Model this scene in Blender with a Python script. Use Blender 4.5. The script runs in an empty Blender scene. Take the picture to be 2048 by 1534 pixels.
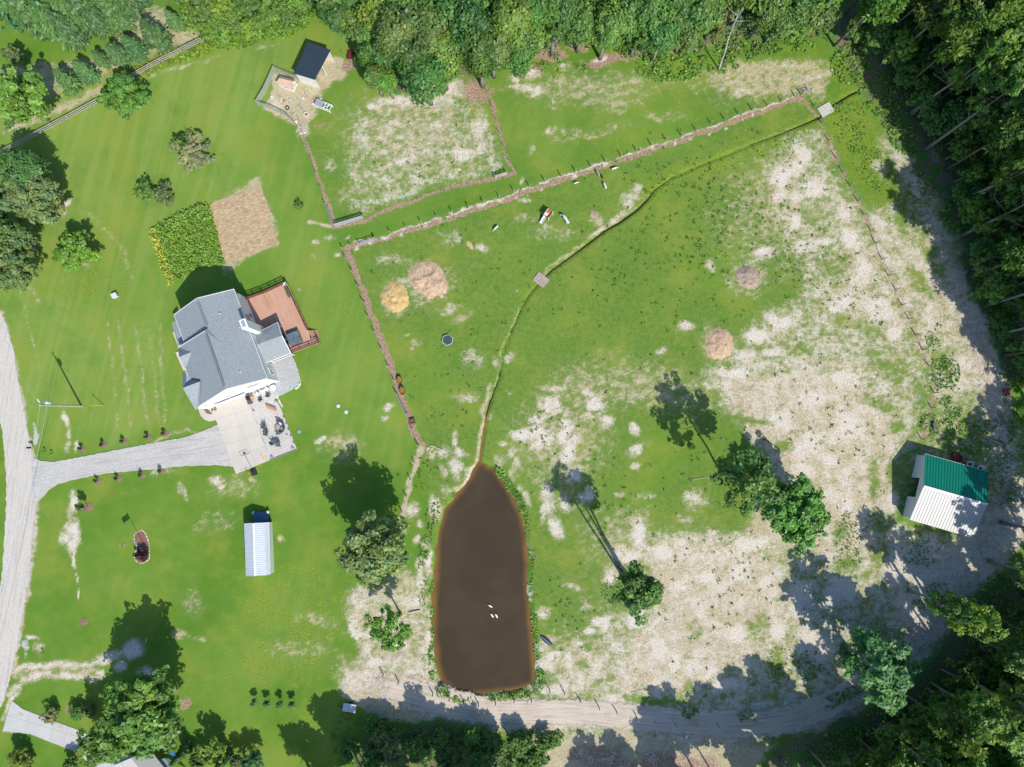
import bpy, bmesh, math, random
import numpy as np
from mathutils import Vector, Matrix
rnd = random.Random(7)
RNG = np.random.default_rng(11)
C = bpy.context.scene.collection
R = math.radians

# ------------------------------------------------------------------ camera, sky, sun
F, H = 1422.0, 115.0                         # focal length in photo pixels, drone height in metres
TH = math.atan((860 - 767) / F)              # the drone looks almost straight down
cam = bpy.data.objects.new('camera', bpy.data.cameras.new('camera'))
C.objects.link(cam)
cam.data.sensor_width = 36.0
cam.data.lens = 36.0 * F / 2048
cam.data.clip_end = 3000
cam.location = (0, 0, H)
cam.rotation_euler = (TH, 0, 0)
bpy.context.scene.camera = cam

SUN_EL, SUN_AZ = R(47.5), math.atan2(0.5, -0.865)   # azimuth measured from +Y towards +X
w = bpy.data.worlds.new('World')
bpy.context.scene.world = w
w.use_nodes = True
sky = w.node_tree.nodes.new('ShaderNodeTexSky')
sky.sky_type = 'NISHITA'
sky.sun_disc = False
sky.sun_elevation = SUN_EL
sky.sun_rotation = SUN_AZ
bgn = w.node_tree.nodes['Background']
bgn.inputs[1].default_value = 0.15
hs = w.node_tree.nodes.new('ShaderNodeHueSaturation')
hs.inputs['Saturation'].default_value = 1.25
w.node_tree.links.new(sky.outputs[0], hs.inputs['Color'])
w.node_tree.links.new(hs.outputs[0], bgn.inputs[0])
sl = bpy.data.lights.new('sun', 'SUN')
sl.energy = 4.3
sl.angle = R(0.53)
sl.color = (1.0, 0.95, 0.86)
so = bpy.data.objects.new('sun', sl)
C.objects.link(so)
sd = Vector((math.sin(SUN_AZ) * math.cos(SUN_EL), math.cos(SUN_AZ) * math.cos(SUN_EL), math.sin(SUN_EL)))
so.rotation_euler = sd.to_track_quat('Z', 'Y').to_euler()
so.location = (60, -90, 150)
vs = bpy.context.scene.view_settings
vs.view_transform = 'Standard'
vs.look = 'None'
vs.exposure = 0.12
vs.gamma = 1.0
cy = bpy.context.scene.cycles
cy.max_bounces = 6
cy.diffuse_bounces = 4
cy.transparent_max_bounces = 4

# ------------------------------------------------------------------ helpers
ct, st_ = math.cos(TH), math.sin(TH)
def P(px, py, z=0.0):
    """the world point at height z that stands at this point of the photograph"""
    x = (px - 1024) / F; y = -(py - 767) / F
    yw = y * ct + st_; zw = y * st_ - ct
    t = (H - z) / (-zw)
    return Vector((x * t, yw * t, z))
def pix(X, Y):
    """photo pixels of ground points (arrays)"""
    zc = -H
    y = Y * ct + zc * st_; z = -Y * st_ + zc * ct
    return 1024 + F * X / (-z), 767 - F * y / (-z)
def srgb(r, g, b):
    f = lambda c: c / 12.92 if c <= 0.04045 else ((c + 0.055) / 1.055) ** 2.4
    return (f(r / 255), f(g / 255), f(b / 255))

def tag(o, label=None, cat=None, group=None, kind=None):
    if label: o['label'] = label
    if cat: o['category'] = cat
    if group: o['group'] = group
    if kind: o['kind'] = kind
    return o
def thing(name, loc, label, cat, group=None, rz=0.0):
    o = bpy.data.objects.new(name, None)
    C.objects.link(o)
    o.location = loc
    o.rotation_euler = (0, 0, rz)
    o.empty_display_size = 0.3
    return tag(o, label, cat, group)
def copy_tree(o, parent=None):
    c = o.copy(); C.objects.link(c)
    if parent: c.parent = parent
    for ch in list(o.children): copy_tree(ch, c)
    return c

class MB:
    """collects simple shapes into one mesh"""
    def __init__(s, org=(0, 0, 0)):
        s.v = []; s.f = []; s.o = Vector(org); s.mi = []
    def add(s, vs_, fs, mi=0):
        n = len(s.v)
        s.v += [tuple(Vector(p) - s.o) for p in vs_]
        s.f += [tuple(i + n for i in f) for f in fs]
        s.mi += [mi] * len(fs)
        return s
    def box(s, c, d, rz=0.0, mi=0, tilt=None):
        m = Matrix.Rotation(rz, 3, 'Z')
        if tilt: m = m @ Matrix.Rotation(tilt[0], 3, 'X') @ Matrix.Rotation(tilt[1], 3, 'Y')
        c = Vector(c); x, y, z = d[0] / 2, d[1] / 2, d[2] / 2
        vs_ = [c + m @ Vector(q) for q in ((-x,-y,-z),(x,-y,-z),(x,y,-z),(-x,y,-z),(-x,-y,z),(x,-y,z),(x,y,z),(-x,y,z))]
        return s.add(vs_, [(0,3,2,1),(4,5,6,7),(0,1,5,4),(1,2,6,5),(2,3,7,6),(3,0,4,7)], mi)
    def prism(s, pts, z0, z1, mi=0):
        """vertical prism over a polygon (any winding); z1 may be a list"""
        p = [(q[0], q[1]) for q in pts]
        a = sum(p[i][0] * p[(i+1) % len(p)][1] - p[(i+1) % len(p)][0] * p[i][1] for i in range(len(p)))
        zt = list(z1) if hasattr(z1, '__len__') else [z1] * len(p)
        if a < 0: p = p[::-1]; zt = zt[::-1]
        n = len(p)
        vs_ = [(x, y, z0) for x, y in p] + [(p[i][0], p[i][1], zt[i]) for i in range(n)]
        fs = [tuple(range(n - 1, -1, -1)), tuple(range(n, 2 * n))] + [(i, (i+1) % n, n + (i+1) % n, n + i) for i in range(n)]
        return s.add(vs_, fs, mi)
    def slab(s, pts, t, mi=0):
        """a plate of thickness t hanging under the 3D polygon pts"""
        p = [Vector(q) for q in pts]
        nrm = sum(((p[i]).cross(p[(i+1) % len(p)]) for i in range(len(p))), Vector())
        if nrm.z < 0: p = p[::-1]
        n = len(p)
        vs_ = p + [q - Vector((0, 0, t)) for q in p]
        fs = [tuple(range(n)), tuple(range(2*n - 1, n - 1, -1))] + [(i, n + i, n + (i+1) % n, (i+1) % n) for i in range(n)]
        return s.add(vs_, fs, mi)
    def tube(s, pts, rad, n=8, mi=0, cap=True):
        p = [Vector(q) for q in pts]
        rad = list(rad) if hasattr(rad, '__len__') else [rad] * len(p)
        vs_ = []; fs = []
        for i, q in enumerate(p):
            d = (p[min(i+1, len(p)-1)] - p[max(i-1, 0)])
            d = d.normalized() if d.length > 1e-9 else Vector((0, 0, 1))
            a = d.orthogonal().normalized() if abs(d.z) > .99 else d.cross(Vector((0, 0, 1))).normalized()
            b = d.cross(a)
            for k in range(n):
                t = 2 * math.pi * k / n
                vs_.append(q + (a * math.cos(t) + b * math.sin(t)) * rad[i])
        for i in range(len(p) - 1):
            for k in range(n):
                fs.append((i*n + k, i*n + (k+1) % n, (i+1)*n + (k+1) % n, (i+1)*n + k))
        if cap:
            fs.append(tuple(range(n - 1, -1, -1))); fs.append(tuple(range((len(p)-1)*n, len(p)*n)))
        return s.add(vs_, fs, mi)
    def bar(s, a, b, w_, h_, mi=0):
        """a square bar between two points (w_ wide, h_ high)"""
        a = Vector(a); b = Vector(b); d = (b - a)
        sd_ = d.cross(Vector((0, 0, 1)))
        sd_ = sd_.normalized() if sd_.length > 1e-6 else Vector((1, 0, 0))
        up = sd_.cross(d).normalized()
        vs_ = [q + sd_ * (w_/2*i) + up * (h_/2*j) for q in (a, b) for i, j in ((-1,-1),(1,-1),(1,1),(-1,1))]
        return s.add(vs_, [(0,1,2,3),(7,6,5,4),(0,4,5,1),(1,5,6,2),(2,6,7,3),(3,7,4,0)], mi)
    def lathe(s, c, prof, n=16, sx=1.0, sy=1.0, rz=0.0, mi=0):
        c = Vector(c); vs_ = []; fs = []
        cr, sr = math.cos(rz), math.sin(rz)
        for r_, z in prof:
            for k in range(n):
                t = 2 * math.pi * k / n
                x, y = r_ * math.cos(t) * sx, r_ * math.sin(t) * sy
                vs_.append(c + Vector((x * cr - y * sr, x * sr + y * cr, z)))
        for i in range(len(prof) - 1):
            for k in range(n):
                fs.append((i*n + k, i*n + (k+1) % n, (i+1)*n + (k+1) % n, (i+1)*n + k))
        fs.append(tuple(range(n - 1, -1, -1))); fs.append(tuple(range((len(prof)-1)*n, len(prof)*n)))
        return s.add(vs_, fs, mi)
    def mesh(s, name, mats):
        me = bpy.data.meshes.new(name)
        me.from_pydata(s.v, [], s.f)
        for m in (mats if isinstance(mats, (list, tuple)) else [mats]): me.materials.append(m)
        if any(s.mi): me.polygons.foreach_set('material_index', s.mi)
        me.update()
        return me
    def build(s, name, mats, parent=None, smooth=False):
        me = s.mesh(name, mats)
        if smooth: me.shade_smooth()
        o = bpy.data.objects.new(name, me)
        C.objects.link(o)
        if parent: o.parent = parent
        else: o.location = s.o
        return o
def solo(name, mb, mats, label, cat, group=None, smooth=False):
    return tag(mb.build(name, mats, None, smooth), label, cat, group)
def structure(o): return tag(o, kind='structure')

def fast_mesh(name, v, f, mats):
    """numpy arrays v (n,3), f (m,k) into a mesh"""
    me = bpy.data.meshes.new(name)
    v = np.asarray(v, np.float32); f = np.asarray(f, np.int32)
    m, k = f.shape
    me.vertices.add(len(v)); me.vertices.foreach_set('co', v.ravel())
    me.loops.add(m * k); me.loops.foreach_set('vertex_index', f.ravel())
    me.polygons.add(m)
    me.polygons.foreach_set('loop_start', np.arange(0, m * k, k, dtype=np.int32))
    me.polygons.foreach_set('loop_total', np.full(m, k, np.int32))
    for x in (mats if isinstance(mats, (list, tuple)) else [mats]): me.materials.append(x)
    me.update(calc_edges=True); me.validate()
    return me
def set_attr(me, name, rgba):
    a = me.attributes.new(name, 'FLOAT_COLOR', 'POINT')
    a.data.foreach_set('color', np.asarray(rgba, np.float32).ravel())

_NT = {}
def vnoise(x, y, scale, seed=0):
    """smooth value noise in 0..1, features about `scale` units"""
    g = np.random.default_rng(seed + 1000).random((256, 256))
    u, v_ = x / scale, y / scale
    iu, iv = np.floor(u).astype(int), np.floor(v_).astype(int)
    fu, fv = u - iu, v_ - iv
    fu = fu * fu * (3 - 2 * fu); fv = fv * fv * (3 - 2 * fv)
    q = lambda a, b: g[a % 256, b % 256]
    return (q(iu, iv) * (1-fu) + q(iu+1, iv) * fu) * (1-fv) + (q(iu, iv+1) * (1-fu) + q(iu+1, iv+1) * fu) * fv
def fbm(x, y, scale, seed=0, oct=3):
    a = 0; t = 0
    for i in range(oct):
        a = a + vnoise(x, y, scale / 2**i, seed + i * 17) / 2**i; t += 1 / 2**i
    return a / t

# ------------------------------------------------------------------ materials
class NT:
    def __init__(s, name):
        s.m = bpy.data.materials.new(name); s.m.use_nodes = True
        s.t = s.m.node_tree; s.n = s.t.nodes; s.l = s.t.links
        s.b = s.n['Principled BSDF']
    def new(s, typ, **k):
        n = s.n.new(typ)
        for a, v_ in k.items(): setattr(n, a, v_)
        return n
    def val(s, sock, v_):
        if v_ is None: return
        if hasattr(v_, 'is_output'): s.l.new(v_, sock)
        elif hasattr(v_, '__len__') and len(v_) == 3 and sock.type == 'RGBA': sock.default_value = (*v_, 1)
        else: sock.default_value = v_
    def math(s, op, a, b=None, c=None):
        n = s.new('ShaderNodeMath', operation=op)
        for i, q in enumerate((a, b, c)):
            if q is not None: s.val(n.inputs[i], q)
        return n.outputs[0]
    def mix(s, f, a, b, mode='MIX'):
        n = s.new('ShaderNodeMix', data_type='RGBA', blend_type=mode)
        s.val(n.inputs[0], f); s.val(n.inputs[6], a); s.val(n.inputs[7], b)
        return n.outputs[2]
    def noise(s, vec, scale, detail=3, rough=.55, dist=0.0):
        n = s.new('ShaderNodeTexNoise')
        if vec is not None: s.l.new(vec, n.inputs['Vector'])
        n.inputs['Scale'].default_value = scale; n.inputs['Detail'].default_value = detail
        n.inputs['Roughness'].default_value = rough; n.inputs['Distortion'].default_value = dist
        return n.outputs[0]
    def ramp(s, v_, lo, hi, a=0.0, b=1.0):
        n = s.new('ShaderNodeMapRange', interpolation_type='SMOOTHSTEP')
        s.val(n.inputs[0], v_); s.val(n.inputs[1], lo); s.val(n.inputs[2], hi)
        n.inputs[3].default_value = a; n.inputs[4].default_value = b
        return n.outputs[0]
    def pos(s): return s.new('ShaderNodeNewGeometry').outputs['Position']
    def obj(s): return s.new('ShaderNodeTexCoord').outputs['Object']
    def mapping(s, vec, scale=(1,1,1), rot=(0,0,0)):
        if any(rot):                                  # turn first, then stretch
            r_ = s.new('ShaderNodeMapping'); s.l.new(vec, r_.inputs[0]); r_.inputs['Rotation'].default_value = tuple(-a for a in rot); vec = r_.outputs[0]
        n = s.new('ShaderNodeMapping'); s.l.new(vec, n.inputs[0]); n.inputs['Scale'].default_value = scale
        return n.outputs[0]
    def bump(s, h, strength=.4, dist=.03):
        n = s.new('ShaderNodeBump'); s.l.new(h, n.inputs['Height'])
        n.inputs['Strength'].default_value = strength; n.inputs['Distance'].default_value = dist
        s.l.new(n.outputs[0], s.b.inputs['Normal'])
_mats = {}
def M(name, col=None, rough=.7, var=.18, scale=3.0, metal=0.0, spec=.3, fine=None, stain=None, bump=0.0, stretch=(1,1,1)):
    """plain surface with large and fine colour variation"""
    if name in _mats: return _mats[name]
    t = NT(name)
    v_ = t.mapping(t.obj(), stretch)
    a = t.noise(v_, scale, 4, .6)
    c = t.mix(t.ramp(a, .3, .7), tuple(x * (1 - var) for x in col), tuple(min(1, x * (1 + var)) for x in col))
    f = t.noise(v_, fine or scale * 7, 2, .6)
    c = t.mix(.5, c, t.mix(t.ramp(f, .3, .7), tuple(x * (1 - var * 1.4) for x in col), tuple(min(1, x * (1 + var * 1.2)) for x in col)))
    if stain:
        g = t.noise(v_, stain[1], 5, .7)
        c = t.mix(t.ramp(g, stain[2], stain[2] + .12), c, stain[0])
    t.val(t.b.inputs['Base Color'], c)
    t.b.inputs['Roughness'].default_value = rough
    t.b.inputs['Metallic'].default_value = metal
    t.b.inputs['Specular IOR Level'].default_value = spec
    if bump: t.bump(f, bump)
    _mats[name] = t.m
    return t.m

# ------------------------------------------------------------------ the ground
def smooth(a, b, x):
    t = np.clip((x - a) / (b - a), 0, 1); return t * t * (3 - 2 * t)
def poly_sd(px, py, pts):
    """signed distance (inside positive) of points to a polygon, in pixels"""
    pts = np.array(pts, float); n = len(pts)
    d = np.full(px.shape, 1e9); inside = np.zeros(px.shape, bool)
    for i in range(n):
        x0, y0 = pts[i]; x1, y1 = pts[(i+1) % n]
        ex, ey = x1 - x0, y1 - y0
        t = np.clip(((px - x0) * ex + (py - y0) * ey) / (ex*ex + ey*ey + 1e-9), 0, 1)
        d = np.minimum(d, np.hypot(px - x0 - t * ex, py - y0 - t * ey))
        c = ((y0 > py) != (y1 > py)) & (px < (x1 - x0) * (py - y0) / (y1 - y0 + 1e-12) + x0)
        inside ^= c
    return np.where(inside, d, -d)
def line_d(px, py, pts):
    pts = np.array(pts, float); d = np.full(px.shape, 1e9)
    for i in range(len(pts) - 1):
        x0, y0 = pts[i]; x1, y1 = pts[i+1]
        ex, ey = x1 - x0, y1 - y0
        t = np.clip(((px - x0) * ex + (py - y0) * ey) / (ex*ex + ey*ey + 1e-9), 0, 1)
        d = np.minimum(d, np.hypot(px - x0 - t * ex, py - y0 - t * ey))
    return d

STEP = 0.26
xs = np.concatenate([[-1500, -500, -200, -130], np.arange(-104, 104.01, STEP), [130, 200, 500, 1500]])
ys = np.concatenate([[-1500, -500, -180, -110], np.arange(-82, 92.01, STEP), [110, 180, 500, 1500]])
GX, GY = np.meshgrid(xs, ys)
gx, gy = GX.ravel(), GY.ravel()
PX, PY = pix(np.clip(gx, -104, 104), np.clip(gy, -82, 92))
WX = PX + (fbm(gx, gy, 7, 1, 5) - .5) * 52
WY = PY + (fbm(gx, gy, 7, 2, 5) - .5) * 52
WX1 = PX + (fbm(gx, gy, 1.6, 3, 2) - .5) * 9
WY1 = PY + (fbm(gx, gy, 1.6, 4, 2) - .5) * 9
CH = {k: np.zeros(gx.shape) for k in 'STMYPGNBL'}
# S white sand, T tan dry ground, M brown mulch and litter, Y long yellow-green grass,
# P rough pasture, G grey gravel, N forest floor, B bluish lush weeds
def near(cx, cy, r):
    return np.nonzero((np.abs(PX - cx) < r) & (np.abs(PY - cy) < r))[0]
def blob(ch, cx, cy, rx, ry, val, rot=0, soft=.88):
    i = near(cx, cy, max(rx, ry) * 1.6 + 40)
    a = R(rot); dx, dy = WX[i] - cx, WY[i] - cy
    u = (dx * math.cos(a) + dy * math.sin(a)) / rx; v_ = (-dx * math.sin(a) + dy * math.cos(a)) / ry
    m = val * smooth(1.35, 1 - soft, np.hypot(u, v_))
    CH[ch][i] = np.maximum(CH[ch][i], m) if val > 0 else CH[ch][i] * (1 + m)
def blobs(ch, val, *rows):
    for r_ in rows: blob(ch, r_[0], r_[1], r_[2], r_[3], r_[5] if len(r_) > 5 else val, r_[4] if len(r_) > 4 else 0)
def cut(ch, val, *rows):
    for c_ in ch: blobs(c_, -val, *rows)
def area(ch, val, pts, feather=14, warp=True):
    p = np.array(pts); cx, cy = (p.max(0) + p.min(0)) / 2; r_ = (p.max(0) - p.min(0)).max() / 2 + feather + 25
    i = near(cx, cy, r_)
    d = poly_sd(WX[i], WY[i], pts) if warp else poly_sd(PX[i], PY[i], pts)
    CH[ch][i] = np.maximum(CH[ch][i], val * smooth(-feather / 2, feather / 2, d))
def stroke(ch, val, pts, width, feather=6, warp=1):
    p = np.array(pts); cx, cy = (p.max(0) + p.min(0)) / 2; r_ = (p.max(0) - p.min(0)).max() / 2 + feather + width + 25
    i = near(cx, cy, r_)
    d = line_d((WX if warp == 2 else WX1)[i], (WY if warp == 2 else WY1)[i], pts)
    CH[ch][i] = np.maximum(CH[ch][i], val * smooth(width / 2 + feather / 2, width / 2 - feather / 2, d))

STREAM = [(1715,183),(1700,190),(1660,214),(1640,235),(1600,252),(1550,272),(1500,290),(1450,310),(1400,330),(1350,352),(1310,380),(1295,400),(1275,420),(1240,445),(1210,462),(1180,485),(1140,515),(1105,540),(1085,560),(1062,585),(1045,615),(1030,645),(1015,680),(1005,715),(1000,750),(990,780),(980,805),(972,835),(966,870),(961,905),(959,940)]
POND = [(950,940),(957,928),(967,928),(975,936),(988,938),(1003,960),(1022,990),(1040,1030),(1050,1075),(1055,1130),(1052,1170),(1060,1230),(1065,1290),(1068,1345),(1066,1368),(1035,1376),(1000,1382),(955,1390),(915,1386),(885,1367),(874,1330),(868,1270),(866,1200),(872,1130),(878,1060),(890,1020),(915,985),(940,960)]

TR = [(1790,285),(1822,330),(1858,400),(1885,470),(1905,560),(1935,640),(1962,710),(1985,790),(2000,880),(2010,960),(1995,1060),(1940,1150),(1870,1240),(1790,1320),(1700,1385),(1620,1425),(1540,1445),(1450,1448),(1350,1442),(1250,1432),(1130,1424),(1030,1424),(960,1420),(870,1400),(805,1382),(755,1372),(705,1368)]
def paint_ground():
    # paler mown lawn round the house and in the garden's north west
    area('L', .85, [(-80,230),(250,120),(560,60),(700,80),(560,240),(560,420),(420,470),(330,560),(330,700),(400,850),(230,900),(80,905),(-80,700)], 120)
    area('L', .5, [(600,250),(680,470),(760,700),(840,880),(800,940),(640,900),(600,700),(560,520),(560,300)], 60)
    blobs('L', .5, (620,1210,120,110), (560,1330,140,60), (250,1180,120,60,0,.35), (1150,250,180,70,0,.35), (640,1440,60,80))
    # rough pasture east of the fence
    area('P', .85, [(690,500),(1020,398),(1320,300),(1590,200),(1640,240),(1700,380),(1780,560),(1860,740),(1850,880),(1790,1080),(1740,1250),(1650,1400),(1450,1440),(1100,1390),(900,1380),(860,1000),(840,880),(770,700)], 24)
    area('P', .6, [(600,262),(690,110),(940,150),(985,200),(1028,347),(720,445),(668,450)], 20)
    area('P', .3, [(1000,150),(1400,165),(1600,190),(1030,390),(735,440),(1028,347)], 16)
    # long weedy grass along the stream and outside the fence
    stroke('Y', .75, STREAM[3:12], 40, 26, 2)
    stroke('Y', .6, STREAM[11:20], 16, 12)
    stroke('Y', .5, STREAM[18:27], 12, 9)
    stroke('B', .6, STREAM[18:27], 6, 6)
    stroke('T', .45, [(x - 4, y) for x, y in STREAM[20:28]], 3, 3)
    stroke('T', .6, [(x - 6, y - 5) for x, y in STREAM[12:19]], 5, 6)
    area('Y', .5, [(1400,165),(1480,120),(1600,100),(1680,150),(1760,230),(1800,330),(1760,420),(1700,360),(1640,240),(1600,190),(1500,205)], 30)
    area('Y', .75, [(1650,230),(1730,220),(1790,330),(1770,430),(1700,360)], 20)
    blobs('Y', .8, (1775,430,14,45,-18), (1800,450,20,30,-20,.6), (1340,130,80,30), (1110,150,25,30,0,.6))
    area('Y', .8, [(205,150),(300,120),(400,78),(540,50),(600,60),(520,90),(430,110),(330,145),(270,170)], 12)
    blobs('Y', .45, (500,900,90,80), (180,560,150,120,0,.3), (700,640,60,90,0,.35), (600,1230,160,140,0,.5), (560,1330,160,90,0,.4), (1330,220,90,30,0,.4), (1190,280,120,40,0,.35), (640,1460,60,90,0,.45))
    stroke('B', .8, [(1048,1100),(1052,1170),(1066,1280),(1075,1370),(960,1400),(890,1385)], 26, 16)
    blobs('B', .75, (1010,970,26,50,-35), (850,1300,16,50), (1880,745,45,50), (1870,860,50,40), (1840,830,30,60), (1100,1290,40,60,0,.5), (1490,920,50,60,0,.4), (1270,1180,60,55,0,.7), (1300,450,80,50,0,.35), (1440,420,60,40,0,.4), (1440,900,120,50,0,.35), (1215,1000,60,80,0,.3))
    # forest floor
    area('N', .9, [(1668,88),(1700,150),(1770,250),(1850,350),(1900,420),(1925,560),(1965,640),(2000,700),(2020,760),(2150,800),(2400,900),(2400,-200),(1640,-200),(1650,60)], 30)
    area('N', .9, [(640,-200),(650,30),(700,60),(740,150),(800,190),(900,150),(990,140),(1060,100),(1200,70),(1400,90),(1650,70),(1650,-200)], 24)
    area('N', .8, [(720,1460),(900,1450),(1010,1470),(1090,1500),(1090,1700),(640,1700)], 24)
    area('N', .9, [(1720,1410),(1830,1350),(1950,1210),(2060,1090),(2400,1000),(2400,1700),(1450,1700),(1560,1480)], 36)
    # orchard of conifers in the upper left corner
    area('T', .62, [(0,235),(80,200),(170,165),(330,110),(410,70),(330,10),(260,-20),(240,60),(180,110),(100,130),(40,120),(-20,130)], 24)
    area('M', .35, [(90,230),(190,180),(330,120),(380,80),(330,40),(260,110),(150,190)], 20)
    stroke('T', .75, [(10,260),(80,235),(200,180)], 14, 14)
    stroke('T', .5, [(300,155),(380,130),(440,112)], 5, 8)
    # brown worn line along the fences
    stroke('M', .92, [(597,262),(612,290),(625,320),(636,350),(648,385),(660,420),(668,450)], 8, 5)
    stroke('M', .8, [(668,456),(720,445),(760,425),(830,400),(900,375),(960,362),(1028,347)], 9, 5)
    stroke('M', .85, [(968,165),(985,215),(1000,270),(1015,320),(1028,347)], 8, 6)
    stroke('T', .9, [(620,443),(640,449),(668,455)], 6, 5)
    F1 = [(690,500),(720,493),(760,484),(840,459),(930,430),(1030,396),(1150,354),(1250,320),(1350,289),(1450,252),(1540,220),(1600,197)]
    stroke('M', .93, [(x + 2, y - 4) for x, y in F1], 11, 5)
    stroke('S', .75, [(x, y - 10) for x, y in F1], 2.5, 2.5)
    for i in range(18):
        blob('S', 1030 + 29.6 * i, 384 - 10.05 * i + 6, 5, 4, .6)
        if i < 11: blob('S', 1000 - 31 * i, 397 + 10.2 * i + 6, 7, 6, .7)
    F2 = [(694,500),(706,532),(722,575),(738,620),(758,670),(774,710),(789,750),(803,790),(816,830),(831,868),(843,890)]
    stroke('M', .93, F2, 12, 6)
    stroke('T', .9, [(843,888),(833,925),(822,960),(812,1000),(806,1040)], 10, 6)
    stroke('T', .6, [(806,1040),(795,1100),(785,1150),(770,1185)], 12, 10)
    stroke('M', .7, [(1606,196),(1640,245),(1672,318),(1702,376),(1730,432),(1752,488),(1780,555),(1805,612),(1832,672),(1860,735),(1868,790),(1850,850),(1842,885)], 9, 8)
    # paddock dirt
    area('T', .85, [(548,140),(600,150),(640,160),(660,115),(690,125),(700,150),(650,190),(640,215),(628,250),(600,250),(560,225),(520,210)], 14)
    blobs('B', .8, (590,215,22,14), (560,185,12,8))
    blobs('S', .6, (618,258,16,18), (556,196,22,18,0,.5), (648,140,20,26,0,.4))
    blobs('M', .8, (935,165,34,34), (960,185,20,28), (700,135,18,14), (628,200,16,10,0,.5))
    blobs('S', .72, (885,172,52,30,-12), (790,200,42,16), (850,190,40,12), (750,215,18,10))
    blobs('S', .62, (958,258,24,50,-12), (938,300,46,20,-10), (832,318,46,15,-12), (800,240,30,20,-20,.4), (730,340,60,20,0,.3), (840,378,40,12,-15,.5), (880,250,60,30,-15,.4), (700,350,20,12,0,.5), (655,330,10,14,0,.4), (900,330,50,20,0,.35), (780,395,60,12,-16,.4))
    area('S', .26, [(700,240),(940,190),(1000,300),(1010,335),(740,420),(670,400)], 40)
    blobs('M', .5, (705,350,18,10), (880,350,20,10), (650,250,20,8), (870,270,14,8))
    # edge of the woods behind the paddock
    blobs('M', .85, (1095,115,50,28,-10), (1060,150,30,20), (1215,125,60,18,-8), (1290,100,50,14), (1330,95,70,14,0,.6), (1150,95,50,18,0,.7), (1390,95,60,14,0,.5))
    blobs('S', .8, (1050,160,26,16), (1070,190,18,14,0,.6), (1203,122,14,7), (1130,140,20,12,0,.5), (1020,160,18,20,0,.5), (1040,185,60,10,0,.5))
    area('T', .62, [(1400,168),(1470,135),(1560,120),(1640,120),(1665,150),(1640,205),(1600,185),(1520,205),(1450,190)], 26)
    blobs('S', .55, (1500,190,20,8), (1480,195,14,8), (1620,155,30,6), (1560,135,20,8))
    blobs('T', .35, (1240,215,60,20,-10), (1180,265,90,12,-10), (1330,235,60,10), (1120,260,40,12))
    blobs('S', .4, (1100,255,10,8), (1060,290,8,14), (1046,355,6,10,0,.8), (1110,215,16,5))
    # middle pasture flecks
    blobs('S', .55, (1260,405,28,22,-30), (1225,435,40,10,-28), (1270,395,12,16), (1195,455,24,8,-35,.4), (960,488,12,12,0,.7), (900,470,30,14,0,.3), (1050,395,20,10,0,.35), (640,478,10,9,0,.5), (665,465,12,8,0,.45), (700,465,8,6,0,.5), (945,720,30,20,0,.35), (1010,720,14,12,0,.5), (985,730,10,14,0,.5), (925,795,30,14,0,.4), (790,520,40,16,0,.3), (810,560,20,10,0,.3), (900,620,30,10,0,.25), (1100,470,60,20,0,.22), (1040,440,30,10,0,.25))
    blobs('T', .6, (822,696,12,10), (805,676,9,5), (984,577,5,4), (1040,578,4,3), (920,640,30,12,-20,.3), (1010,780,8,6,0,.4), (945,530,30,10,0,.25))
    # wide sandy ground, north east
    area('S', .36, [(1520,330),(1570,280),(1650,275),(1700,370),(1760,480),(1800,590),(1840,690),(1850,760),(1700,720),(1560,720),(1480,660),(1600,560),(1560,470),(1530,400)], 50)
    blobs('S', .82, (1565,345,40,40), (1600,320,36,40), (1640,360,34,36), (1555,385,26,22), (1600,385,24,24), (1592,440,24,30), (1645,480,26,18), (1595,490,26,20), (1690,430,24,30,-20), (1705,480,30,40,-25), (1725,545,30,46,-30), (1700,590,36,30), (1672,610,30,22), (1760,610,26,46,-30), (1790,660,24,36,-20), (1520,510,26,10), (1430,530,10,14,0,.6), (1505,520,14,10,0,.5), (1560,640,36,22), (1510,660,34,20), (1545,692,44,16), (1600,700,50,14,0,.6), (1640,660,20,30,0,.5), (1370,664,20,11,0,.75), (1460,745,60,20), (1430,770,50,14,0,.6), (1490,700,30,26), (1320,700,16,10,0,.4))
    # central east sand
    area('S', .40, [(1400,745),(1480,715),(1600,690),(1700,705),(1800,720),(1840,790),(1830,870),(1790,930),(1740,960),(1640,975),(1560,970),(1520,900),(1470,850),(1430,800)], 40)
    area('T', .74, [(1420,760),(1500,745),(1600,740),(1700,760),(1780,800),(1800,870),(1760,940),(1660,970),(1570,960),(1530,900),(1480,850)], 36)
    blobs('S', .85, (1620,890,45,34), (1560,830,50,26), (1640,800,60,30), (1700,770,50,26), (1700,850,36,44), (1760,760,20,24), (1600,940,40,24), (1660,920,30,24))
    cut('ST', .9, (1775,738,42,36), (1765,812,40,16,20), (1565,885,30,22), (1755,948,22,40), (1765,1030,24,40), (1500,842,60,10,-10), (1440,880,60,36), (1600,690,40,16), (1740,660,30,20), (1690,640,20,14), (1670,530,40,30), (1570,580,40,30), (1630,420,26,26), (1690,330,18,60,-20), (1790,850,24,18))
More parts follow.
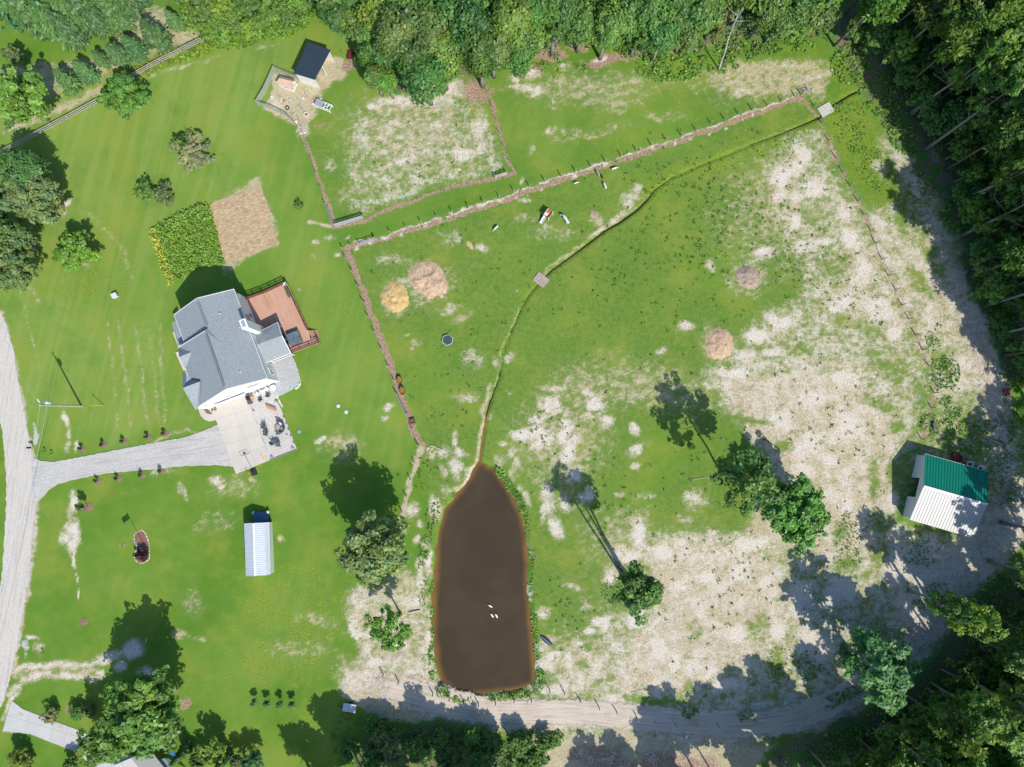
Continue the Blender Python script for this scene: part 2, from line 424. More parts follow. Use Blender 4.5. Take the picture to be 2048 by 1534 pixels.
    # sand and grass east of the pond
    blobs('S', .85, (1092,808,22,24), (1072,835,18,12,-40), (1045,865,24,16), (1075,870,20,26), (1125,850,16,30), (1130,895,26,36), (1112,870,14,30), (1195,815,24,20,30), (1175,790,18,12,0,.6), (1210,855,16,20,0,.7), (1180,840,12,10,0,.6), (1100,775,34,8,0,.6), (1155,875,16,16,0,.6), (1265,865,12,14,0,.7), (1270,905,16,14,0,.7), (1278,932,10,10,0,.6), (1150,935,22,18), (1022,900,14,10,0,.6), (1030,930,10,30,15,.5), (1100,985,22,40,-20,.75), (1120,1040,16,34,-20,.7), (1140,990,14,30,-25,.7), (1180,985,18,22,0,.7), (1090,1010,12,40,0,.5), (1045,985,10,30,-20,.4), (1250,985,16,8,0,.4), (1300,1000,24,10,0,.45), (1400,1000,26,22,0,.5), (1375,1035,20,10,0,.4))
    blobs('T', .55, (1245,800,40,8,20), (1290,770,50,12,20), (1230,765,60,16,0,.5), (1290,890,20,10,0,.3), (1160,1010,14,10,0,.3), (1210,750,60,12,0,.4), (1200,1060,50,60,0,.3), (1060,1090,10,30,-20,.4), (1245,1060,60,20,0,.4))
    blobs('S', .9, (1280,1075,20,36), (1250,1110,30,16), (1320,1105,60,18), (1215,1140,22,24), (1230,1100,16,20,0,.7))
    # large sandy field, south east
    area('S', .42, [(1240,1110),(1300,1075),(1400,1060),(1480,1050),(1560,1080),(1620,1090),(1720,1075),(1780,1150),(1800,1250),(1720,1370),(1600,1430),(1480,1440),(1330,1430),(1200,1400),(1085,1385),(1120,1340),(1180,1330),(1200,1270),(1290,1200),(1330,1150)], 34)
    area('T', .80, [(1270,1110),(1400,1070),(1480,1080),(1560,1120),(1570,1230),(1500,1320),(1400,1370),(1290,1380),(1230,1370),(1250,1290),(1330,1230)], 60)
    blobs('M', .42, (1340,1260,60,50), (1450,1300,44,50,0,.5), (1300,1330,50,40,0,.35), (1490,1225,60,14,0,.5), (1400,1190,60,24,0,.4), (1230,1340,30,16,60,.5))
    blobs('S', .92, (1370,1180,30,14), (1420,1160,36,26), (1480,1140,30,40), (1500,1080,60,26), (1310,1290,22,40), (1340,1320,18,26), (1375,1330,24,26), (1480,1260,36,24), (1430,1330,20,30), (1270,1250,24,22), (1530,1170,20,30), (1560,1260,24,40), (1400,1240,26,20,0,.6), (1460,1380,50,24), (1250,1400,60,18), (1600,1200,50,60), (1640,1290,60,70), (1680,1180,40,50))
    cut('ST', .85, (1280,1400,44,16), (1330,1390,60,14), (1260,1440,30,14), (1375,1420,14,10), (1380,1365,12,18), (1520,1250,26,30), (1395,1265,18,18), (1560,1330,20,30), (1700,1120,30,22))
    blobs('S', .78, (1100,1330,34,16), (1140,1335,18,24), (1090,1300,20,16,0,.6), (1075,1350,14,30,0,.7), (1160,1290,16,12,0,.6), (1210,1250,18,12), (1180,1260,16,10,0,.6), (1105,1370,60,14), (1200,1240,26,16,0,.7), (1060,1185,10,26,0,.75), (1085,1240,14,12,0,.6), (1175,1210,16,10,0,.5), (1165,1310,26,12,0,.5), (1190,1330,20,30,0,.6), (1140,1170,30,14,0,.3), (1065,1270,10,8,0,.6))
    blobs('T', .45, (1300,770,150,60,15), (1180,780,120,60), (1560,420,140,150), (1740,560,110,190,-25), (1640,760,220,110), (1250,1080,90,70), (1120,880,120,120), (1420,1240,280,200), (830,270,160,110), (1500,170,150,50), (1150,1320,110,80), (1180,180,190,40), (1860,420,70,140,-20), (1900,900,120,200))
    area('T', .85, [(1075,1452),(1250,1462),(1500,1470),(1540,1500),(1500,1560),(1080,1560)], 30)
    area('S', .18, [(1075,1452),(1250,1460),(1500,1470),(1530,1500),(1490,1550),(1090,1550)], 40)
    for hx_, hy_, hr_ in ((857, 560, 52), (790, 595, 42), (1494, 556, 38), (1439, 688, 42), (1188, 428, 18)): blob('T', hx_, hy_, hr_, hr_, .6)
    area('T', .82, [(1550,965),(1700,950),(1780,900),(1800,990),(1800,1080),(1720,1110),(1620,1100),(1550,1085),(1480,1060)], 44)
    area('S', .44, [(1550,965),(1700,950),(1780,900),(1800,1080),(1720,1100),(1620,1090),(1550,1085)], 50)
    cut('ST', .8, (1755, 960, 22, 44), (1765, 1050, 26, 40), (1600, 1000, 30, 20), (1690, 1060, 20, 26))
    area('S', .46, [(1735,430),(1790,400),(1850,480),(1900,560),(1935,680),(1965,770),(1900,810),(1860,740),(1800,600)], 50)
    area('T', .5, [(1735,430),(1790,400),(1850,480),(1900,560),(1935,680),(1965,770),(1900,810),(1860,740),(1800,600)], 50)
    blobs('S', .6, (1800,310,24,40,-30), (1840,380,26,40,-25), (1765,500,16,40,-22), (1800,590,20,50,-22), (1850,640,16,40,-22), (1890,600,24,50,-20), (1760,330,16,30,-25,.45))
    cut('ST', .75, (1800,440,18,40,-25), (1830,560,20,70,-24), (1880,700,26,40,-20), (1870,520,14,40,-24))
    area('T', .6, [(412,404),(522,362),(564,492),(450,536)], 14)
    # banks of the pond
    area('T', .5, [(702,1180),(760,1150),(800,1140),(852,1150),(868,1250),(870,1340),(860,1380),(780,1352),(702,1345)], 24)
    area('S', .36, [(705,1180),(760,1160),(830,1160),(862,1250),(866,1350),(850,1380),(770,1350),(705,1345)], 30)
    blobs('S', .75, (718,1200,14,24), (706,1260,10,20), (722,1290,20,14), (740,1320,30,16), (833,1330,18,26), (800,1290,22,16,0,.5), (820,1350,40,10), (855,1270,8,30), (830,1260,14,10,0,.5), (870,1010,16,26), (850,1090,14,14,0,.65), (828,1078,11,13), (840,1150,12,40), (858,1130,10,34), (828,1200,14,12), (825,1012,14,20), (836,1040,8,10,0,.6))
    blobs('M', .6, (785,1310,30,16), (730,1240,10,12), (735,1265,12,16), (810,1280,20,14,0,.5), (720,1190,20,8,0,.5))
    blobs('S', .62, (918,885,10,16), (925,905,14,8), (912,930,16,26), (885,935,8,18), (892,905,20,10,0,.4), (868,910,10,8,0,.7), (862,900,8,4), (935,940,16,14,0,.5), (895,975,14,16,0,.4), (1010,885,14,8,0,.6), (1000,920,14,14,0,.5), (1020,905,10,14,0,.6), (980,830,6,10,0,.3), (940,1000,5,5))
    stroke('T', .75, [(980,770),(968,815),(966,850),(957,895),(951,925),(940,955),(912,980)], 8, 8)
    # southern track and the shaded eastern road
    stroke('S', .5, TR[:6], 40, 60, 2)
    stroke('S', .62, TR[5:14], 70, 60, 2)
    stroke('T', .7, TR[4:10], 60, 50, 2)
    stroke('S', .55, TR[13:], 64, 40, 2)
    stroke('T', .72, TR[13:], 60, 30, 2)
    area('T', .85, [(715,1345),(770,1358),(840,1390),(880,1420),(860,1450),(760,1440),(700,1410),(675,1385)], 16)
    blobs('S', .8, (1960,640,40,40,30), (1930,720,30,60,0,.6), (1990,720,20,50,0,.7), (1830,350,20,40,-30), (1870,300,20,30))
    area('S', .75, [(1800,1060),(1900,1090),(1990,980),(2060,960),(2060,1060),(1960,1180),(1840,1290),(1780,1250),(1760,1150)], 50)
    blobs('S', .7, (1700,1010,30,26), (1690,960,20,30), (1800,1000,20,40), (2000,880,50,40))
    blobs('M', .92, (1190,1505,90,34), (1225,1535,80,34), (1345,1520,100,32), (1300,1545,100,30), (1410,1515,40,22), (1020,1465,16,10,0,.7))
    blobs('B', .8, (940,1412,40,12), (880,1390,30,12), (1840,895,40,10,0,.5), (1800,1330,60,20,0,.6), (1690,1395,70,14,-25,.7), (1620,1330,26,60,0,.5), (1660,1200,20,40,0,.4), (1590,1060,26,60,0,.3), (1850,1120,60,30,0,.6))
    # lawn in front of the house
    blobs('S', .85, (141,1000,11,24), (135,1050,18,22), (148,1075,14,26), (130,1020,12,16,0,.6), (128,1065,14,24,0,.6), (155,1105,5,26), (153,1160,3,20), (128,850,6,18), (131,880,7,16,0,.6), (133,905,8,12,0,.5), (155,905,5,10,0,.6), (80,1030,6,30,0,.5), (78,1080,8,40,0,.4), (425,945,16,16,0,.75), (435,960,8,8), (372,985,5,16,0,.5), (365,975,10,10,0,.3), (320,945,14,14,0,.4), (345,945,26,8,0,.4), (60,1275,14,8), (70,1300,14,20,0,.4), (70,1185,4,18,0,.6), (153,1195,3,14), (630,893,9,7,0,.7), (638,888,5,5), (795,775,10,8,0,.3), (785,818,12,8,0,.6), (780,838,9,7,0,.5))
    blobs('S', .8, (60,548,9,18), (68,535,8,14), (136,398,14,7,-30), (133,412,8,12), (62,470,5,20), (70,485,8,16,0,.6), (188,535,12,8,0,.5), (28,320,16,10,0,.6))
    blobs('M', .5, (58,520,7,20), (125,425,22,12), (60,500,6,30))
    stroke('T', .8, [(30,562),(62,575),(75,600)], 5, 14)
    stroke('S', .66, [(30,1340),(60,1334),(110,1330),(180,1328),(200,1320)], 12, 14)
    stroke('S', .6, [(20,1385),(45,1362),(90,1350),(130,1350),(190,1356)], 12, 16)
    stroke('T', .5, [(30,1345),(100,1342),(190,1345)], 32, 20)
    blobs('S', .8, (215,1310,30,16), (240,1330,20,16), (265,1300,30,24), (300,1350,20,18), (255,1385,8,14), (190,1345,14,14), (280,1400,30,10,0,.5))
    blobs('M', .85, (378,1412,14,20), (370,1390,10,12,0,.5), (335,1418,8,14,20), (345,1385,22,14,0,.4), (122,1412,4,16))
    blobs('T', .4, (380,1200,30,26,-20), (360,1265,18,10,0,.7), (395,1270,14,8,0,.4), (460,960,60,40,0,.35), (420,1040,50,30,0,.3), (680,900,60,30,0,.45), (640,1240,60,20,20,.4), (690,1340,40,40,0,.5), (600,1300,80,30,0,.3), (440,890,20,8,0,.4), (500,955,9,9,0,.85), (564,1077,9,11,0,.85), (395,870,60,5,-12,.6), (300,893,80,4,-12,.7))
    for x0, x1 in ((238, 262), (268, 296), (296, 320), (318, 330), (214, 236)):
        stroke('T', .36, [(x0, 645), ((x0+x1)/2, 740), (x1, 850)], 5, 8)
    stroke('T', .4, [(40,580),(60,660),(80,740)], 3, 6)
    stroke('T', .25, [(180,430),(250,500),(262,560)], 10, 16)
    blobs('T', .7, (547,573,8,4), (602,583,6,6), (440,595,10,5,0,.4), (535,100,16,7,-15,.5), (556,95,6,4), (640,505,10,6,0,.4))
    # house corner in the lower left stands on worn grass
    stroke('T', .75, [(8,1462),(60,1466),(110,1484),(150,1500),(190,1518)], 3, 4)
    stroke('S', .5, [(8,1440),(20,1400),(40,1380)], 8, 8)
    # gravel verge of the public road
    VR = [(0,622),(22,700),(37,768),(48,830),(62,905),(72,960),(70,1010),(68,1060),(63,1110),(56,1165),(46,1225),(36,1290),(26,1340)]
    stroke('T', .8, VR, 10, 12)
    stroke('G', .75, VR, 5, 8)
    blobs('G', .8, (62,870,6,26,-10), (45,1300,12,30,0,.5))
paint_ground()
FINE = fbm(gx, gy, .8, 40, 2)
# height: gentle unevenness, a cut for the stream, a basin for the pond
sd_pond = np.full(gx.shape, -400.0)
ii = near(965, 1160, 300)
sd_pond[ii] = poly_sd(WX1[ii], WY1[ii], POND)
d_str = np.full(gx.shape, 400.0)
ii = near(1330, 560, 460)
d_str[ii] = line_d(PX[ii], PY[ii], STREAM)
gz = (fbm(gx, gy, 14, 5, 3) - .5) * .10 + (fbm(gx, gy, .9, 9, 2) - .5) * .05 * np.clip(CH['P'] + CH['N'] + CH['Y'], 0.15, 1)
gz -= np.where(PY > 800, .36, .20) * smooth(5, 1.0, d_str)
gz -= 1.5 * smooth(-4, 14, sd_pond) + .25 * smooth(-14, -2, sd_pond)
flat = np.zeros(gx.shape)
for pts in ([(345,560),(480,540),(620,540),(660,690),(620,920),(460,970),(380,830),(330,680)], [(1780,880),(2040,880),(2040,1100),(1780,1100)], [(480,1010),(560,1010),(560,1170),(480,1170)], [(560,70),(680,70),(700,240),(510,250)]):
    cx = sum(p[0] for p in pts) / 4; i = near(pts[0][0] + 100, pts[0][1] + 100, 420)
    flat[i] = np.maximum(flat[i], smooth(-30, 0, poly_sd(PX[i], PY[i], pts)))
gz *= np.where(sd_pond > -20, 1, 1 - flat)
gz[(np.abs(gx) > 104) | (gy < -82) | (gy > 92)] = 0
ny, nx = GX.shape
idx = np.arange(nx * ny).reshape(ny, nx)
quads = np.stack([idx[:-1, :-1], idx[:-1, 1:], idx[1:, 1:], idx[1:, :-1]], -1).reshape(-1, 4)

def ground_material():
    t = NT('meadow_ground')
    p = t.pos()
    aa = t.new('ShaderNodeAttribute', attribute_name='cover_a')
    ab = t.new('ShaderNodeAttribute', attribute_name='cover_b')
    sa = t.new('ShaderNodeSeparateColor'); t.l.new(aa.outputs['Color'], sa.inputs[0])
    sb = t.new('ShaderNodeSeparateColor'); t.l.new(ab.outputs['Color'], sb.inputs[0])
    S, T, Mu = sa.outputs[0], sa.outputs[1], sa.outputs[2]; Y = aa.outputs['Alpha']
    Pa, G, N = sb.outputs[0], sb.outputs[1], sb.outputs[2]; B = ab.outputs['Alpha']
    n_big = t.noise(p, .06, 3, .5)
    n_mid = t.noise(p, .42, 5, .62)
    n_fin = t.noise(p, 3.6, 3, .75)
    n_grn = t.noise(p, 9.0, 2, .7)
    n_str = t.noise(t.mapping(p, (1.0, .28, 1), (0, 0, R(-62))), 1.7, 4, .65)
    # break-up noise, spread over 0..1
    n_med = t.noise(p, 1.25, 4, .68)
    n_hue = t.noise(p, .8, 4, .7)
    brk = t.ramp(t.math('ADD', t.math('MULTIPLY', n_fin, .15), t.math('ADD', t.math('MULTIPLY', n_med, .37), t.math('MULTIPLY', n_mid, .48))), .31, .69)
    brk2 = t.ramp(t.math('ADD', t.math('MULTIPLY', n_fin, .12), t.math('ADD', t.math('MULTIPLY', n_hue, .53), t.math('MULTIPLY', n_str, .35))), .31, .69)
    def cover(d, n, soft=.16):
        inv = t.math('SUBTRACT', 1.0, d)
        return t.math('MULTIPLY', t.ramp(n, t.math('SUBTRACT', inv, soft), t.math('ADD', inv, soft)), t.ramp(d, .01, .16))
    ac = t.new('ShaderNodeAttribute', attribute_name='cover_c')
    sc = t.new('ShaderNodeSeparateColor'); t.l.new(ac.outputs['Color'], sc.inputs[0])
    g1, g2 = (.092, .200, .019), (.128, .240, .030)
    grass = t.mix(t.ramp(n_big, .35, .65), g1, g2)
    grass = t.mix(t.math('MULTIPLY', sc.outputs[0], .9), grass, t.mix(t.ramp(n_big, .35, .65), (.160, .265, .040), (.200, .300, .056)))
    grass = t.mix(t.math('MULTIPLY', t.ramp(n_mid, .40, .72), .55), grass, t.mix(.5, grass, (.21, .29, .06)))
    grass = t.mix(t.math('MULTIPLY', t.ramp(n_hue, .52, .75), .55), grass, t.mix(.5, grass, (.24, .22, .075)))
    grass = t.mix(t.math('MULTIPLY', t.ramp(n_hue, .46, .28), .75), grass, t.mix(.55, grass, (.062, .215, .030)))
    grass = t.mix(t.math('MULTIPLY', t.ramp(n_str, .55, .78), .12), grass, (.26, .27, .10))
    grass = t.mix(t.math('MULTIPLY', t.ramp(n_grn, .46, .8), .22), grass, t.mix(.6, grass, (.04, .11, .01)))
    past = t.mix(t.ramp(n_med, .35, .65), (.108, .200, .026), (.170, .250, .050))
    past = t.mix(t.math('MULTIPLY', t.ramp(n_hue, .5, .72), .6), past, (.215, .235, .070))
    past = t.mix(t.math('MULTIPLY', t.ramp(n_fin, .55, .70), .8), past, (.24, .255, .10))
    past = t.mix(t.math('MULTIPLY', t.ramp(n_fin, .46, .32), .8), past, (.045, .125, .018))
    past = t.mix(t.math('MULTIPLY', t.ramp(n_big, .5, .68), .5), past, (.125, .245, .022))
    c = t.mix(t.math('MULTIPLY', Pa, .85), grass, past)
    # dry, thin grass fading towards bare soil
    mow = t.noise(t.mapping(p, (.75, .035, 1), (0, 0, R(-12))), 1.0, 2, .5)
    c = t.mix(t.math('MULTIPLY', t.ramp(mow, .42, .64), t.math('MULTIPLY', sc.outputs[0], .75)), c, t.mix(.5, c, (.28, .33, .09)))
    n_reg = t.noise(p, .13, 4, .6)
    c = t.mix(t.math('MULTIPLY', t.ramp(n_reg, .48, .68), .5), c, (.240, .275, .045))
    c = t.mix(t.math('MULTIPLY', t.ramp(n_reg, .48, .34), .30), c, (.075, .185, .030))
    c = t.mix(t.math('MULTIPLY', t.math('MINIMUM', t.math('ADD', t.math('MULTIPLY', S, 1.0), t.math('MULTIPLY', T, .8)), 1.0), t.ramp(n_med, .25, .7, .35, .85)), c, t.mix(t.ramp(n_hue, .4, .65), (.29, .285, .13), (.42, .37, .245)))
    yl = t.mix(t.ramp(n_fin, .38, .64), (.10, .19, .014), (.25, .31, .05))
    c = t.mix(t.math('MULTIPLY', cover(Y, t.ramp(n_mid, .32, .68), .4), .8), c, yl)
    lush = t.mix(t.ramp(n_fin, .38, .6), (.04, .125, .014), (.125, .26, .03))
    c = t.mix(t.math('MULTIPLY', cover(B, brk, .3), .9), c, lush)
    tan = t.mix(t.ramp(n_fin, .36, .64), (.385, .305, .195), (.58, .495, .365))
    tan = t.mix(t.math('MULTIPLY', t.ramp(n_mid, .45, .7), .5), tan, (.60, .485, .335))
    c = t.mix(t.math('MULTIPLY', cover(T, brk2, .36), .82), c, tan)
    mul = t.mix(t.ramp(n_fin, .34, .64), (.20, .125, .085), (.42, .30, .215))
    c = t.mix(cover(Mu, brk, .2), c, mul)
    sand = t.mix(t.ramp(n_fin, .35, .62), (.50, .445, .375), (.68, .63, .555))
    sand = t.mix(t.math('MULTIPLY', t.ramp(n_hue, .45, .7), .6), sand, (.58, .50, .39))
    S = t.math('MULTIPLY', S, .92)
    c = t.mix(t.math('MULTIPLY', cover(t.math('MULTIPLY', S, 1.05), brk2, .4), .72), c, tan)
    c = t.mix(cover(S, brk, .40), c, sand)
    gr = t.mix(t.ramp(n_grn, .3, .7), (.30, .30, .29), (.58, .57, .55))
    c = t.mix(cover(G, brk, .18), c, gr)
    fl = t.mix(t.ramp(n_fin, .4, .6), (.11, .09, .06), (.26, .20, .14))
    fl = t.mix(t.ramp(n_mid, .46, .56), fl, t.mix(t.ramp(n_fin, .4, .6), (.055, .14, .032), (.12, .25, .05)))
    c = t.mix(cover(N, t.ramp(n_mid, .3, .7), .3), c, fl)
    # bare ground under the water
    wet = t.new('ShaderNodeSeparateXYZ'); t.l.new(p, wet.inputs[0])
    c = t.mix(t.ramp(wet.outputs[2], -.26, -.40), c, t.mix(t.ramp(n_fin, .4, .6), (.10, .065, .03), (.22, .14, .05)))
    t.val(t.b.inputs['Base Color'], c)
    t.b.inputs['Roughness'].default_value = .95
    t.b.inputs['Specular IOR Level'].default_value = .1
    t.bump(t.math('ADD', n_fin, t.math('MULTIPLY', n_grn, .6)), .35, .08)
    return t.m
gm = fast_mesh('ground', np.stack([gx, gy, gz], 1), quads, ground_material())
gm.shade_smooth()
clip01 = lambda a: np.clip(a, 0, 1)
set_attr(gm, 'cover_a', np.stack([clip01(CH[k]) for k in 'STMY'], 1))
set_attr(gm, 'cover_c', np.stack([clip01(CH['L'])] * 4, 1))
set_attr(gm, 'cover_b', np.stack([clip01(CH[k]) for k in 'PGNB'], 1))
ground = bpy.data.objects.new('ground', gm); C.objects.link(ground); structure(ground)
def gh(x, y):
    """ground height at a world point"""
    i = min(max(int(round((x + 104) / STEP)) + 4, 0), nx - 1); j = min(max(int(round((y + 82) / STEP)) + 4, 0), ny - 1)
    return float(gz[j * nx + i])
def G(px, py, dz=0.0):
    p = P(px, py, 0); p.z = gh(p.x, p.y) + dz
    return p

# water of the pond: shallow amber rim, deep brown middle
def pond_material():
    t = NT('pond_water'); p = t.pos()
    a = t.new('ShaderNodeAttribute', attribute_name='depth')
    d = t.math('ADD', a.outputs['Fac'], t.math('MULTIPLY', t.math('SUBTRACT', t.noise(p, .35, 4, .6), .5), .35))
    c = t.mix(t.ramp(d, 0, .30), (.20, .110, .034), (.130, .078, .032))
    c = t.mix(t.ramp(d, .15, .62), c, t.mix(t.ramp(t.noise(p, .12, 3, .6), .35, .65), (.056, .042, .027), (.070, .051, .031)))
    t.val(t.b.inputs['Base Color'], c)
    t.b.inputs['Roughness'].default_value = .16
    t.b.inputs['IOR'].default_value = 1.33
    t.b.inputs['Specular IOR Level'].default_value = .2
    t.bump(t.noise(p, 3.0, 3, .6), .05, .02)
    return t.m
gxs = np.arange(-16, 6, .22); gys = np.arange(-45, 0, .22)
ax, ay = np.meshgrid(gxs, gys); a_, b_ = ax.ravel(), ay.ravel()
qx, qy = pix(a_, b_)
qs = poly_sd(qx, qy, POND)
id2 = np.arange(a_.size).reshape(ax.shape)
q2 = np.stack([id2[:-1, :-1], id2[:-1, 1:], id2[1:, 1:], id2[1:, :-1]], -1).reshape(-1, 4)
q2 = q2[(qs[q2] > -9).any(1)]
used, inv = np.unique(q2, return_inverse=True)
pm = fast_mesh('pond_water', np.stack([a_[used], b_[used], np.full(used.size, -.28)], 1), inv.reshape(-1, 4), pond_material())
dep = smooth(-6, 24, qs[used] + (fbm(a_[used], b_[used], 5, 70, 2) - .5) * 12)
set_attr(pm, 'depth', np.stack([dep, dep, dep, dep], 1))
pond = bpy.data.objects.new('pond_water', pm); C.objects.link(pond); structure(pond)
# thin water of the stream
def ribbon(pts, width, z, name, m):
    v_ = []; f_ = []
    q = [G(*p) for p in pts]
    for i, p in enumerate(q):
        d = (q[min(i+1, len(q)-1)] - q[max(i-1, 0)]); d.z = 0; d.normalize()
        n = Vector((-d.y, d.x, 0)); w_ = width[i] if hasattr(width, '__len__') else width
        v_ += [(p.x + n.x * w_/2, p.y + n.y * w_/2, z), (p.x - n.x * w_/2, p.y - n.y * w_/2, z)]
        if i: f_.append((2*i-2, 2*i-1, 2*i+1, 2*i))
    mb = MB(); mb.add(v_, f_); return structure(mb.build(name, m))
DS = M('dark_stream', (.03, .028, .012), .15, .2, 1)
ribbon(STREAM[:7], [.45, .4, .3, .3, .22, .16, .08], -.15, 'stream_water', DS)
ribbon(STREAM[9:20], [.06, .16, .3, .36, .4, .3, .34, .2, .24, .14, .06], -.15, 'stream_water', DS)
ribbon(STREAM[19:28], [.06, .18, .24, .2, .26, .22, .2, .16, .1], -.17, 'stream_water', DS)
ribbon(STREAM[26:], [.25, .35, .5, .7, .8, .9], -.29, 'stream_water', M('amber_stream', (.22, .125, .035), .2, .3, 1))

# ------------------------------------------------------------------ roads, drive and paths
def ragged(pts, amp=1.2, step=6):
    out = []
    for i in range(len(pts)):
        a = Vector(pts[i]); b = Vector(pts[(i+1) % len(pts)])
        n = max(1, int((b - a).length / step))
        for k in range(n):
            q = a.lerp(b, k / n)
            out.append((q.x + rnd.uniform(-amp, amp), q.y + rnd.uniform(-amp, amp)))
    return out
def gravel(name, c0, c1, dust, track=None):
    t = NT(name); p = t.pos()
    a = t.noise(p, 7, 3, .7); b = t.noise(p, .5, 4, .6)
    c = t.mix(t.ramp(a, .36, .64), c0, c1)
    c = t.mix(t.math('MULTIPLY', t.ramp(b, .4, .68), .7), c, dust)
    if track:
        s_ = t.noise(t.mapping(p, (.16, 3.2, 1), (0, 0, R(track))), 1.0, 3, .6)
        c = t.mix(t.math('MULTIPLY', t.ramp(s_, .48, .66), .35), c, tuple(x * .62 for x in c0))
    t.val(t.b.inputs['Base Color'], c); t.b.inputs['Roughness'].default_value = .95
    t.b.inputs['Specular IOR Level'].default_value = .1
    t.bump(a, .5, .04)
    return t.m
def sheet(name, pts, z, m, amp=0.0, thick=0.0):
    q = ragged(pts, amp) if amp else pts
    w3 = [P(x, y, z) for x, y in q]
    mb = MB()
    if thick: mb.prism(w3, z - thick, z)
    else: mb.slab(w3, .12)
    return structure(mb.build(name, m))
g_road = gravel('pale_gravel', (.455, .425, .38), (.62, .585, .53), (.53, .485, .42), 84)
def track_material():
    t = NT('packed_sand'); p = t.pos()
    u = t.new('ShaderNodeAttribute', attribute_name='lane'); sp = t.new('ShaderNodeSeparateColor'); t.l.new(u.outputs['Color'], sp.inputs[0])
    ac, al, de = sp.outputs[0], sp.outputs[1], sp.outputs[2]           # across 0..1, metres along / 100, density
    cm = t.new('ShaderNodeCombineXYZ'); t.l.new(t.math('MULTIPLY', ac, 14.0), cm.inputs[0]); t.l.new(t.math('MULTIPLY', al, 9.0), cm.inputs[1])
    s1 = t.noise(cm.outputs[0], 1.6, 4, .65); f = t.noise(p, 5, 3, .7); m = t.noise(p, .45, 4, .6)
    c = t.mix(t.ramp(s1, .36, .64), (.42, .35, .27), (.62, .54, .445))
    c = t.mix(t.math('MULTIPLY', t.ramp(m, .4, .66), .6), c, (.60, .53, .445))
    c = t.mix(t.math('MULTIPLY', t.ramp(f, .45, .7), .35), c, (.40, .35, .30))
    t.val(t.b.inputs['Base Color'], c); t.b.inputs['Roughness'].default_value = .95; t.b.inputs['Specular IOR Level'].default_value = .08
    t.bump(t.math('ADD', s1, f), .3, .05)
    edge = t.math('MULTIPLY', t.math('MULTIPLY', ac, t.math('SUBTRACT', 1.0, ac)), 4.0)
    mt = t.noise(p, 1.1, 5, .7); k = t.math('ADD', t.math('MULTIPLY', t.math('SUBTRACT', mt, .5), 1.5), t.math('MULTIPLY', edge, de))
    tp = t.new('ShaderNodeBsdfTransparent'); mx = t.new('ShaderNodeMixShader')
    t.l.new(t.ramp(k, .30, .62), mx.inputs[0]); t.l.new(tp.outputs[0], mx.inputs[1]); t.l.new(t.b.outputs[0], mx.inputs[2]); t.l.new(mx.outputs[0], t.n['Material Output'].inputs[0])
    return t.m
def dirt_track(pts, width, dense, mat):
    q = [P(x, y, .085) for x, y in pts]; out = []
    for i in range(len(q) - 1):
        for k in range(6): out.append((q[max(i-1, 0)], q[i], q[i+1], q[min(i+2, len(q)-1)], k / 6, i))
    v_, f_, la = [], [], []; dist = 0; last = None
    for a, b, c, d, t_, i in out:
        pt = .5 * ((2*b) + (c - a) * t_ + (2*a - 5*b + 4*c - d) * t_**2 + (3*b - a - 3*c + d) * t_**3)
        dr = .5 * ((c - a) + 2*(2*a - 5*b + 4*c - d) * t_ + 3*(3*b - a - 3*c + d) * t_**2); dr.z = 0; dr.normalize()
        if last is not None: dist += (pt - last).length
        last = pt; n = Vector((-dr.y, dr.x, 0))
        w_ = (width[i] + (width[i+1] - width[i]) * t_) * .081; de = dense[i] + (dense[i+1] - dense[i]) * t_
        for k in range(9):
            v_.append(tuple(pt + n * (w_ * (k / 8 - .5)))); la.append((k / 8, dist / 100, de, 1))
    m = len(v_) // 9
    for j in range(m - 1):
        for k in range(8): f_.append((j*9 + k, j*9 + k + 1, (j+1)*9 + k + 1, (j+1)*9 + k))
    me = fast_mesh('dirt_track', np.array(v_), np.array(f_), mat); set_attr(me, 'lane', np.array(la))
    o = bpy.data.objects.new('dirt_track', me); C.objects.link(o); structure(o)
dirt_track(TR, [46, 46, 50, 54, 64, 80, 92, 96, 96, 110, 110, 96, 86, 80, 74, 72, 72, 70, 66, 64, 60, 58, 66, 84, 92, 92, 80], [.0, .0, .05, .12, .25, .4, .46, .42, .34, .30, .30, .34, .45, .62, 1, 1, 1, 1.05, 1.1, 1.1, 1.1, 1.1, 1.1, 1.0, .8, .45, .1], track_material())
g_drive = gravel('grey_gravel', (.375, .36, .335), (.59, .57, .54), (.46, .445, .415), 10)
g_patio = gravel('patio_gravel', (.40, .38, .355), (.62, .59, .555), (.50, .46, .42))
g_blue = gravel('bluestone_gravel', (.29, .31, .31), (.52, .53, .52), (.40, .40, .38))
sheet('gravel_road', [(-120,380),(-60,520),(-20,585),(0,618),(14,652),(27,702),(38,768),(46,812),(58,875),(66,912),(70,960),(69,1010),(66,1060),(61,1110),(55,1160),(45,1225),(34,1290),(24,1342),(8,1400),(-10,1440),(-60,1530),(-120,1600),(-190,1560),(-110,1430),(-45,1300),(-15,1220),(2,1165),(6,1120),(9,1070),(12,1010),(12,960),(9,905),(3,855),(-20,790),(-60,680),(-110,600),(-190,470)], .09, g_road, 1.3)
sheet('gravel_driveway', [(62,913),(82,922),(108,924),(150,916),(220,902),(300,887),(370,875),(405,862),(440,848),(468,934),(430,930),(370,932),(330,936),(280,941),(210,947),(150,959),(115,968),(96,982),(76,1003),(66,1010)], .096, g_drive, .8)
conc = NT('pale_concrete')
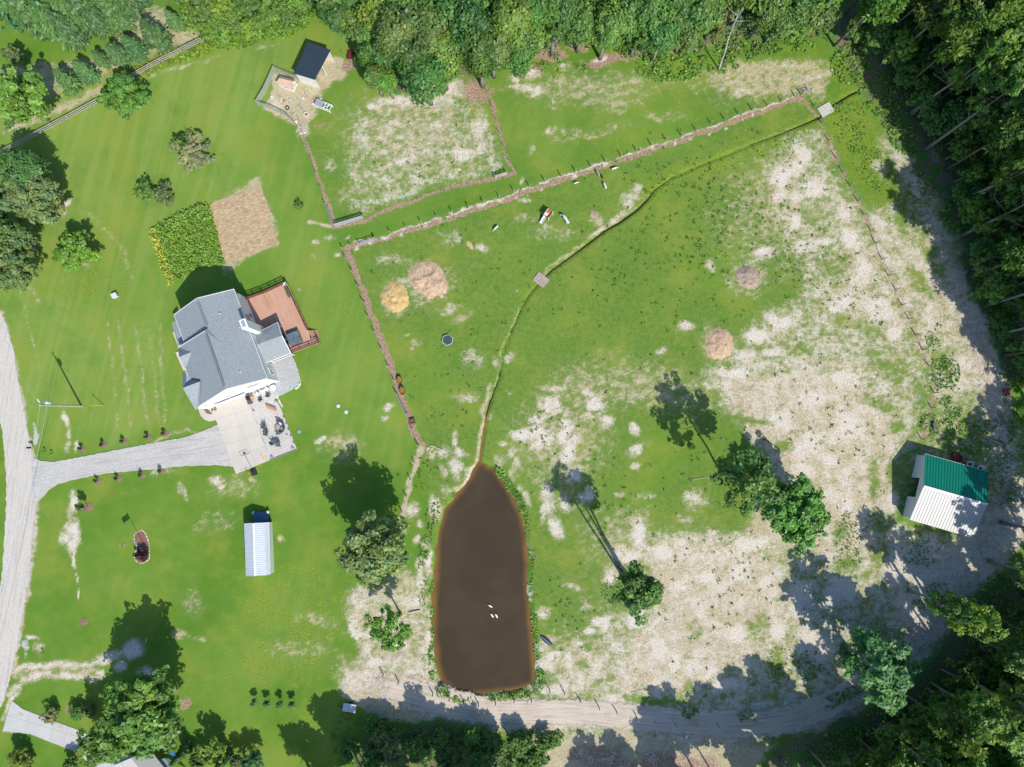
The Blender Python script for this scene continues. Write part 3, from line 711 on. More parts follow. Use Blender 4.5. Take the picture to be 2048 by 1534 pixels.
def concrete(name, col, stain):
    t = NT(name); p = t.pos()
    a = t.noise(p, .5, 5, .65); b = t.noise(p, 9, 2, .6)
    c = t.mix(t.ramp(a, .35, .68), tuple(x * .90 for x in col), col)
    c = t.mix(t.math('MULTIPLY', t.ramp(b, .4, .7), .4), c, tuple(x * .82 for x in col))
    s_ = t.noise(p, .33, 3, .6)
    c = t.mix(t.math('MULTIPLY', t.ramp(s_, .64, .74), .5), c, stain)
    t.val(t.b.inputs['Base Color'], c); t.b.inputs['Roughness'].default_value = .85
    return t.m
m_conc = concrete('driveway_concrete', (.56, .52, .46), (.60, .44, .28))
m_conc2 = concrete('old_concrete', (.52, .515, .495), (.40, .30, .22))
DRV = [(394,812),(480,786),(489,790),(503,818),(541,919.5),(472,948),(432,840),(419,843),(409,839.5),(401,831)]
sheet('concrete_driveway', DRV, .13, m_conc)
JO = M('concrete_joint', (.40, .37, .33), .9, .1)
jb = MB()
for a, b in (((459,801),(512,931)), ((441,862),(513,843)), ((452,889),(522,868)), ((461,917),(531,893)), ((434,838),(504,817))):
    a = P(*a, .134); b = P(*b, .134); jb.bar(a, b, .05, .012)
structure(jb.build('driveway_joints', JO))
structure(MB().prism([P(x, y, 0) for x, y in ragged([(519,912),(522,906),(528,907),(532,911),(537,915),(534,920),(527,919),(522,917)], 1.1, 1.5)], .05, .1345).build('rust_stain', M('rust_stain_concrete', (.58, .44, .31), .9, .3, 2.5)))
sheet('gravel_patio', [(489,789),(503,816),(520,862),(541,919),(594,898.5),(580,862),(565,824),(551,796),(545,782)], .108, g_patio, .5)
sheet('gravel_patio', [(480,786),(490,792),(502,815),(530,806),(552,797),(560,791),(581,781),(597,770),(599,758),(596,740),(590,722),(582,709),(536,722),(556,762)], .100, g_blue, .7)
sheet('concrete_path', [(23,1401),(45,1418),(85,1434),(162,1462),(190,1478),(240,1500),(300,1530),(300,1590),(200,1545),(150,1502),(105,1486),(60,1468),(5,1462)], .10, m_conc2)
jb = MB()
for a, b in (((15,1431),(160,1475)), ((60,1420),(52,1466)), ((110,1446),(100,1482)), ((137,1452),(125,1490))):
    jb.bar(P(*a, .104), P(*b, .104), .05, .012)
structure(jb.build('path_joints', JO))

# ------------------------------------------------------------------ trees and bushes
def leaf_material():
    t = NT('foliage')
    a = t.new('ShaderNodeAttribute', attribute_name='tone')
    oi = t.new('ShaderNodeObjectInfo')
    c = t.mix(1.0, oi.outputs['Color'], a.outputs['Color'], 'MULTIPLY')
    d = t.new('ShaderNodeBsdfDiffuse'); tr = t.new('ShaderNodeBsdfTranslucent')
    gl = t.new('ShaderNodeBsdfGlossy'); gl.inputs['Roughness'].default_value = .5
    t.l.new(c, d.inputs[0]); t.l.new(t.mix(1.0, c, (1.25, 1.35, .6), 'MULTIPLY'), tr.inputs[0])
    mx = t.new('ShaderNodeMixShader'); mx.inputs[0].default_value = .34
    t.l.new(d.outputs[0], mx.inputs[1]); t.l.new(tr.outputs[0], mx.inputs[2])
    m2 = t.new('ShaderNodeMixShader'); m2.inputs[0].default_value = .035
    t.l.new(mx.outputs[0], m2.inputs[1]); t.l.new(gl.outputs[0], m2.inputs[2])
    t.l.new(m2.outputs[0], t.n['Material Output'].inputs[0])
    return t.m
LEAF = leaf_material()
def unit(v): return v / (np.linalg.norm(v, axis=1, keepdims=True) + 1e-9)
def leaves_mesh(name, c, nrm, size, tone, aspect=1.7, mats=None, axis=None):
    """one leaf-clump quad per centre"""
    n = len(c); nrm = unit(nrm)
    r_ = RNG.normal(size=(n, 3)) if axis is None else axis
    t1 = unit(r_ - (r_ * nrm).sum(1, keepdims=True) * nrm)
    t2 = np.cross(nrm, t1)
    s_ = np.asarray(size).reshape(-1, 1)
    a = t1 * s_ * aspect / 2; b = t2 * s_ / 2
    fold = nrm * s_ * .18
    v = np.stack([c - a, c - b - fold, c + a, c + b - fold], 1).reshape(-1, 3)
    me = fast_mesh(name, v, np.arange(n * 4).reshape(-1, 4), mats or LEAF)
    rgba = np.concatenate([np.repeat(tone, 4, 0), np.ones((n * 4, 1))], 1)
    set_attr(me, 'tone', rgba)
    return me
def tones(n, lo=.72, hi=1.3, hue=.16):
    b = RNG.uniform(lo, hi, n)
    h = RNG.normal(0, hue, n)
    return np.stack([b * (1 + h), b * (1 + h * .35), b * (1 - h * .6)], 1)
def sphere_dirs(n, up=-.25):
    d = unit(RNG.normal(size=(n * 6, 3)))
    d = d[d[:, 2] > up][:n]
    return d
def crown_broad(nclump, nleaf, rc, leaf, rz=1.0, gap=.0, up=-.35, rmin=.55):
    """lumpy broadleaf crown inside the unit ball (z scaled by rz): clumps of leaves on a shell"""
    cd = sphere_dirs(nclump, up)
    rad = RNG.uniform(rmin, 1.0, (len(cd), 1)) ** .6
    lob = 1 + .28 * np.sin(cd[:, :1] * 5 + RNG.uniform(0, 6)) * np.cos(cd[:, 1:2] * 4 + RNG.uniform(0, 6))
    cc = cd * rad * lob * (1 - rc * .7)
    ct_ = tones(len(cd), .75, 1.25, .12)
    C_, N_, T_ = [], [], []
    for i in range(len(cd)):
        k = int(nleaf * RNG.uniform(.6, 1.3)); r_ = rc * RNG.uniform(.65, 1.25)
        d = sphere_dirs(k, -.55)
        p = cc[i] + d * r_ * RNG.uniform(.55, 1.0, (len(d), 1)) * np.array([1, 1, .8])
        C_.append(p); N_.append(d * .55 + cd[i] * .35 + np.array([0, 0, .55]) + RNG.normal(0, .35, d.shape))
        T_.append(ct_[i] * RNG.uniform(.78, 1.22, (len(d), 1)))
    C_ = np.concatenate(C_); N_ = np.concatenate(N_); T_ = np.concatenate(T_)
    C_[:, 2] *= rz
    return C_, N_, T_, leaf
def crown_lobed(nlobe, ncl, nleaf, rl, rc, leaf, up=-.5, rmin=.45):
    """open crown: separate limbs end in lobes of leaf clumps with gaps between the lobes"""
    C_, N_, T_ = [], [], []
    ld = sphere_dirs(nlobe, up)
    for d0 in ld:
        lc = d0 * RNG.uniform(rmin, 1.0) ** .7 * (1 - rl * .6); r0_ = rl * RNG.uniform(.65, 1.3); lt = tones(1, .82, 1.2, .10)
        for _ in range(max(2, int(ncl * (r0_ / rl) ** 1.5))):
            cd = unit(RNG.normal(size=(1, 3)))[0]
            cc = lc + cd * r0_ * RNG.uniform(.3, 1.0) * np.array([1, 1, .7])
            k = int(nleaf * RNG.uniform(.6, 1.3)); d = sphere_dirs(k, -.6); k = len(d); r_ = rc * RNG.uniform(.6, 1.3)
            C_.append(cc + d * r_ * RNG.uniform(.4, 1.0, (k, 1)) * np.array([1, 1, .75]))
            N_.append(d * .5 + cd * .3 + np.array([0, 0, .55]) + RNG.normal(0, .4, d.shape))
            T_.append(lt * tones(1, .82, 1.2, .06) * RNG.uniform(.8, 1.22, (k, 1)))
    return np.concatenate(C_), np.concatenate(N_), np.concatenate(T_), leaf
def crown_pine(nb, nleaf, rc, rz=1.0):
    """tufted pine crown: whorls of branches with needle sprays, sky between them"""
    C_, N_, T_, A_ = [], [], [], []
    for i in range(nb):
        h = RNG.uniform(-1, 1); ang = RNG.uniform(0, 6.28)
        reach = (1 - .55 * max(0, h) - .25 * max(0, -h)) * RNG.uniform(.35, 1.0)
        k = int(nleaf * RNG.uniform(.6, 1.3))
        base = np.array([math.cos(ang) * reach, math.sin(ang) * reach, h * .9 + .1 * reach])
        d = sphere_dirs(k, -.4); k = len(d)
        r_ = rc * RNG.uniform(.7, 1.2)
        C_.append(base + d * r_ * RNG.uniform(.15, 1.0, (k, 1)) * np.array([1, 1, .7]))
        A_.append(d); N_.append(np.cross(d, RNG.normal(size=(k, 3))) + np.array([0, 0, .5]))
        T_.append(tones(1, .75, 1.25, .14) * RNG.uniform(.75, 1.25, (k, 1)))
    C_ = np.concatenate(C_); C_[:, 2] *= rz
    return C_, np.concatenate(N_), np.concatenate(T_), np.concatenate(A_)
def crown_cone(layers, per, nleaf):
    """feathery conical evergreen, base at z=0, tip at z=1, base radius 1"""
    C_, N_, T_, A_ = [], [], [], []
    for l in range(layers):
        z = (l + .3) / layers
        rr = (1 - z) ** .8
        for b in range(max(3, int(per * (rr + .15)))):
            ang = RNG.uniform(0, 6.28); out = rr * RNG.uniform(.5, 1.08)
            k = nleaf
            s_ = RNG.uniform(.25, 1.0, (k, 1))
            dirv = np.array([math.cos(ang), math.sin(ang), .12])
            p = dirv * out * s_ + RNG.normal(0, .10, (k, 3)) * np.array([1, 1, .25]) + np.array([0, 0, z - .05 * out])
            C_.append(p); A_.append(np.repeat(dirv[None], k, 0) + RNG.normal(0, .3, (k, 3)))
            N_.append(np.repeat(np.array([[0, 0, 1.]]), k, 0) + dirv * .5 + RNG.normal(0, .4, (k, 3)))
            T_.append(tones(1, .72, 1.25, .12) * RNG.uniform(.75, 1.25, (k, 1)))
    return np.concatenate(C_), np.concatenate(N_), np.concatenate(T_), np.concatenate(A_)

BARK = {'grey': M('grey_bark', (.26, .24, .21), .9, .3, 2), 'brown': M('brown_bark', (.17, .125, .09), .9, .3, 2), 'pale': M('pale_bark', (.50, .485, .45), .85, .2, 2)}
def trunk_mesh(h, r0, r1, limbs, lo, spread, seed, lean=.0, forks=1):
    """tapered trunk with limbs reaching into the crown; unit crown radius = spread"""
    q = random.Random(seed); mb = MB()
    for fk in range(forks):
        fa = fk * 2 * math.pi / forks + q.random()
        off = .35 * (forks > 1)
        pts = []; n = 7
        for i in range(n):
            t = i / (n - 1)
            o = off * (1 + 3.0 * t)
            pts.append(Vector((math.cos(fa) * o + lean * t + q.uniform(-.08, .08) * h * .05, math.sin(fa) * o + q.uniform(-.08, .08) * h * .05, t * h)))
        mb.tube(pts, [r0 * 1.35] + [r0 + (r1 - r0) * i / (n - 1) for i in range(1, n)], 8)
        for k in range(limbs):
            t = lo + (1 - lo) * (k + q.random()) / limbs * .9
            i = min(int(t * (n - 1)), n - 2); b = pts[i].lerp(pts[i + 1], t * (n - 1) - i)
            a = q.random() * 6.28; ln = spread * q.uniform(.45, .85) * (1.1 - .6 * (t - lo) / (1.01 - lo))
            e = b + Vector((math.cos(a) * ln, math.sin(a) * ln, ln * q.uniform(.3, .8)))
            mid = b.lerp(e, .5) + Vector((q.uniform(-.1, .1), q.uniform(-.1, .1), -.06)) * ln
            rb = (r0 + (r1 - r0) * t) * .5
            mb.tube([b, mid, e], [rb, rb * .65, rb * .2], 5)
    return mb
PROTO = {}
def proto(kind, hgt, rad, zc, rz, crown, trunk, bark):
    """crown centre at zc, horizontal radius rad, half height rz (metres, nominal)"""
    c, n, t, s_ = crown[:4]
    ax = None
    if hasattr(s_, 'shape'): ax = s_; size = np.full(len(c), crown[4]); asp = crown[5]
    else: size = RNG.uniform(.75, 1.3, len(c)) * s_; asp = 1.55
    pts = c * np.array([rad, rad, rz]) + np.array([0, 0, zc])
    me = leaves_mesh(kind + '_crown', pts, n, size, t, asp, axis=ax)
    tm = trunk.mesh(kind + '_trunk', BARK[bark]); tm.shade_smooth()
    PROTO.setdefault(kind, []).append((hgt, rad, zc, me, tm))
for i in range(3):
    PROTO_SEED = i
    proto('oak', 15, 4.2, 9.6, 5.2, crown_broad(62, 92, .34, .40, up=-.5), trunk_mesh(12.5, .30, .08, 9, .35, 4, i), 'grey')
for i in range(2):
    proto('lone', 11, 4.0, 6.2, 4.6, crown_lobed(34, 8, 40, .36, .15, .30, up=-.7), trunk_mesh(9, .26, .07, 10, .25, 3.6, 10 + i), 'grey')
for i in range(3):
    proto('tall', 23, 3.6, 16.6, 6.2, crown_lobed(34, 8, 36, .34, .16, .36, up=-.85, rmin=.25), trunk_mesh(21, .20, .06, 9, .6, 3.2, 20 + i), 'grey')
for i in range(3):
    c_, n_, t_, a_p = crown_pine(58, 95, .30)
    proto('pine', 23, 3.3, 17.2, 5.8, (c_, n_, t_, a_p, .34, 2.4), trunk_mesh(22.3, .19, .05, 12, .62, 3.0, 30 + i), 'brown')
for i in range(2):
    c_, n_, t_, a_p = crown_cone(17, 15, 30)
    proto('cone', 7.5, 2.0, .3, 7.2, (c_, n_, t_, a_p, .26, 2.3), trunk_mesh(7.0, .14, .03, 6, .2, 1.2, 40 + i), 'brown')
for i in range(3):
    proto('shrub', 2.6, 1.7, 1.15, 1.35, crown_lobed(26, 7, 22, .34, .16, .17, up=-.4, rmin=.3), trunk_mesh(1.9, .07, .03, 6, .15, 1.2, 50 + i, forks=3), 'brown')
for i in range(3):
    proto('small', 5.6, 2.4, 3.3, 2.3, crown_lobed(26, 8, 26, .36, .16, .24, up=-.7), trunk_mesh(4.6, .12, .04, 8, .25, 2, 60 + i), 'grey')
proto('triple', 22, 4.3, 17.0, 5.2, crown_lobed(26, 7, 34, .34, .15, .30, up=-.9, rmin=.2), trunk_mesh(20, .24, .06, 7, .62, 3.2, 70, forks=3), 'grey')
proto('sparse', 17, 4.6, 12.0, 5.4, crown_lobed(22, 8, 36, .33, .15, .32, up=-.9, rmin=.3), trunk_mesh(15.5, .27, .06, 10, .45, 3.6, 71), 'grey')
proto('airy', 17, 4.6, 12.0, 5.4, crown_lobed(26, 7, 30, .28, .13, .30, up=-.9, rmin=.45), trunk_mesh(15.5, .20, .05, 12, .45, 4.0, 73), 'grey')
proto('airy', 17, 4.6, 12.0, 5.4, crown_lobed(24, 7, 28, .28, .13, .30, up=-.9, rmin=.45), trunk_mesh(15.5, .20, .05, 12, .45, 4.0, 74), 'grey')
proto('twiggy', 2.6, 1.7, 1.15, 1.35, crown_lobed(30, 6, 16, .28, .12, .13, up=-.4, rmin=.3), trunk_mesh(2.2, .06, .02, 14, .1, 1.5, 75, forks=4), 'pale')
proto('sapling', 2.0, .42, 1.3, .62, crown_broad(14, 26, .4, .14, up=-.8), trunk_mesh(1.5, .025, .012, 4, .4, .3, 72), 'brown')

GREEN = {'oak': (.118, .235, .046), 'bright': (.160, .315, .045), 'pine': (.125, .195, .060), 'cone': (.130, .265, .085), 'olive': (.180, .250, .078), 'dark': (.060, .140, .036),
         'lime': (.22, .335, .045), 'brown': (.31, .33, .13), 'yellow': (.27, .33, .05), 'purple': (.085, .045, .045), 'mid': (.138, .265, .045), 'deep': (.100, .205, .045), 'sunny': (.170, .290, .052), 'olivegreen': (.155, .240, .070)}
def tint(c, j=.12):
    c = GREEN[c] if isinstance(c, str) else c
    b = rnd.uniform(1 - j, 1 + j)
    return (c[0] * b * rnd.uniform(1 - j, 1 + j), c[1] * b, c[2] * b * rnd.uniform(1 - j, 1 + j), 1)
NAMES = {'oak': 'leafy_tree', 'lone': 'leafy_tree', 'tall': 'tall_tree', 'pine': 'pine_tree', 'cone': 'conifer', 'shrub': 'shrub', 'small': 'small_tree', 'triple': 'tall_tree', 'sparse': 'tall_tree', 'sapling': 'sapling', 'airy': 'tall_tree', 'twiggy': 'shrub'}
def tree_at(kind, loc, hgt, rad, color, label, group=None, cat='tree', name=None, rz=None, tilt=0.0):
    """a tree standing on loc, hgt metres high with a crown of radius rad"""
    h0, r0, zc, cm, tm = rnd.choice(PROTO[kind])
    root = thing(name or NAMES[kind], loc, label, cat, group)
    if tilt: root.rotation_euler = (R(rnd.gauss(0, tilt)), R(rnd.gauss(0, tilt)), 0)
    cr = bpy.data.objects.new('crown', cm); C.objects.link(cr); cr.parent = root
    tr = bpy.data.objects.new('trunk', tm); C.objects.link(tr); tr.parent = root
    s_ = (rad / r0, rad / r0, hgt / h0)
    a = rnd.uniform(0, 6.28) if rz is None else rz
    cr.scale = s_; cr.rotation_euler = (0, 0, a); cr.color = tint(color)
    k = min(1.6, max(.5, (hgt / h0) ** .8))
    tr.scale = (k, k, hgt / h0); tr.rotation_euler = (0, 0, a)
    return root
def tree(kind, px, py, hgt, rad, color, label, group=None, cat='tree', name=None):
    """(px, py): where the middle of the crown stands in the photograph"""
    h0, r0, zc = PROTO[kind][0][:3]
    zf = {'cone': .35}.get(kind, zc / h0)
    p = P(px, py, hgt * zf)
    return tree_at(kind, (p.x, p.y, gh(p.x, p.y) - .05), hgt, rad, color, label, group, cat, name)

# lone trees and shrubs of the garden
tree('lone', 40, 200, 12, 4.7, 'bright', 'big bright green tree beside the end of the board fence')
tree('lone', 247, 193, 7.5, 3.6, 'bright', 'round bright green tree standing on the board fence line')
tree('small', 152, 500, 6, 3.2, (.19, .345, .045), 'lime green round tree alone on the front lawn with a dark shadow')
tree('twiggy', 388, 302, 3.2, 3.7, 'brown', 'wide browning olive shrub on the open back lawn', cat='shrub')
tree('shrub', 366, 288, 3.4, 1.7, 'mid', 'green shoots rising from the edge of the browning shrub', cat='shrub')
tree('shrub', 292, 381, 2.6, 2.0, 'mid', 'western half of the pair of olive bushes near the ploughed plot', cat='shrub')
tree('shrub', 328, 388, 2.6, 2.0, 'olive', 'eastern half of the pair of olive bushes near the ploughed plot', cat='shrub')
tree('shrub', 598, 410, 1.4, .85, 'mid', 'small leafy bush on the lawn between ploughed plot and paddock', cat='shrub')
tree('oak', 45, 345, 11, 4.0, 'deep', 'dark loose tree by the board fence at the edge of the front lawn')
tree('lone', 18, 385, 11, 4.2, (.19, .265, .085), 'shaggy olive tree below the dark loose tree on the western edge')
tree('lone', 74, 398, 11, 4.0, (.20, .27, .09), 'shaggy olive tree beside the patch of white sand')
tree('lone', 22, 480, 11, 3.5, (.17, .26, .08), 'olive green tree in the middle of the western group')
tree('lone', 20, 535, 11, 3.4, (.18, .265, .08), 'olive green tree at the road end of the western group')
tree('lone', -30, 440, 12, 3.8, 'olivegreen', 'olive green tree cut off by the western border of the western group')
tree('small', 28, 112, 4.5, 1.6, 'olive', 'thin olive tree behind the big bright green tree')
# the conifer plantation
K = 'conifers planted behind the board fence'
for x, y, h_, r_, lb in ((310, 72, 6.2, 2.3, 'largest conifer at the eastern end of the fence row'), (268, 97, 5.2, 1.9, 'conifer beside the largest one of the fence row'), (237, 112, 5.0, 1.9, 'conifer behind the round bright green tree'), (203, 120, 4.0, 1.3, 'slim pale conifer between two bushier ones'), (172, 143, 4.8, 1.9, 'second conifer from the western end of the fence row'), (134, 162, 4.8, 2.0, 'conifer at the western end of the fence row'), (348, 42, 4.2, 1.4, 'slim small conifer beside the yellow green thicket')):
    tree('cone', x, y, h_, r_, 'cone', lb, K)
for i, (x, y, h_, r_, c_) in enumerate(((20, 5, 10, 3.6, 'cone'), (70, 25, 10, 3.4, 'cone'), (112, 50, 9, 3.2, 'cone'), (135, 15, 11, 3.4, 'cone'), (140, 62, 7.5, 2.4, 'cone'), (180, 32, 9, 3.0, 'cone'), (222, 14, 9, 2.8, 'cone'), (236, 36, 7, 2.2, 'cone'), (85, -10, 11, 3.4, 'cone'), (180, -15, 12, 3.4, 'cone'), (245, -15, 12, 3.2, 'cone'), (-10, -15, 12, 3.6, 'cone'))):
    tree('cone', x, y, h_, r_, c_, 'bluish green conifer packed in the dense stand', 'dense stand of conifers in the plantation')
# thicket of young trees beyond the back lawn
TH_ = 'young trees of the thicket beyond the back lawn'
for x, y, h_, r_, c_ in ((395, 15, 6, 2.6, 'mid'), (415, 45, 5, 2.2, 'bright'), (450, 15, 6, 2.4, 'lime'), (440, 62, 4.5, 1.9, 'bright'), (468, 45, 4.5, 2.0, 'mid'), (495, 15, 5.5, 2.4, 'mid'), (498, 55, 4.2, 1.8, 'lime'), (530, 40, 4.2, 1.9, 'bright'), (545, 10, 5, 2.3, 'bright'), (575, 30, 4.2, 1.8, 'mid'), (590, 5, 5, 2.2, 'bright'), (618, -10, 5, 2.2, 'mid'), (375, -15, 7, 2.8, 'mid'), (430, -20, 7, 2.8, 'lime'), (490, -25, 7, 2.8, 'mid'), (550, -30, 7, 2.8, 'mid')):
    tree('small', x, y, h_, r_, c_, 'young bushy tree of the bright thicket', TH_)
# woods behind the paddock and the top field
WB = 'leafy trees of the woods behind the paddock'
for x, y, h_, r_, c_ in ((680, 20, 12, 3.2, 'deep'), (715, 40, 12, 3.0, 'oak'), (742, 75, 13, 2.8, 'mid'), (735, 110, 10, 2.2, 'oak'), (760, 35, 14, 3.2, 'mid'), (770, 100, 15, 3.0, 'mid'), (752, 158, 8, 2.2, 'mid'), (775, 165, 8, 1.8, 'bright'), (800, 70, 16, 3.4, 'oak'), (815, 20, 16, 3.6, 'oak'), (835, 110, 17, 3.8, 'oak'), (850, 155, 15, 3.6, 'oak'), (865, 60, 17, 4.0, 'oak'), (880, 115, 16, 3.8, 'oak'), (895, 20, 17, 4.0, 'deep'), (940, 65, 17, 3.6, 'oak'), (960, 110, 15, 3.2, 'oak'), (980, 35, 16, 3.8, 'mid'), (985, 95, 14, 3.0, 'oak'), (1025, 40, 16, 3.6, 'mid'), (1032, 110, 12, 2.8, 'mid'), (1050, 75, 14, 3.2, 'oak'), (1070, 20, 16, 3.6, 'oak'), (1110, 50, 14, 3.2, 'deep'), (1120, 10, 16, 3.6, 'oak'), (1165, 45, 14, 3.4, 'mid'), (1200, 15, 15, 3.6, 'bright'), (1215, 55, 13, 3.0, 'mid'), (1255, 30, 14, 3.4, 'mid'), (1275, 72, 12, 3.0, 'oak'), (1305, 25, 14, 3.4, 'oak'), (1325, 70, 12, 2.8, 'oak'), (1350, 20, 14, 3.2, 'mid'), (1370, 62, 10, 2.6, 'deep'), (1400, 20, 13, 3.2, 'oak'), (1430, 40, 9, 2.4, 'olive'), (1460, 10, 11, 2.8, 'mid'), (1500, 30, 8, 2.4, 'olive'), (1535, 20, 11, 3.0, 'deep'), (1560, 40, 10, 2.8, 'mid'), (1590, 15, 12, 3.0, 'mid'), (1600, 50, 8, 2.2, 'bright'), (1635, 20, 12, 3.0, 'deep')):
    tree(rnd.choice(['oak', 'oak', 'oak', 'lone']), x, y, h_ * rnd.uniform(.85, 1.15), r_ * rnd.uniform(.85, 1.15), tint(c_, .22)[:3], 'leafy tree of the woods along the top of the field', WB)
for x in range(640, 1680, 62):
    tree('oak', x + rnd.uniform(-15, 15), -38 + rnd.uniform(-12, 10), 17, 4.0, rnd.choice(['oak', 'mid', 'deep']), 'leafy tree of the woods along the top of the field', WB)
# tall dark woods on the eastern side
WE = 'tall trees of the dark woods along the eastern track'
def in_poly(x, y, pts):
    c = False; n = len(pts)
    for i in range(n):
        (x0, y0), (x1, y1) = pts[i], pts[(i+1) % n]
        if (y0 > y) != (y1 > y) and x < (x1 - x0) * (y - y0) / (y1 - y0) + x0: c = not c
    return c
def scatter(pts, gap, tries, keep=lambda x, y: True):
    out = []
    xs_ = [p[0] for p in pts]; ys_ = [p[1] for p in pts]
    for _ in range(tries):
        x, y = rnd.uniform(min(xs_), max(xs_)), rnd.uniform(min(ys_), max(ys_))
        if in_poly(x, y, pts) and keep(x, y) and all((x - a)**2 + (y - b)**2 > gap * gap for a, b in out): out.append((x, y))
    return out
EDGE_E = [(1668, 92), (1700, 75), (1772, 128), (1806, 178), (1820, 226), (1852, 298), (1890, 340), (1918, 402), (1926, 470), (1938, 556), (1975, 610), (1992, 668), (2006, 712), (2020, 700)]
for i, (x, y) in enumerate(EDGE_E):
    p = G(x, y)
    tree_at('airy' if i % 3 else 'pine', p, rnd.uniform(21, 25), rnd.uniform(2.9, 3.5), rnd.choice(['deep', 'oak', 'mid']), 'pale trunked tall tree standing on the rim of the eastern woods', 'tall trees on the rim of the eastern woods', tilt=2.0)
for x, y in scatter([(1640,20),(1720,60),(1830,180),(1880,300),(1945,420),(1960,560),(2020,660),(2045,760),(2080,860),(2150,900),(2150,-40),(1760,-60)], 42, 3000):
    p = G(x, y); k = rnd.choice(['tall', 'tall', 'pine', 'pine'])
    tree_at(k, p, rnd.uniform(19, 25), rnd.uniform(2.9, 3.9), rnd.choice(['deep', 'oak', 'mid', 'sunny', 'sunny']) if k == 'tall' else rnd.choice(['pine', 'mid', 'sunny']), 'tall close grown tree within the dark eastern woods', WE, tilt=2.2)
# under-storey of the eastern rim
for x, y in scatter([(1685,75),(1785,150),(1850,290),(1915,395),(1940,560),(2000,680),(2050,780),(2060,0),(1760,0)], 29, 2600)[:170]:
    p = G(x, y)
    tree_at('small', p, rnd.uniform(3.5, 9.5), rnd.uniform(1.6, 3.0), rnd.choice([(.15, .31, .07), 'mid', 'bright']), 'young understorey tree in the shade of the eastern woods', 'understorey trees of the eastern woods', name='young_tree', tilt=3)  # pale leaf colours stand in for ambient light under the canopy
# south eastern woods and the trees whose shade falls on the track
WS = 'tall trees of the south eastern woods'
for x, y in scatter([(1770,1400),(1850,1345),(1930,1250),(2010,1180),(2080,1110),(2200,1100),(2200,1680),(1560,1680),(1600,1580),(1690,1470)], 56, 1500):
    p = G(x, y); k = rnd.choice(['tall', 'pine', 'sparse'])
    tree_at(k, p, rnd.uniform(15, 21), rnd.uniform(2.8, 3.7), rnd.choice(['mid', 'oak', 'sunny', 'bright', 'sunny']), 'tall green tree within the south eastern woods', WS, tilt=2.2)
tree('sparse', 1758, 1332, 15, 6.3, (.11, .245, .065), 'wide open crowned tree leaning over the southern bend of the track')
tree('sparse', 1955, 1240, 17, 3.4, 'lime', 'yellow green crown standing out against the dark south eastern woods')
tree('sparse', 1905, 1215, 16, 2.6, 'mid', 'thin branched tree in front of the yellow green crown')
for x, y in scatter([(1760,1430),(1840,1370),(1930,1280),(2010,1210),(2070,1180),(2070,1560),(1640,1560),(1680,1500)], 34, 1600)[:70]:
    p = G(x, y)
    tree_at(rnd.choice(['small', 'lone', 'small']), p, rnd.uniform(5, 11), rnd.uniform(1.9, 3.1), rnd.choice(['mid', (.15, .31, .07), 'sunny', 'bright']), 'young understorey tree in the south eastern woods', 'understorey trees of the south eastern woods', name='young_tree', tilt=3)  # leaf colours raised to lift the woodland shade
tree('tall', 1985, 1440, 20, 3.6, 'lime', 'yellow green tall tree near the southern end of the woods')
for x, y, h_ in ((1978, 1122, 18), (2002, 1045, 18), (2046, 1000, 17), (2085, 1120, 20), (2050, 1185, 18), (2050, 1230, 18), (2075, 940, 17), (2100, 880, 19), (2120, 1020, 20)):
    p = G(x, y)
    tree_at('sparse', p, h_, rnd.uniform(3.4, 4.2), rnd.choice(['oak', 'mid', 'deep']), 'open crowned tree shading the track east of the barn', 'open crowned trees east of the barn')
WO = 'trees of the southern strip of woods'
for x, y, h_ in ((735, 1555, 17), (770, 1600, 20), (815, 1570, 16), (850, 1610, 19), (905, 1560, 17), (960, 1590, 18), (1010, 1570, 15), (1020, 1640, 20), (1250, 1640, 15), (1310, 1650, 17), (1390, 1640, 19), (1450, 1590, 19), (1400, 1560, 17), (1500, 1560, 18), (720, 1640, 18), (1560, 1520, 17), (1620, 1500, 18), (1660, 1560, 19)):
    p = G(x, y)
    tree_at('tall', p, h_, rnd.uniform(3.2, 4.0), rnd.choice(['oak', 'mid', 'deep']), 'tree of the strip of woods south of the dirt track', WO)
for i, (x, y, h_, r_, c_) in enumerate(((765, 1475, 5, 1.9, 'olive'), (742, 1452, 3.5, 1.3, 'mid'), (790, 1495, 6, 2.2, 'olive'), (745, 1515, 5, 2.0, 'mid'), (835, 1500, 5, 1.8, 'mid'), (880, 1480, 3.5, 1.6, 'mid'), (945, 1470, 4, 1.6, 'mid'), (985, 1490, 4, 1.8, 'deep'), (1040, 1490, 4, 2.0, 'mid'), (1095, 1485, 3, 1.4, 'mid'), (900, 1520, 5, 2.0, 'deep'), (960, 1520, 5, 2.2, 'deep'), (1060, 1525, 5, 2.0, 'mid'), (700, 1500, 4, 1.6, 'mid'))):
    tree('small', x, y, h_, r_, c_, 'scrubby young tree south of the dirt track', 'scrubby young trees beside the dirt track', name='young_tree')
# single trees of the pasture
p = G(1241, 1136); tree_at('triple', p, 21, 4.2, 'oak', 'tall tree with three bare trunks casting a long shadow over the pasture')
p = G(1445, 948); tree_at('airy', p, 18.5, 5.4, 'oak', 'dark open crowned tree with a long trunk shadow in the pasture')
p = G(1556, 1018); tree_at('lone', p, 12, 5.3, (.125, .295, .045), 'dense bright green tree beside the white roofed barn')
p = G(777, 1072); tree_at('lone', p, 15.5, 5.3, (.215, .29, .09), 'thin olive crowned tree between shed and pond')
p = G(800, 1225); tree_at('airy', p, 12, 3.6, 'bright', 'leaning light olive tree on the bank of the pond')
p = G(338, 1384); tree_at('lone', p, 14, 6.6, (.135, .265, .042), 'large spreading tree over the roof in the lower garden')
tree('lone', 205, 1480, 9, 3.4, 'mid', 'lower rounded tree overhanging the concrete path')
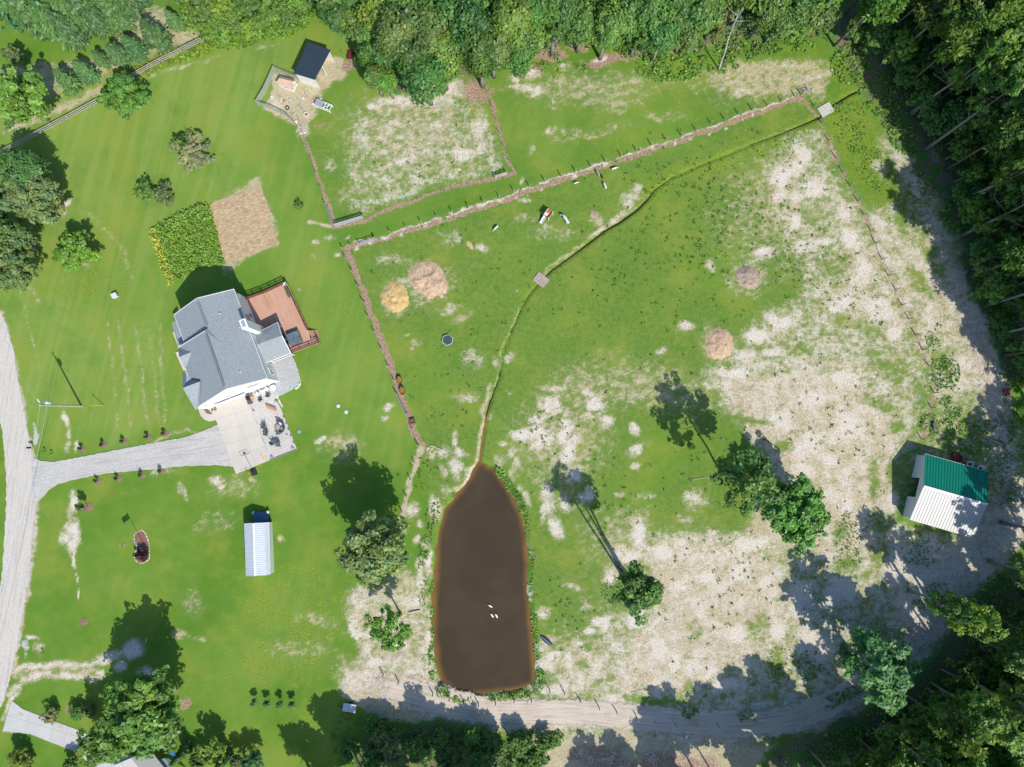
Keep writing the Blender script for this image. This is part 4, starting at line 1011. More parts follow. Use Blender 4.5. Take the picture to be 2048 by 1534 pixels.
# lower left garden
tree('shrub', 102, 1430, 2.6, 1.4, 'brown', 'fringed olive shrub at the edge of the concrete path', cat='shrub')
tree('shrub', 42, 1518, 3.5, 2.0, 'yellow', 'yellow green shrub south of the concrete path', cat='shrub')
tree('shrub', 155, 1424, 2.2, 1.5, 'mid', 'white flowered shrub on the grass above the concrete path', cat='shrub')
tree('shrub', 180, 1422, 1.8, 1.2, 'olive', 'low shrub between the white flowered one and the big tree', cat='shrub')
tree('shrub', 158, 1508, 1.4, .9, 'yellow', 'small yellow shrub on the path edge under the big tree', cat='shrub')
tree('small', 140, 1532, 3.2, 1.1, 'deep', 'dark narrow shrub at the lower edge beside the path', cat='shrub')
tree('small', 424, 1506, 5.5, 2.0, 'lime', 'yellow green rounded tree in the lower garden hedge')
tree('cone', 366, 1505, 6.5, 1.1, 'deep', 'narrow dark evergreen casting a pointed shadow on the grass')
tree('cone', 448, 1520, 6, 1.0, 'deep', 'narrow evergreen next to the yellow green tree')
tree('small', 395, 1520, 4, 1.4, 'deep', 'dark bush behind the yellow green rounded tree', cat='shrub')
tree('small', 505, 1528, 5, 1.7, 'cone', 'silvery green bush at the lower edge of the lawn', cat='shrub')
tree('small', 478, 1524, 4, 1.3, 'olive', 'olive bush next to the silvery green one', cat='shrub')
tree('lone', 600, 1568, 9, 2.1, 'mid', 'tree below the lawn casting a round shadow on the grass')
# saplings in a row, the ones along the drive
for i, x in enumerate((513, 538, 563, 588)):
    tree_at('sapling', G(x + 2, 1399 + i), 2.3, .55, 'deep', 'young sapling in the row of four on the lower lawn', 'row of four saplings on the lower lawn', name='sapling')
MUL = M('bark_mulch', (.24, .15, .105), .95, .35, 2.5, bump=.5)
def mulch(px, py, r_, label, group=None):
    p = G(px, py, .02)
    mb = MB(p); mb.lathe(p, [(r_ * 1.0, -.06), (r_, .02), (r_ * .7, .06), (r_ * .2, .075)], 18)
    return solo('mulch_ring', mb, MUL, label, 'mulch ring', group)
for k, (x, y, nb) in enumerate(((165, 897, 'nearest the road, upper side'), (208, 889, 'second from the road, upper side'), (249, 882, 'third from the road, upper side'), (297, 874, 'fourth from the road, upper side'), (331, 867, 'nearest the house, upper side'), (196, 961, 'nearest the road, lower side'), (237, 956, 'second from the road, lower side'), (285, 949, 'third from the road, lower side'), (324, 941, 'nearest the concrete, lower side'))):
    mulch(x + 1, y + 1, .5, f'brown mulch ring beside the gravel drive, {nb}', 'mulch rings along the gravel drive')
    tree_at('sapling', G(x, y), 1.4, .32, (.075, .085, .045), f'thin dark sapling beside the gravel drive, {nb}', 'saplings along the gravel drive', name='sapling')
mulch(177, 1014, .75, 'wide mulch ring on the front lawn')
tree_at('sapling', G(176, 1012), 3.4, .7, 'olive', 'tall sapling in the wide mulch ring on the front lawn', name='sapling')
mulch(168, 1243, .6, 'mulch ring in the shade of the large spreading tree')
# bare tree in front of the woods
def bare(px, py, tip, hgt, label):
    a = G(px, py); b = P(tip[0], tip[1], hgt)
    root = thing('dead_tree', a, label, 'tree')
    mb = MB(a); q = random.Random(3); pts = [a.lerp(b, i / 6) + Vector((q.uniform(-.1, .1), q.uniform(-.1, .1), 0)) * (i % 6 > 0) for i in range(7)]
    mb.tube(pts, [.15 - .02 * i for i in range(7)], 7); mb.build('trunk', BARK['pale'], root)
    bb = MB(a)
    for i in range(11):
        t = q.uniform(.45, .98); s_ = a.lerp(b, t); ang = q.random() * 6.28; ln = q.uniform(.8, 2.4)
        e = s_ + Vector((math.cos(ang) * ln, math.sin(ang) * ln, ln * q.uniform(.4, .9)))
        bb.tube([s_, s_.lerp(e, .5) + Vector((0, 0, -.08)), e], [.035, .022, .008], 5)
    bb.build('branches', BARK['pale'], root)
bare(1438, 139, (1478, 18), 15, 'bare white dead tree leaning before the woods')
bare(1880, 1380, (1936, 1452), 12, 'bare grey leaning tree at the rim of the south eastern woods')

# undergrowth that nobody could count
def weeds(name, rows, per_m2, label_kind='stuff', seed=1):
    """rows: (px, py, rx px, ry px, rot, height m, leaf m, colour, density factor)"""
    C_, N_, S_, T_ = [], [], [], []
    for px, py, rx, ry, rot, hh, lf, col, den in rows:
        n = int(per_m2 * den * math.pi * rx * ry * .0066)
        a = RNG.uniform(0, 6.28, n); r_ = np.sqrt(RNG.uniform(0, 1, n))
        lx = np.cos(a) * r_ * rx; ly = np.sin(a) * r_ * ry
        c, s_ = math.cos(R(rot)), math.sin(R(rot))
        qx, qy = px + lx * c - ly * s_, py + lx * s_ + ly * c
        p0 = np.array([P(x, y) for x, y in zip(qx, qy)]) if n else np.zeros((0, 3))
        if not n: continue
        clump = fbm(p0[:, 0], p0[:, 1], 1.1, seed + 5, 2)
        keep = clump > .42 - .3 * (den > 1.5)
        p0, clump, r_ = p0[keep], clump[keep], r_[keep]
        n = len(p0)
        h_ = hh * np.clip((clump - .3) * 2.4, .15, 1) * (1 - .5 * r_**4)
        p0[:, 2] = [gh(x, y) for x, y in p0[:, :2]]
        p0[:, 2] += h_ * RNG.uniform(.3, 1.05, n)
        C_.append(p0); N_.append(RNG.normal(0, .5, (n, 3)) + np.array([0, 0, .9]))
        S_.append(lf * RNG.uniform(.7, 1.3, n))
        T_.append(np.array(GREEN[col] if isinstance(col, str) else col)[None] * tones(n, .65, 1.35, .16) * (.8 + .5 * clump[:, None]))
    me = leaves_mesh(name, np.concatenate(C_), np.concatenate(N_), np.concatenate(S_), np.concatenate(T_), 1.7)
    o = bpy.data.objects.new(name, me); C.objects.link(o)
    return tag(o, None, None, None, 'stuff')
weeds('undergrowth', [
    (300, 135, 110, 14, -27, .8, .3, 'yellow', 1.6), (250, 155, 40, 10, -25, .7, .3, 'lime', 1.4), (400, 95, 80, 18, -24, 1.0, .3, 'lime', 1.6), (490, 75, 60, 20, -15, 1.2, .32, 'bright', 1.6), (560, 55, 60, 24, -10, 1.3, .32, 'bright', 1.5),
    (450, 40, 90, 50, 0, 1.8, .34, 'bright', 1.5), (560, 15, 80, 40, 0, 1.6, .34, 'mid', 1.5),
    (1105, 130, 26, 26, 0, .8, .26, 'mid', 1.0), (1150, 140, 30, 12, 0, .7, .26, 'mid', .9), (1275, 105, 50, 22, 10, 1.2, .3, 'oak', 1.4), (1250, 85, 40, 22, 0, 1.4, .3, 'mid', 1.6), (1310, 145, 40, 18, 15, .7, .28, 'bright', 1.6), (1350, 140, 60, 24, 0, .9, .28, 'bright', 1.4), (1370, 105, 50, 22, 0, 1.2, .3, 'mid', 1.4), (1430, 130, 50, 20, 0, 1.0, .28, 'mid', 1.2), (1480, 90, 60, 34, 0, 1.2, .3, 'olive', 1.1), (1450, 60, 60, 24, 0, 1.4, .3, 'mid', 1.2), (1540, 80, 60, 30, 0, 1.2, .3, 'mid', 1.2), (1600, 75, 40, 34, 0, 1.4, .3, 'bright', 1.4), (1635, 60, 30, 30, 0, 1.4, .3, 'mid', 1.4), (1180, 85, 70, 16, 0, 1.0, .3, 'oak', .9), (1040, 150, 20, 12, 0, .6, .25, 'mid', .9), (1080, 130, 20, 12, 0, .6, .25, 'mid', .8),
    (1700, 130, 40, 40, 30, .8, .28, 'sunny', 1.2), (1760, 190, 40, 50, -35, .8, .28, 'bright', 1.2), (1800, 260, 30, 60, -28, .8, .28, 'bright', 1.2), (1840, 380, 24, 40, -25, .6, .28, 'bright', .7), (1900, 430, 24, 40, -15, 1.0, .3, 'bright', 1.0), (1960, 520, 24, 50, 0, 1.2, .3, 'bright', 1.0), (1960, 580, 30, 40, 0, 1.2, .3, 'bright', 1.0), (2000, 640, 30, 40, 0, 1.2, .3, 'bright', 1.2), (2035, 740, 20, 50, 0, 1.4, .3, 'bright', 1.2), (2040, 850, 22, 60, 0, 1.4, .3, 'bright', 1.2), (1830, 150, 50, 60, -30, 1.2, .3, 'bright', 1.0), (1900, 280, 40, 60, -30, 1.2, .3, 'bright', 1.0),  # brighter leaves along the woods, lifting the shade by colour
    (1700, 250, 40, 60, -28, .35, .2, 'mid', .8), (1740, 330, 30, 60, -28, .3, .2, 'mid', .8)], 11, seed=1)
weeds('undergrowth', [
    (1008, 962, 12, 40, -35, .6, .26, 'bright', 2.2), (1040, 1010, 10, 40, -28, .5, .24, 'mid', 1.6), (1060, 1080, 8, 50, -8, .4, .2, 'mid', .8), (1062, 1170, 7, 40, 6, .4, .2, 'bright', .8), (1070, 1270, 8, 60, -3, .4, .2, 'bright', 1.0), (1076, 1360, 14, 26, 0, .45, .24, 'bright', 2.0), (1020, 1392, 50, 8, -8, .45, .24, 'bright', 2.0), (930, 1400, 30, 8, 5, .5, .24, 'bright', 1.8), (885, 1382, 16, 14, 30, .9, .26, 'mid', 2.2), (866, 1220, 6, 60, 0, .45, .24, 'bright', 1.5), (864, 1320, 8, 40, 0, .45, .24, 'bright', 1.5), (850, 1090, 12, 50, 10, .4, .24, 'mid', 1.0), (865, 1030, 14, 30, 10, .4, .24, 'mid', 1.0), (850, 1190, 12, 30, 0, .4, .22, 'mid', .8), (905, 1000, 16, 18, -40, .3, .2, 'mid', .8),
    (1890, 745, 30, 36, 0, .4, .24, 'mid', 1.6), (1870, 700, 14, 40, -20, .3, .22, 'mid', 1.0), (1895, 820, 30, 30, 0, .4, .24, 'mid', 1.2), (1925, 880, 40, 40, 0, .5, .24, 'mid', 1.2), (1860, 850, 22, 24, 0, .35, .24, 'mid', 1.2), (1990, 860, 40, 40, 0, .5, .24, 'mid', .9), (2010, 960, 30, 60, 0, .5, .24, 'mid', .8), (1840, 1100, 40, 40, 0, .4, .22, 'mid', .7), (1700, 1080, 30, 60, 0, .3, .2, 'olive', .5), (1620, 1330, 30, 30, 0, .35, .22, 'mid', .9), (1680, 1395, 60, 14, -25, .5, .24, 'mid', 1.3), (1740, 1290, 40, 50, 0, .4, .22, 'mid', .6), (1860, 1190, 40, 20, -30, .5, .24, 'mid', 1.0), (1560, 1330, 30, 40, 0, .3, .2, 'mid', .6), (1380, 1425, 18, 14, 0, .5, .24, 'mid', 1.4), (1500, 1430, 26, 16, 0, .4, .24, 'mid', .9), (1100, 1480, 30, 16, -20, 1.2, .28, 'mid', 1.8), (1050, 1470, 26, 10, -15, .8, .26, 'bright', 1.4), (960, 1480, 60, 24, 0, 1.0, .28, 'mid', 1.3), (800, 1480, 70, 40, 20, 1.1, .28, 'mid', 1.3), (900, 1500, 90, 40, 0, 1.0, .28, 'deep', 1.2), (1040, 1515, 60, 26, 0, 1.2, .28, 'deep', 1.6), (700, 1480, 40, 60, 0, .3, .22, 'deep', .6),
    (1260, 1180, 60, 36, 0, .3, .2, 'mid', 1.1), (1900, 1420, 120, 60, -30, 1.4, .3, 'mid', .9), (1780, 1450, 60, 50, -30, 1.2, .3, 'mid', .9), (1990, 1300, 60, 60, 0, 1.2, .3, 'mid', .9), (1990, 1200, 60, 50, -40, .8, .28, 'mid', .7), (1680, 1500, 80, 40, -30, 1.2, .3, 'mid', .8)], 13, seed=2)
# dark tufts dotted over the pasture, too many to count
def tufts():
    C_, N_, S_, T_ = [], [], [], []
    for px, py, rx, ry, n in ((1440, 420, 180, 130, 420), (1340, 520, 200, 90, 160), (1600, 530, 90, 120, 200), (1330, 340, 100, 50, 140), (1230, 560, 180, 200, 220), (1380, 620, 160, 100, 140), (1700, 600, 60, 100, 90), (930, 560, 190, 130, 150), (900, 770, 80, 130, 110), (1240, 1000, 160, 90, 150), (1130, 1230, 70, 100, 90), (840, 330, 160, 80, 110), (1470, 1190, 240, 190, 330), (1700, 1080, 120, 130, 170), (1640, 830, 160, 110, 260), (1560, 300, 80, 60, 90), (1400, 900, 100, 70, 110), (1100, 870, 100, 70, 120), (850, 950, 50, 60, 70), (1890, 720, 40, 90, 60)):
        for _ in range(int(n * (.62 if (px, py) == (1440, 420) else .30))):
            x, y = rnd.gauss(px, rx * .5), rnd.gauss(py, ry * .5)
            p = G(x, y)
            if p.z < -.12: continue
            k = rnd.randint(5, 10); r_ = rnd.uniform(.07, .20)
            q = RNG.normal(0, 1, (k, 3)) * np.array([r_, r_, .05]) + np.array([p.x, p.y, p.z + r_ * .55])
            C_.append(q); N_.append(RNG.normal(0, .6, (k, 3)) + np.array([0, 0, .7])); S_.append(np.full(k, rnd.uniform(.12, .2)))
            T_.append(np.array(GREEN['mid'])[None] * tones(k, .7, 1.2, .15) * rnd.uniform(.7, 1.25))
    me = leaves_mesh('pasture_weeds', np.concatenate(C_), np.concatenate(N_), np.concatenate(S_), np.concatenate(T_), 1.8)
    o = bpy.data.objects.new('pasture_weeds', me); C.objects.link(o); tag(o, kind='stuff')
tufts()
# flower bed with vegetables next to the ploughed plot
BED = [(303,464),(345,438),(400,414),(418,412),(432,455),(450,528),(400,535),(362,560),(340,570),(322,520)]
def bed():
    pts = scatter(BED, 3.2, 9000)
    C_, N_, S_, T_ = [], [], [], []
    for x, y in pts:
        p = G(x, y); yel = (x - 303) * .93 - (y - 464) * .36 < 12 + rnd.uniform(-3, 3) and rnd.random() < .8
        k = 14; hh = rnd.uniform(.3, .8)
        C_.append(RNG.normal(0, .14, (k, 3)) + np.array([p.x, p.y, hh])); N_.append(RNG.normal(0, .5, (k, 3)) + np.array([0, 0, .8])); S_.append(RNG.uniform(.14, .26, k))
        t_ = np.array((.25, .41, .06))[None] * tones(k, .75, 1.35, .12) * rnd.uniform(.8, 1.2)
        if yel: t_[:5] = np.array([.72, .64, .10]) * RNG.uniform(.7, 1.2, (5, 1)); C_[-1][:5, 2] += .15; t_[5:] *= np.array([1.25, 1.1, .9])
        T_.append(t_)
    me = leaves_mesh('vegetable_plants', np.concatenate(C_), np.concatenate(N_), np.concatenate(S_), np.concatenate(T_), 1.6)
    o = bpy.data.objects.new('vegetable_plants', me); C.objects.link(o); tag(o, kind='stuff')
bed()
def straw(name, c0, c1, rot):
    t = NT(name); p = t.pos()
    a = t.noise(t.mapping(p, (1, .35, 1), (0, 0, R(rot))), 4.5, 4, .7); b = t.noise(p, .8, 4, .6)
    c = t.mix(t.ramp(a, .34, .64), c0, c1)
    c = t.mix(t.math('MULTIPLY', t.ramp(b, .4, .7), .45), c, tuple(x * .8 for x in c0))
    t.val(t.b.inputs['Base Color'], c); t.b.inputs['Roughness'].default_value = 1
    t.b.inputs['Specular IOR Level'].default_value = .05
    t.bump(a, .8, .08)
    return t.m
sheet('ploughed_plot', [(418,410),(470,388),(520,369),(532,400),(556,489),(505,507),(454,528),(436,470)], .07, straw('plot_straw', (.36, .255, .145), (.56, .43, .27), -70), 2.0)

# ------------------------------------------------------------------ the farmhouse
z1 = lambda x, y, h=0.0: P(330 + x / 6.39, 540 + y / 6.39, h)
z2 = lambda x, y, h=0.0: P(380 + x / 6.97, 740 + y / 6.97, h)
z3 = lambda x, y, h=0.0: P(500 + x / 7.305, 60 + y / 7.305, h)
z4 = lambda x, y, h=0.0: P(1770 + x / 6.97, 870 + y / 6.97, h)
def shingle():
    t = NT('grey_shingle'); p = t.obj()
    a = t.noise(p, 5.5, 4, .7); b = t.noise(p, .5, 4, .6); f = t.noise(t.mapping(p, (1, 1, 1), (0, 0, R(25))), 14, 2, .6)
    c = t.mix(t.ramp(a, .34, .66), (.235, .265, .285), (.365, .40, .42))
    c = t.mix(t.math('MULTIPLY', t.ramp(b, .4, .7), .35), c, (.285, .315, .335))
    c = t.mix(t.math('MULTIPLY', t.ramp(f, .45, .7), .4), c, (.185, .205, .22))
    t.val(t.b.inputs['Base Color'], c); t.b.inputs['Roughness'].default_value = .95; t.b.inputs['Specular IOR Level'].default_value = .15
    t.bump(a, .35, .03)
    return t.m
SH = shingle()
WHITE = M('white_siding', (.80, .80, .79), .6, .04, 1.2, bump=.05)
TRIM = M('white_trim', (.78, .78, .77), .5, .04, 2)
GLASS = M('window_glass', (.045, .06, .08), .08, .2, 1, spec=.6)
RIDGE = M('ridge_vent', (.13, .14, .155), .9, .15, 3)
U = (z1(1305, 1385, 6.3) - z1(878, 245, 6.3)); U.z = 0; U.normalize()
V = Vector((-U.y, U.x, 0))                       # towards the deck
if V.x < 0: V = -V
RZ = math.atan2(U.y, U.x)
E0, E1 = z1(878, 245, 6.3), z1(1305, 1385, 6.3)
RA0, RA1 = z1(408, 360, 9.3), z1(550, 735, 9.3)
RB0, RB1 = z1(512, 776, 10.0), z2(490, 250, 10.0) + U * .2
WA0, WA1 = z1(115, 570, 5.6), z1(243, 915, 5.6)
WB0, WB1 = z1(165, 993, 5.2), z2(130, 500, 5.2)
house = thing('farmhouse', P(450, 690), 'white two storey farmhouse with grey shingled gable roof beside the concrete drive', 'house')
hl = house.location
roof = MB(hl)
TK = .2
roof.slab([E0, E1, RB1, RB0, RA1, RA0], TK)
roof.slab([RA0, RA1, WA1, WA0], TK)
roof.slab([RB0, RB1, WB1, WB0], TK + .02)
ro = roof.build('roof', SH, house)
st = MB(hl); st.add([RB0 - Vector((0, 0, .1)), WB0 - Vector((0, 0, .1)), WB0 - Vector((0, 0, .9)), WA1 - Vector((0, 0, .3)), RA1 - Vector((0, 0, .2))], [(0, 1, 2, 3, 4)]); st.build('step_wall', WHITE, house)
rv = MB(hl)
for a, b in ((RA0 + U * .6, RA1 - U * .3), (RB0 + U * .5, RB1 - U * .5)):
    for s_ in (.13, -.13):
        rv.bar(a + V * s_ + Vector((0, 0, .02)), b + V * s_ + Vector((0, 0, .02)), .05, .07)
rv.build('ridge_vent', RIDGE, house)
I = .35
nE, sE = E0 + U * .25 - V * .14, E1 - U * .05 - V * .14
sW, mW = WB1 - U * .05 + V * I, WB0 + V * I + U * .1
aW, nW = WA1 + V * (I + .1), WA0 + U * I + V * I
wl = MB(hl)
wl.prism([nE, sE, sW, mW, aW, nW], -.1, 4.75)
def vwall(mb, pts, t):
    """vertical wall from a polygon with thickness vector t"""
    n = len(pts); a = [Vector(p) for p in pts]; b = [p + t for p in a]
    mb.add(a + b, [tuple(range(n)), tuple(range(2*n-1, n-1, -1))] + [(i, n + i, n + (i+1) % n, (i+1) % n) for i in range(n)])
zz = lambda p, z: Vector((p.x, p.y, z))
vwall(wl, [zz(nE, 4.75), zz(nE, 6.17), zz(RA0 + U * .25, 9.06), zz(nW, 5.5), zz(nW, 4.75)], U * .2)
vwall(wl, [zz(sE, 4.75), zz(sE, 6.17), zz(RB1 - U * .05, 9.76), zz(sW, 5.1), zz(sW, 4.75)], -U * .2)
vwall(wl, [zz(nE, 4.75), zz(nE, 6.15), zz(sE, 6.15), zz(sE, 4.75)], -V * .2)
wl.build('wall', WHITE, house)
tr = MB(hl)
for a, b in ((E0, E1), (WA0, WA1), (WB0, WB1)):
    tr.bar(a - Vector((0, 0, .09)), b - Vector((0, 0, .09)), .12, .14)
for a, b in ((E0, RA0), (RA0, WA0), (E1, RB1), (RB1, WB1), (WB0, RB0)):
    tr.bar(a - Vector((0, 0, .10)), b - Vector((0, 0, .10)), .10, .22)
tr.build('fascia', TRIM, house)
# gabled wings towards the road
for N_, RW, RE_, S_, main, lb in ((z1(165, 993, 5.26), z1(180, 1112, 6.7), z1(365, 1040, 7.0), z1(252, 1262, 5.26), None, 'wing'), (z1(220, 1290, 4.6), z1(226, 1508, 6.8), z1(445, 1425, 7.35), z2(80, 560, 4.6), (z1(300, 1385, 5.3), WB1 + Vector((0, 0, .1))), 'garage')):
    wr = MB(hl)
    if main is None:
        wr.slab([N_, RE_ + Vector((0, 0, .06)), RW], .12); wr.slab([RW, RE_ + Vector((0, 0, .06)), S_], .12)
    else:
        wr.slab([N_, main[0] + Vector((0, 0, .05)), RE_, RW], .14); wr.slab([RW, RE_, main[1], S_], .14)
    wr.build('wing_roof', SH, house)
    ww = MB(hl)
    nn, ss = N_ + V * .3, S_ + V * .3
    vwall(ww, [zz(nn + U * .2, 0), zz(nn + U * .2, N_.z - .16), zz(RW + V * .3, RW.z - .22), zz(ss - U * .2, S_.z - .16), zz(ss - U * .2, 0)], V * (.25 if main is None else 1.0))
    ww.build('wing_wall', WHITE, house)
pr = MB(hl); pr.slab([z1(85, 682, 3.1), z1(140, 640, 3.7), z1(248, 925, 3.7), z1(168, 972, 3.1)], .14); pr.build('porch_roof', SH, house)
pf = MB(hl); pf.prism([z1(108, 800), z1(150, 770), z1(230, 960), z1(178, 985)], 0, .25); pf.prism([z1(140, 1055), z1(230, 1020), z1(330, 1270), z1(240, 1283)], 0, .16); pf.build('porch_floor', M('porch_concrete', (.62, .56, .48), .85, .12, 1), house)
for a in ((96, 705), (135, 800), (172, 950)):
    q = z1(*a, 3.0) + V * .25
    mb = MB(hl); mb.box((q.x, q.y, 1.6), (.16, .16, 2.75), RZ); mb.build('porch_post', TRIM, house)
# chimney chase on the deck side
cc = P(530.5, 665, 0)
mb = MB(hl); mb.box((cc.x, cc.y, 4.6), (1.35, .85, 9.3), RZ); mb.box((cc.x, cc.y, 9.28), (1.5, 1.0, .12), RZ); ch = mb.build('chimney', WHITE, house)
mb = MB(hl); mb.box((cc.x, cc.y, 9.40), (.9, .5, .14), RZ); mb.build('chimney_cap', M('chimney_cap_metal', (.36, .45, .53), .4, .2, 2, .3), ch)
for a in ((695, 555), (958, 1300), (945, 735)):
    b = 7.5
    for _ in range(8): q = z1(*a, b); b = 6.3 + (E0 - q).dot(V) * .74
    q = z1(*a, b); mb = MB(hl); mb.lathe((q.x, q.y, b - .3), [(.06, 0), (.06, .5), (.02, .55)], 10); mb.lathe((q.x, q.y, b - .1), [(.15, 0), (.13, .05)], 10); mb.build('vent_pipe', M('vent_white', (.6, .6, .6), .5, .1), house)
def window(org, along, out, w_, h_, zc, parent=house, two=True):
    """window centred on org (on the wall face) looking along `out`"""
    o0 = parent.location; fr = MB(o0); a = along.normalized(); n = out.normalized()
    rz = math.atan2(a.y, a.x); c = Vector((org.x, org.y, zc))
    for dx, dz, sx, sz in ((0, h_/2, w_ + .2, .1), (0, -h_/2, w_ + .2, .1), (w_/2, 0, .1, h_ - .1), (-w_/2, 0, .1, h_ - .1)):
        q = c + a * dx + Vector((0, 0, dz)) + n * .035; fr.box(q, (sx, .07, sz), rz)
    if two: fr.box(c + n * .03, (w_ - .1, .05, .06), rz)
    f = fr.build('window', TRIM, parent)
    pn = MB(o0); pn.box(c + n * .012, (w_ - .1, .024, h_ - .1), rz); pn.build('pane', GLASS, f)
S_along, S_out = (sW - sE).normalized(), U
LW = (sW - sE).length
for fr_, w_, h_, zc in ((.20, 1.0, 1.4, 5.0), (.285, 1.0, 1.4, 5.0), (.63, 1.1, 1.2, 4.2), (.475, .6, .8, 7.6)):
    window(sE + S_along * LW * fr_, S_along, S_out, w_, h_, zc)
for a, w_, h_, zc in (((1345, 1300), 1.0, 1.5, 2.6),):
    q = z1(*a, zc); d_ = (q - sE).dot(U); window(sE + U * d_, U, V, w_, h_, zc)
window(nE + U * 4.3, U, V, 1.6, 1.5, 4.2); window(nE + U * 3.4, U, V, .8, 1.2, 2.4)
window(nW + U * 2.0, U, -V, 1.2, 1.4, 4.2)
gd = MB(hl); g0 = sE + S_along * LW * .70; rz = math.atan2(S_along.y, S_along.x)
gd.box(zz(g0 + U * .03, 1.1), (4.8, .06, 2.15), rz); g_ = gd.build('garage_door', TRIM, house)
for k in range(2):
    gw = MB(hl)
    gw.box(zz(g0 + S_along * (-1.2 + 2.4 * k) + U * .075, 1.85), (2.1, .03, .3), rz); gw.build('pane', GLASS, g_)
gt = MB(hl); gt.box(zz(g0 + U * .05, 2.29), (5.1, .10, .2), rz); gt.build('door_trim', M('dark_trim', (.09, .11, .13), .6), house)
# gable-roofed screened porch
PR0, PR1 = z1(1150, 962, 4.5), z1(1492, 838, 4.5)
PN0, PN1, PS0, PS1 = z1(1112, 838, 3.3), z1(1440, 670, 3.3), z1(1275, 1190, 3.3), z1(1606, 1058, 3.3)
pm = MB(hl); pm.slab([PR0, PR1, PN1, PN0], .14); pm.slab([PR0, PR1, PS1, PS0], .15); pm.build('porch_roof', SH, house)
pt = MB(hl)
for a, b in ((PN0, PN1), (PS0, PS1), (PN1, PR1), (PS1, PR1)): pt.bar(a - Vector((0, 0, .09)), b - Vector((0, 0, .09)), .1, .18)
pt.build('fascia', TRIM, house)
pdir = (PN1 - PN0); pdir.z = 0; pdir.normalize()
for q in (PN1 - pdir * .35 + U * .2, PS1 - pdir * .35 - U * .2, (PN1 + PS1) / 2 - pdir * .3, PS0 + pdir * .6 - U * .2):
    mb = MB(hl); mb.box((q.x, q.y, 1.55), (.16, .16, 3.1), RZ); mb.build('porch_post', TRIM, house)
mb = MB(hl)
q0, q1, q2 = PN1 - pdir * .35 + U * .2, PS1 - pdir * .35 - U * .2, PS0 + pdir * .5 - U * .2
vwall(mb, [zz(q0, .95), zz(q0, 2.9), zz((q0 + q1) / 2, 3.9), zz(q1, 2.9), zz(q1, .95)], -pdir * .03)
vwall(mb, [zz(q1, .95), zz(q1, 3.0), zz(q2, 3.0), zz(q2, .95)], -U * .03)
mb.build('porch_screen', M('insect_screen', (.05, .06, .07), .6), house)
mb = MB(hl); mb.bar(zz(q1 + U * .06, .9), zz(q2 + U * .06, .9), .1, .2); mb.bar(zz(q1 + U * .06, 2.0), zz(q2 + U * .06, 2.0), .06, .1); mb.build('porch_rail', TRIM, house)

# ------------------------------------------------------------------ deck and what stands on it
DK = M('deck_boards', (.40, .225, .155), .75, .10, 1.0)
DKR = M('deck_rail_brown', (.19, .085, .06), .7, .15, 2)
deck = thing('deck', P(550, 640), 'reddish brown timber deck along the back of the farmhouse', 'deck')
dl = deck.location
DH = .85
d3 = lambda x, y, h=DH: z1(x, y, h)
t = NT('deck_planks'); p = t.pos(); s_ = t.noise(t.mapping(p, (.25, 7.2, 1), (0, 0, RZ)), 1.0, 2, .5)
a = t.noise(p, .7, 4, .6)
c = t.mix(t.ramp(s_, .35, .65), (.46, .27, .185), (.55, .33, .235)); c = t.mix(t.math('MULTIPLY', t.ramp(a, .4, .7), .5), c, (.53, .335, .25))
t.val(t.b.inputs['Base Color'], c); t.b.inputs['Roughness'].default_value = .8; t.b.inputs['Specular IOR Level'].default_value = .15
mb = MB(dl); mb.prism([d3(*q) for q in ((1015, 372), (1245, 297), (1535, 163), (1568, 182), (1700, 470), (1838, 770), (1855, 878), (1945, 852), (1978, 930), (1622, 1066), (1300, 1100), (1100, 700))], DH - .16, DH); mb.build('deck_floor', t.m, deck)
mb = MB(dl)
for q in ((1040, 380), (1240, 300), (1540, 175), (1700, 480), (1840, 780), (1965, 925), (1640, 1050)):
    w_ = d3(*q); mb.box((w_.x, w_.y, (DH - .17) / 2 - .1), (.14, .14, DH - .17 + .2), RZ)
mb.build('deck_support', DKR, deck)
seam = MB(dl); seam.bar(d3(1262, 325, DH + .004), d3(1340, 500, DH + .004), .04, .012); seam.bar(d3(1280, 320, DH + .004), d3(1360, 505, DH + .004), .04, .012); seam.build('picture_frame_board', DKR, deck)
def railing(a, b, n, parent, base, mat=DKR, h_=.95, mid=(.5, .12)):
    o0 = parent.location; mb = MB(o0)
    for i in range(n + 1):
        q = a.lerp(b, i / n); mb.box((q.x, q.y, base + h_ / 2), (.10, .10, h_), RZ)
    mb.bar(zz(a, base + h_ + .02), zz(b, base + h_ + .02), .14, .04)
    for m in mid: mb.bar(zz(a, base + m), zz(b, base + m), .05, .09)
    k = int((b - a).length / .14)
    for i in range(1, k):
        q = a.lerp(b, i / k); mb.box((q.x, q.y, base + .5), (.035, .035, .78), RZ)
    return mb.build('railing', mat, parent)
railing(d3(1032, 382), d3(1238, 305), 2, deck, DH)
railing(d3(1250, 306), d3(1532, 175), 3, deck, DH)
railing(d3(1560, 190), d3(1832, 770), 5, deck, DH)
railing(d3(1945, 862), d3(1970, 925), 1, deck, DH)
railing(d3(1965, 930), d3(1625, 1058), 3, deck, DH)
mb = MB(dl)
for i in range(4):
    a, b = d3(1850 + i * 22, 770 - i * 3), d3(1880 + i * 22, 862 - i * 6); zt = DH - .18 * (i + 1)
    mb.bar(zz(a, zt), zz(b, zt), .28, .06)
mb.build('stairs', DK, deck)
tub = thing('hot_tub', d3(1668, 880), 'hot tub with a blue grey padded cover on the timber deck', 'hot tub')
mb = MB(); mb.box((0, 0, .42), (1.98, 2.0, .84), RZ); o = mb.build('cabinet', M('tub_cabinet', (.10, .085, .08), .6), tub); o.modifiers.new('b', 'BEVEL').width = .12
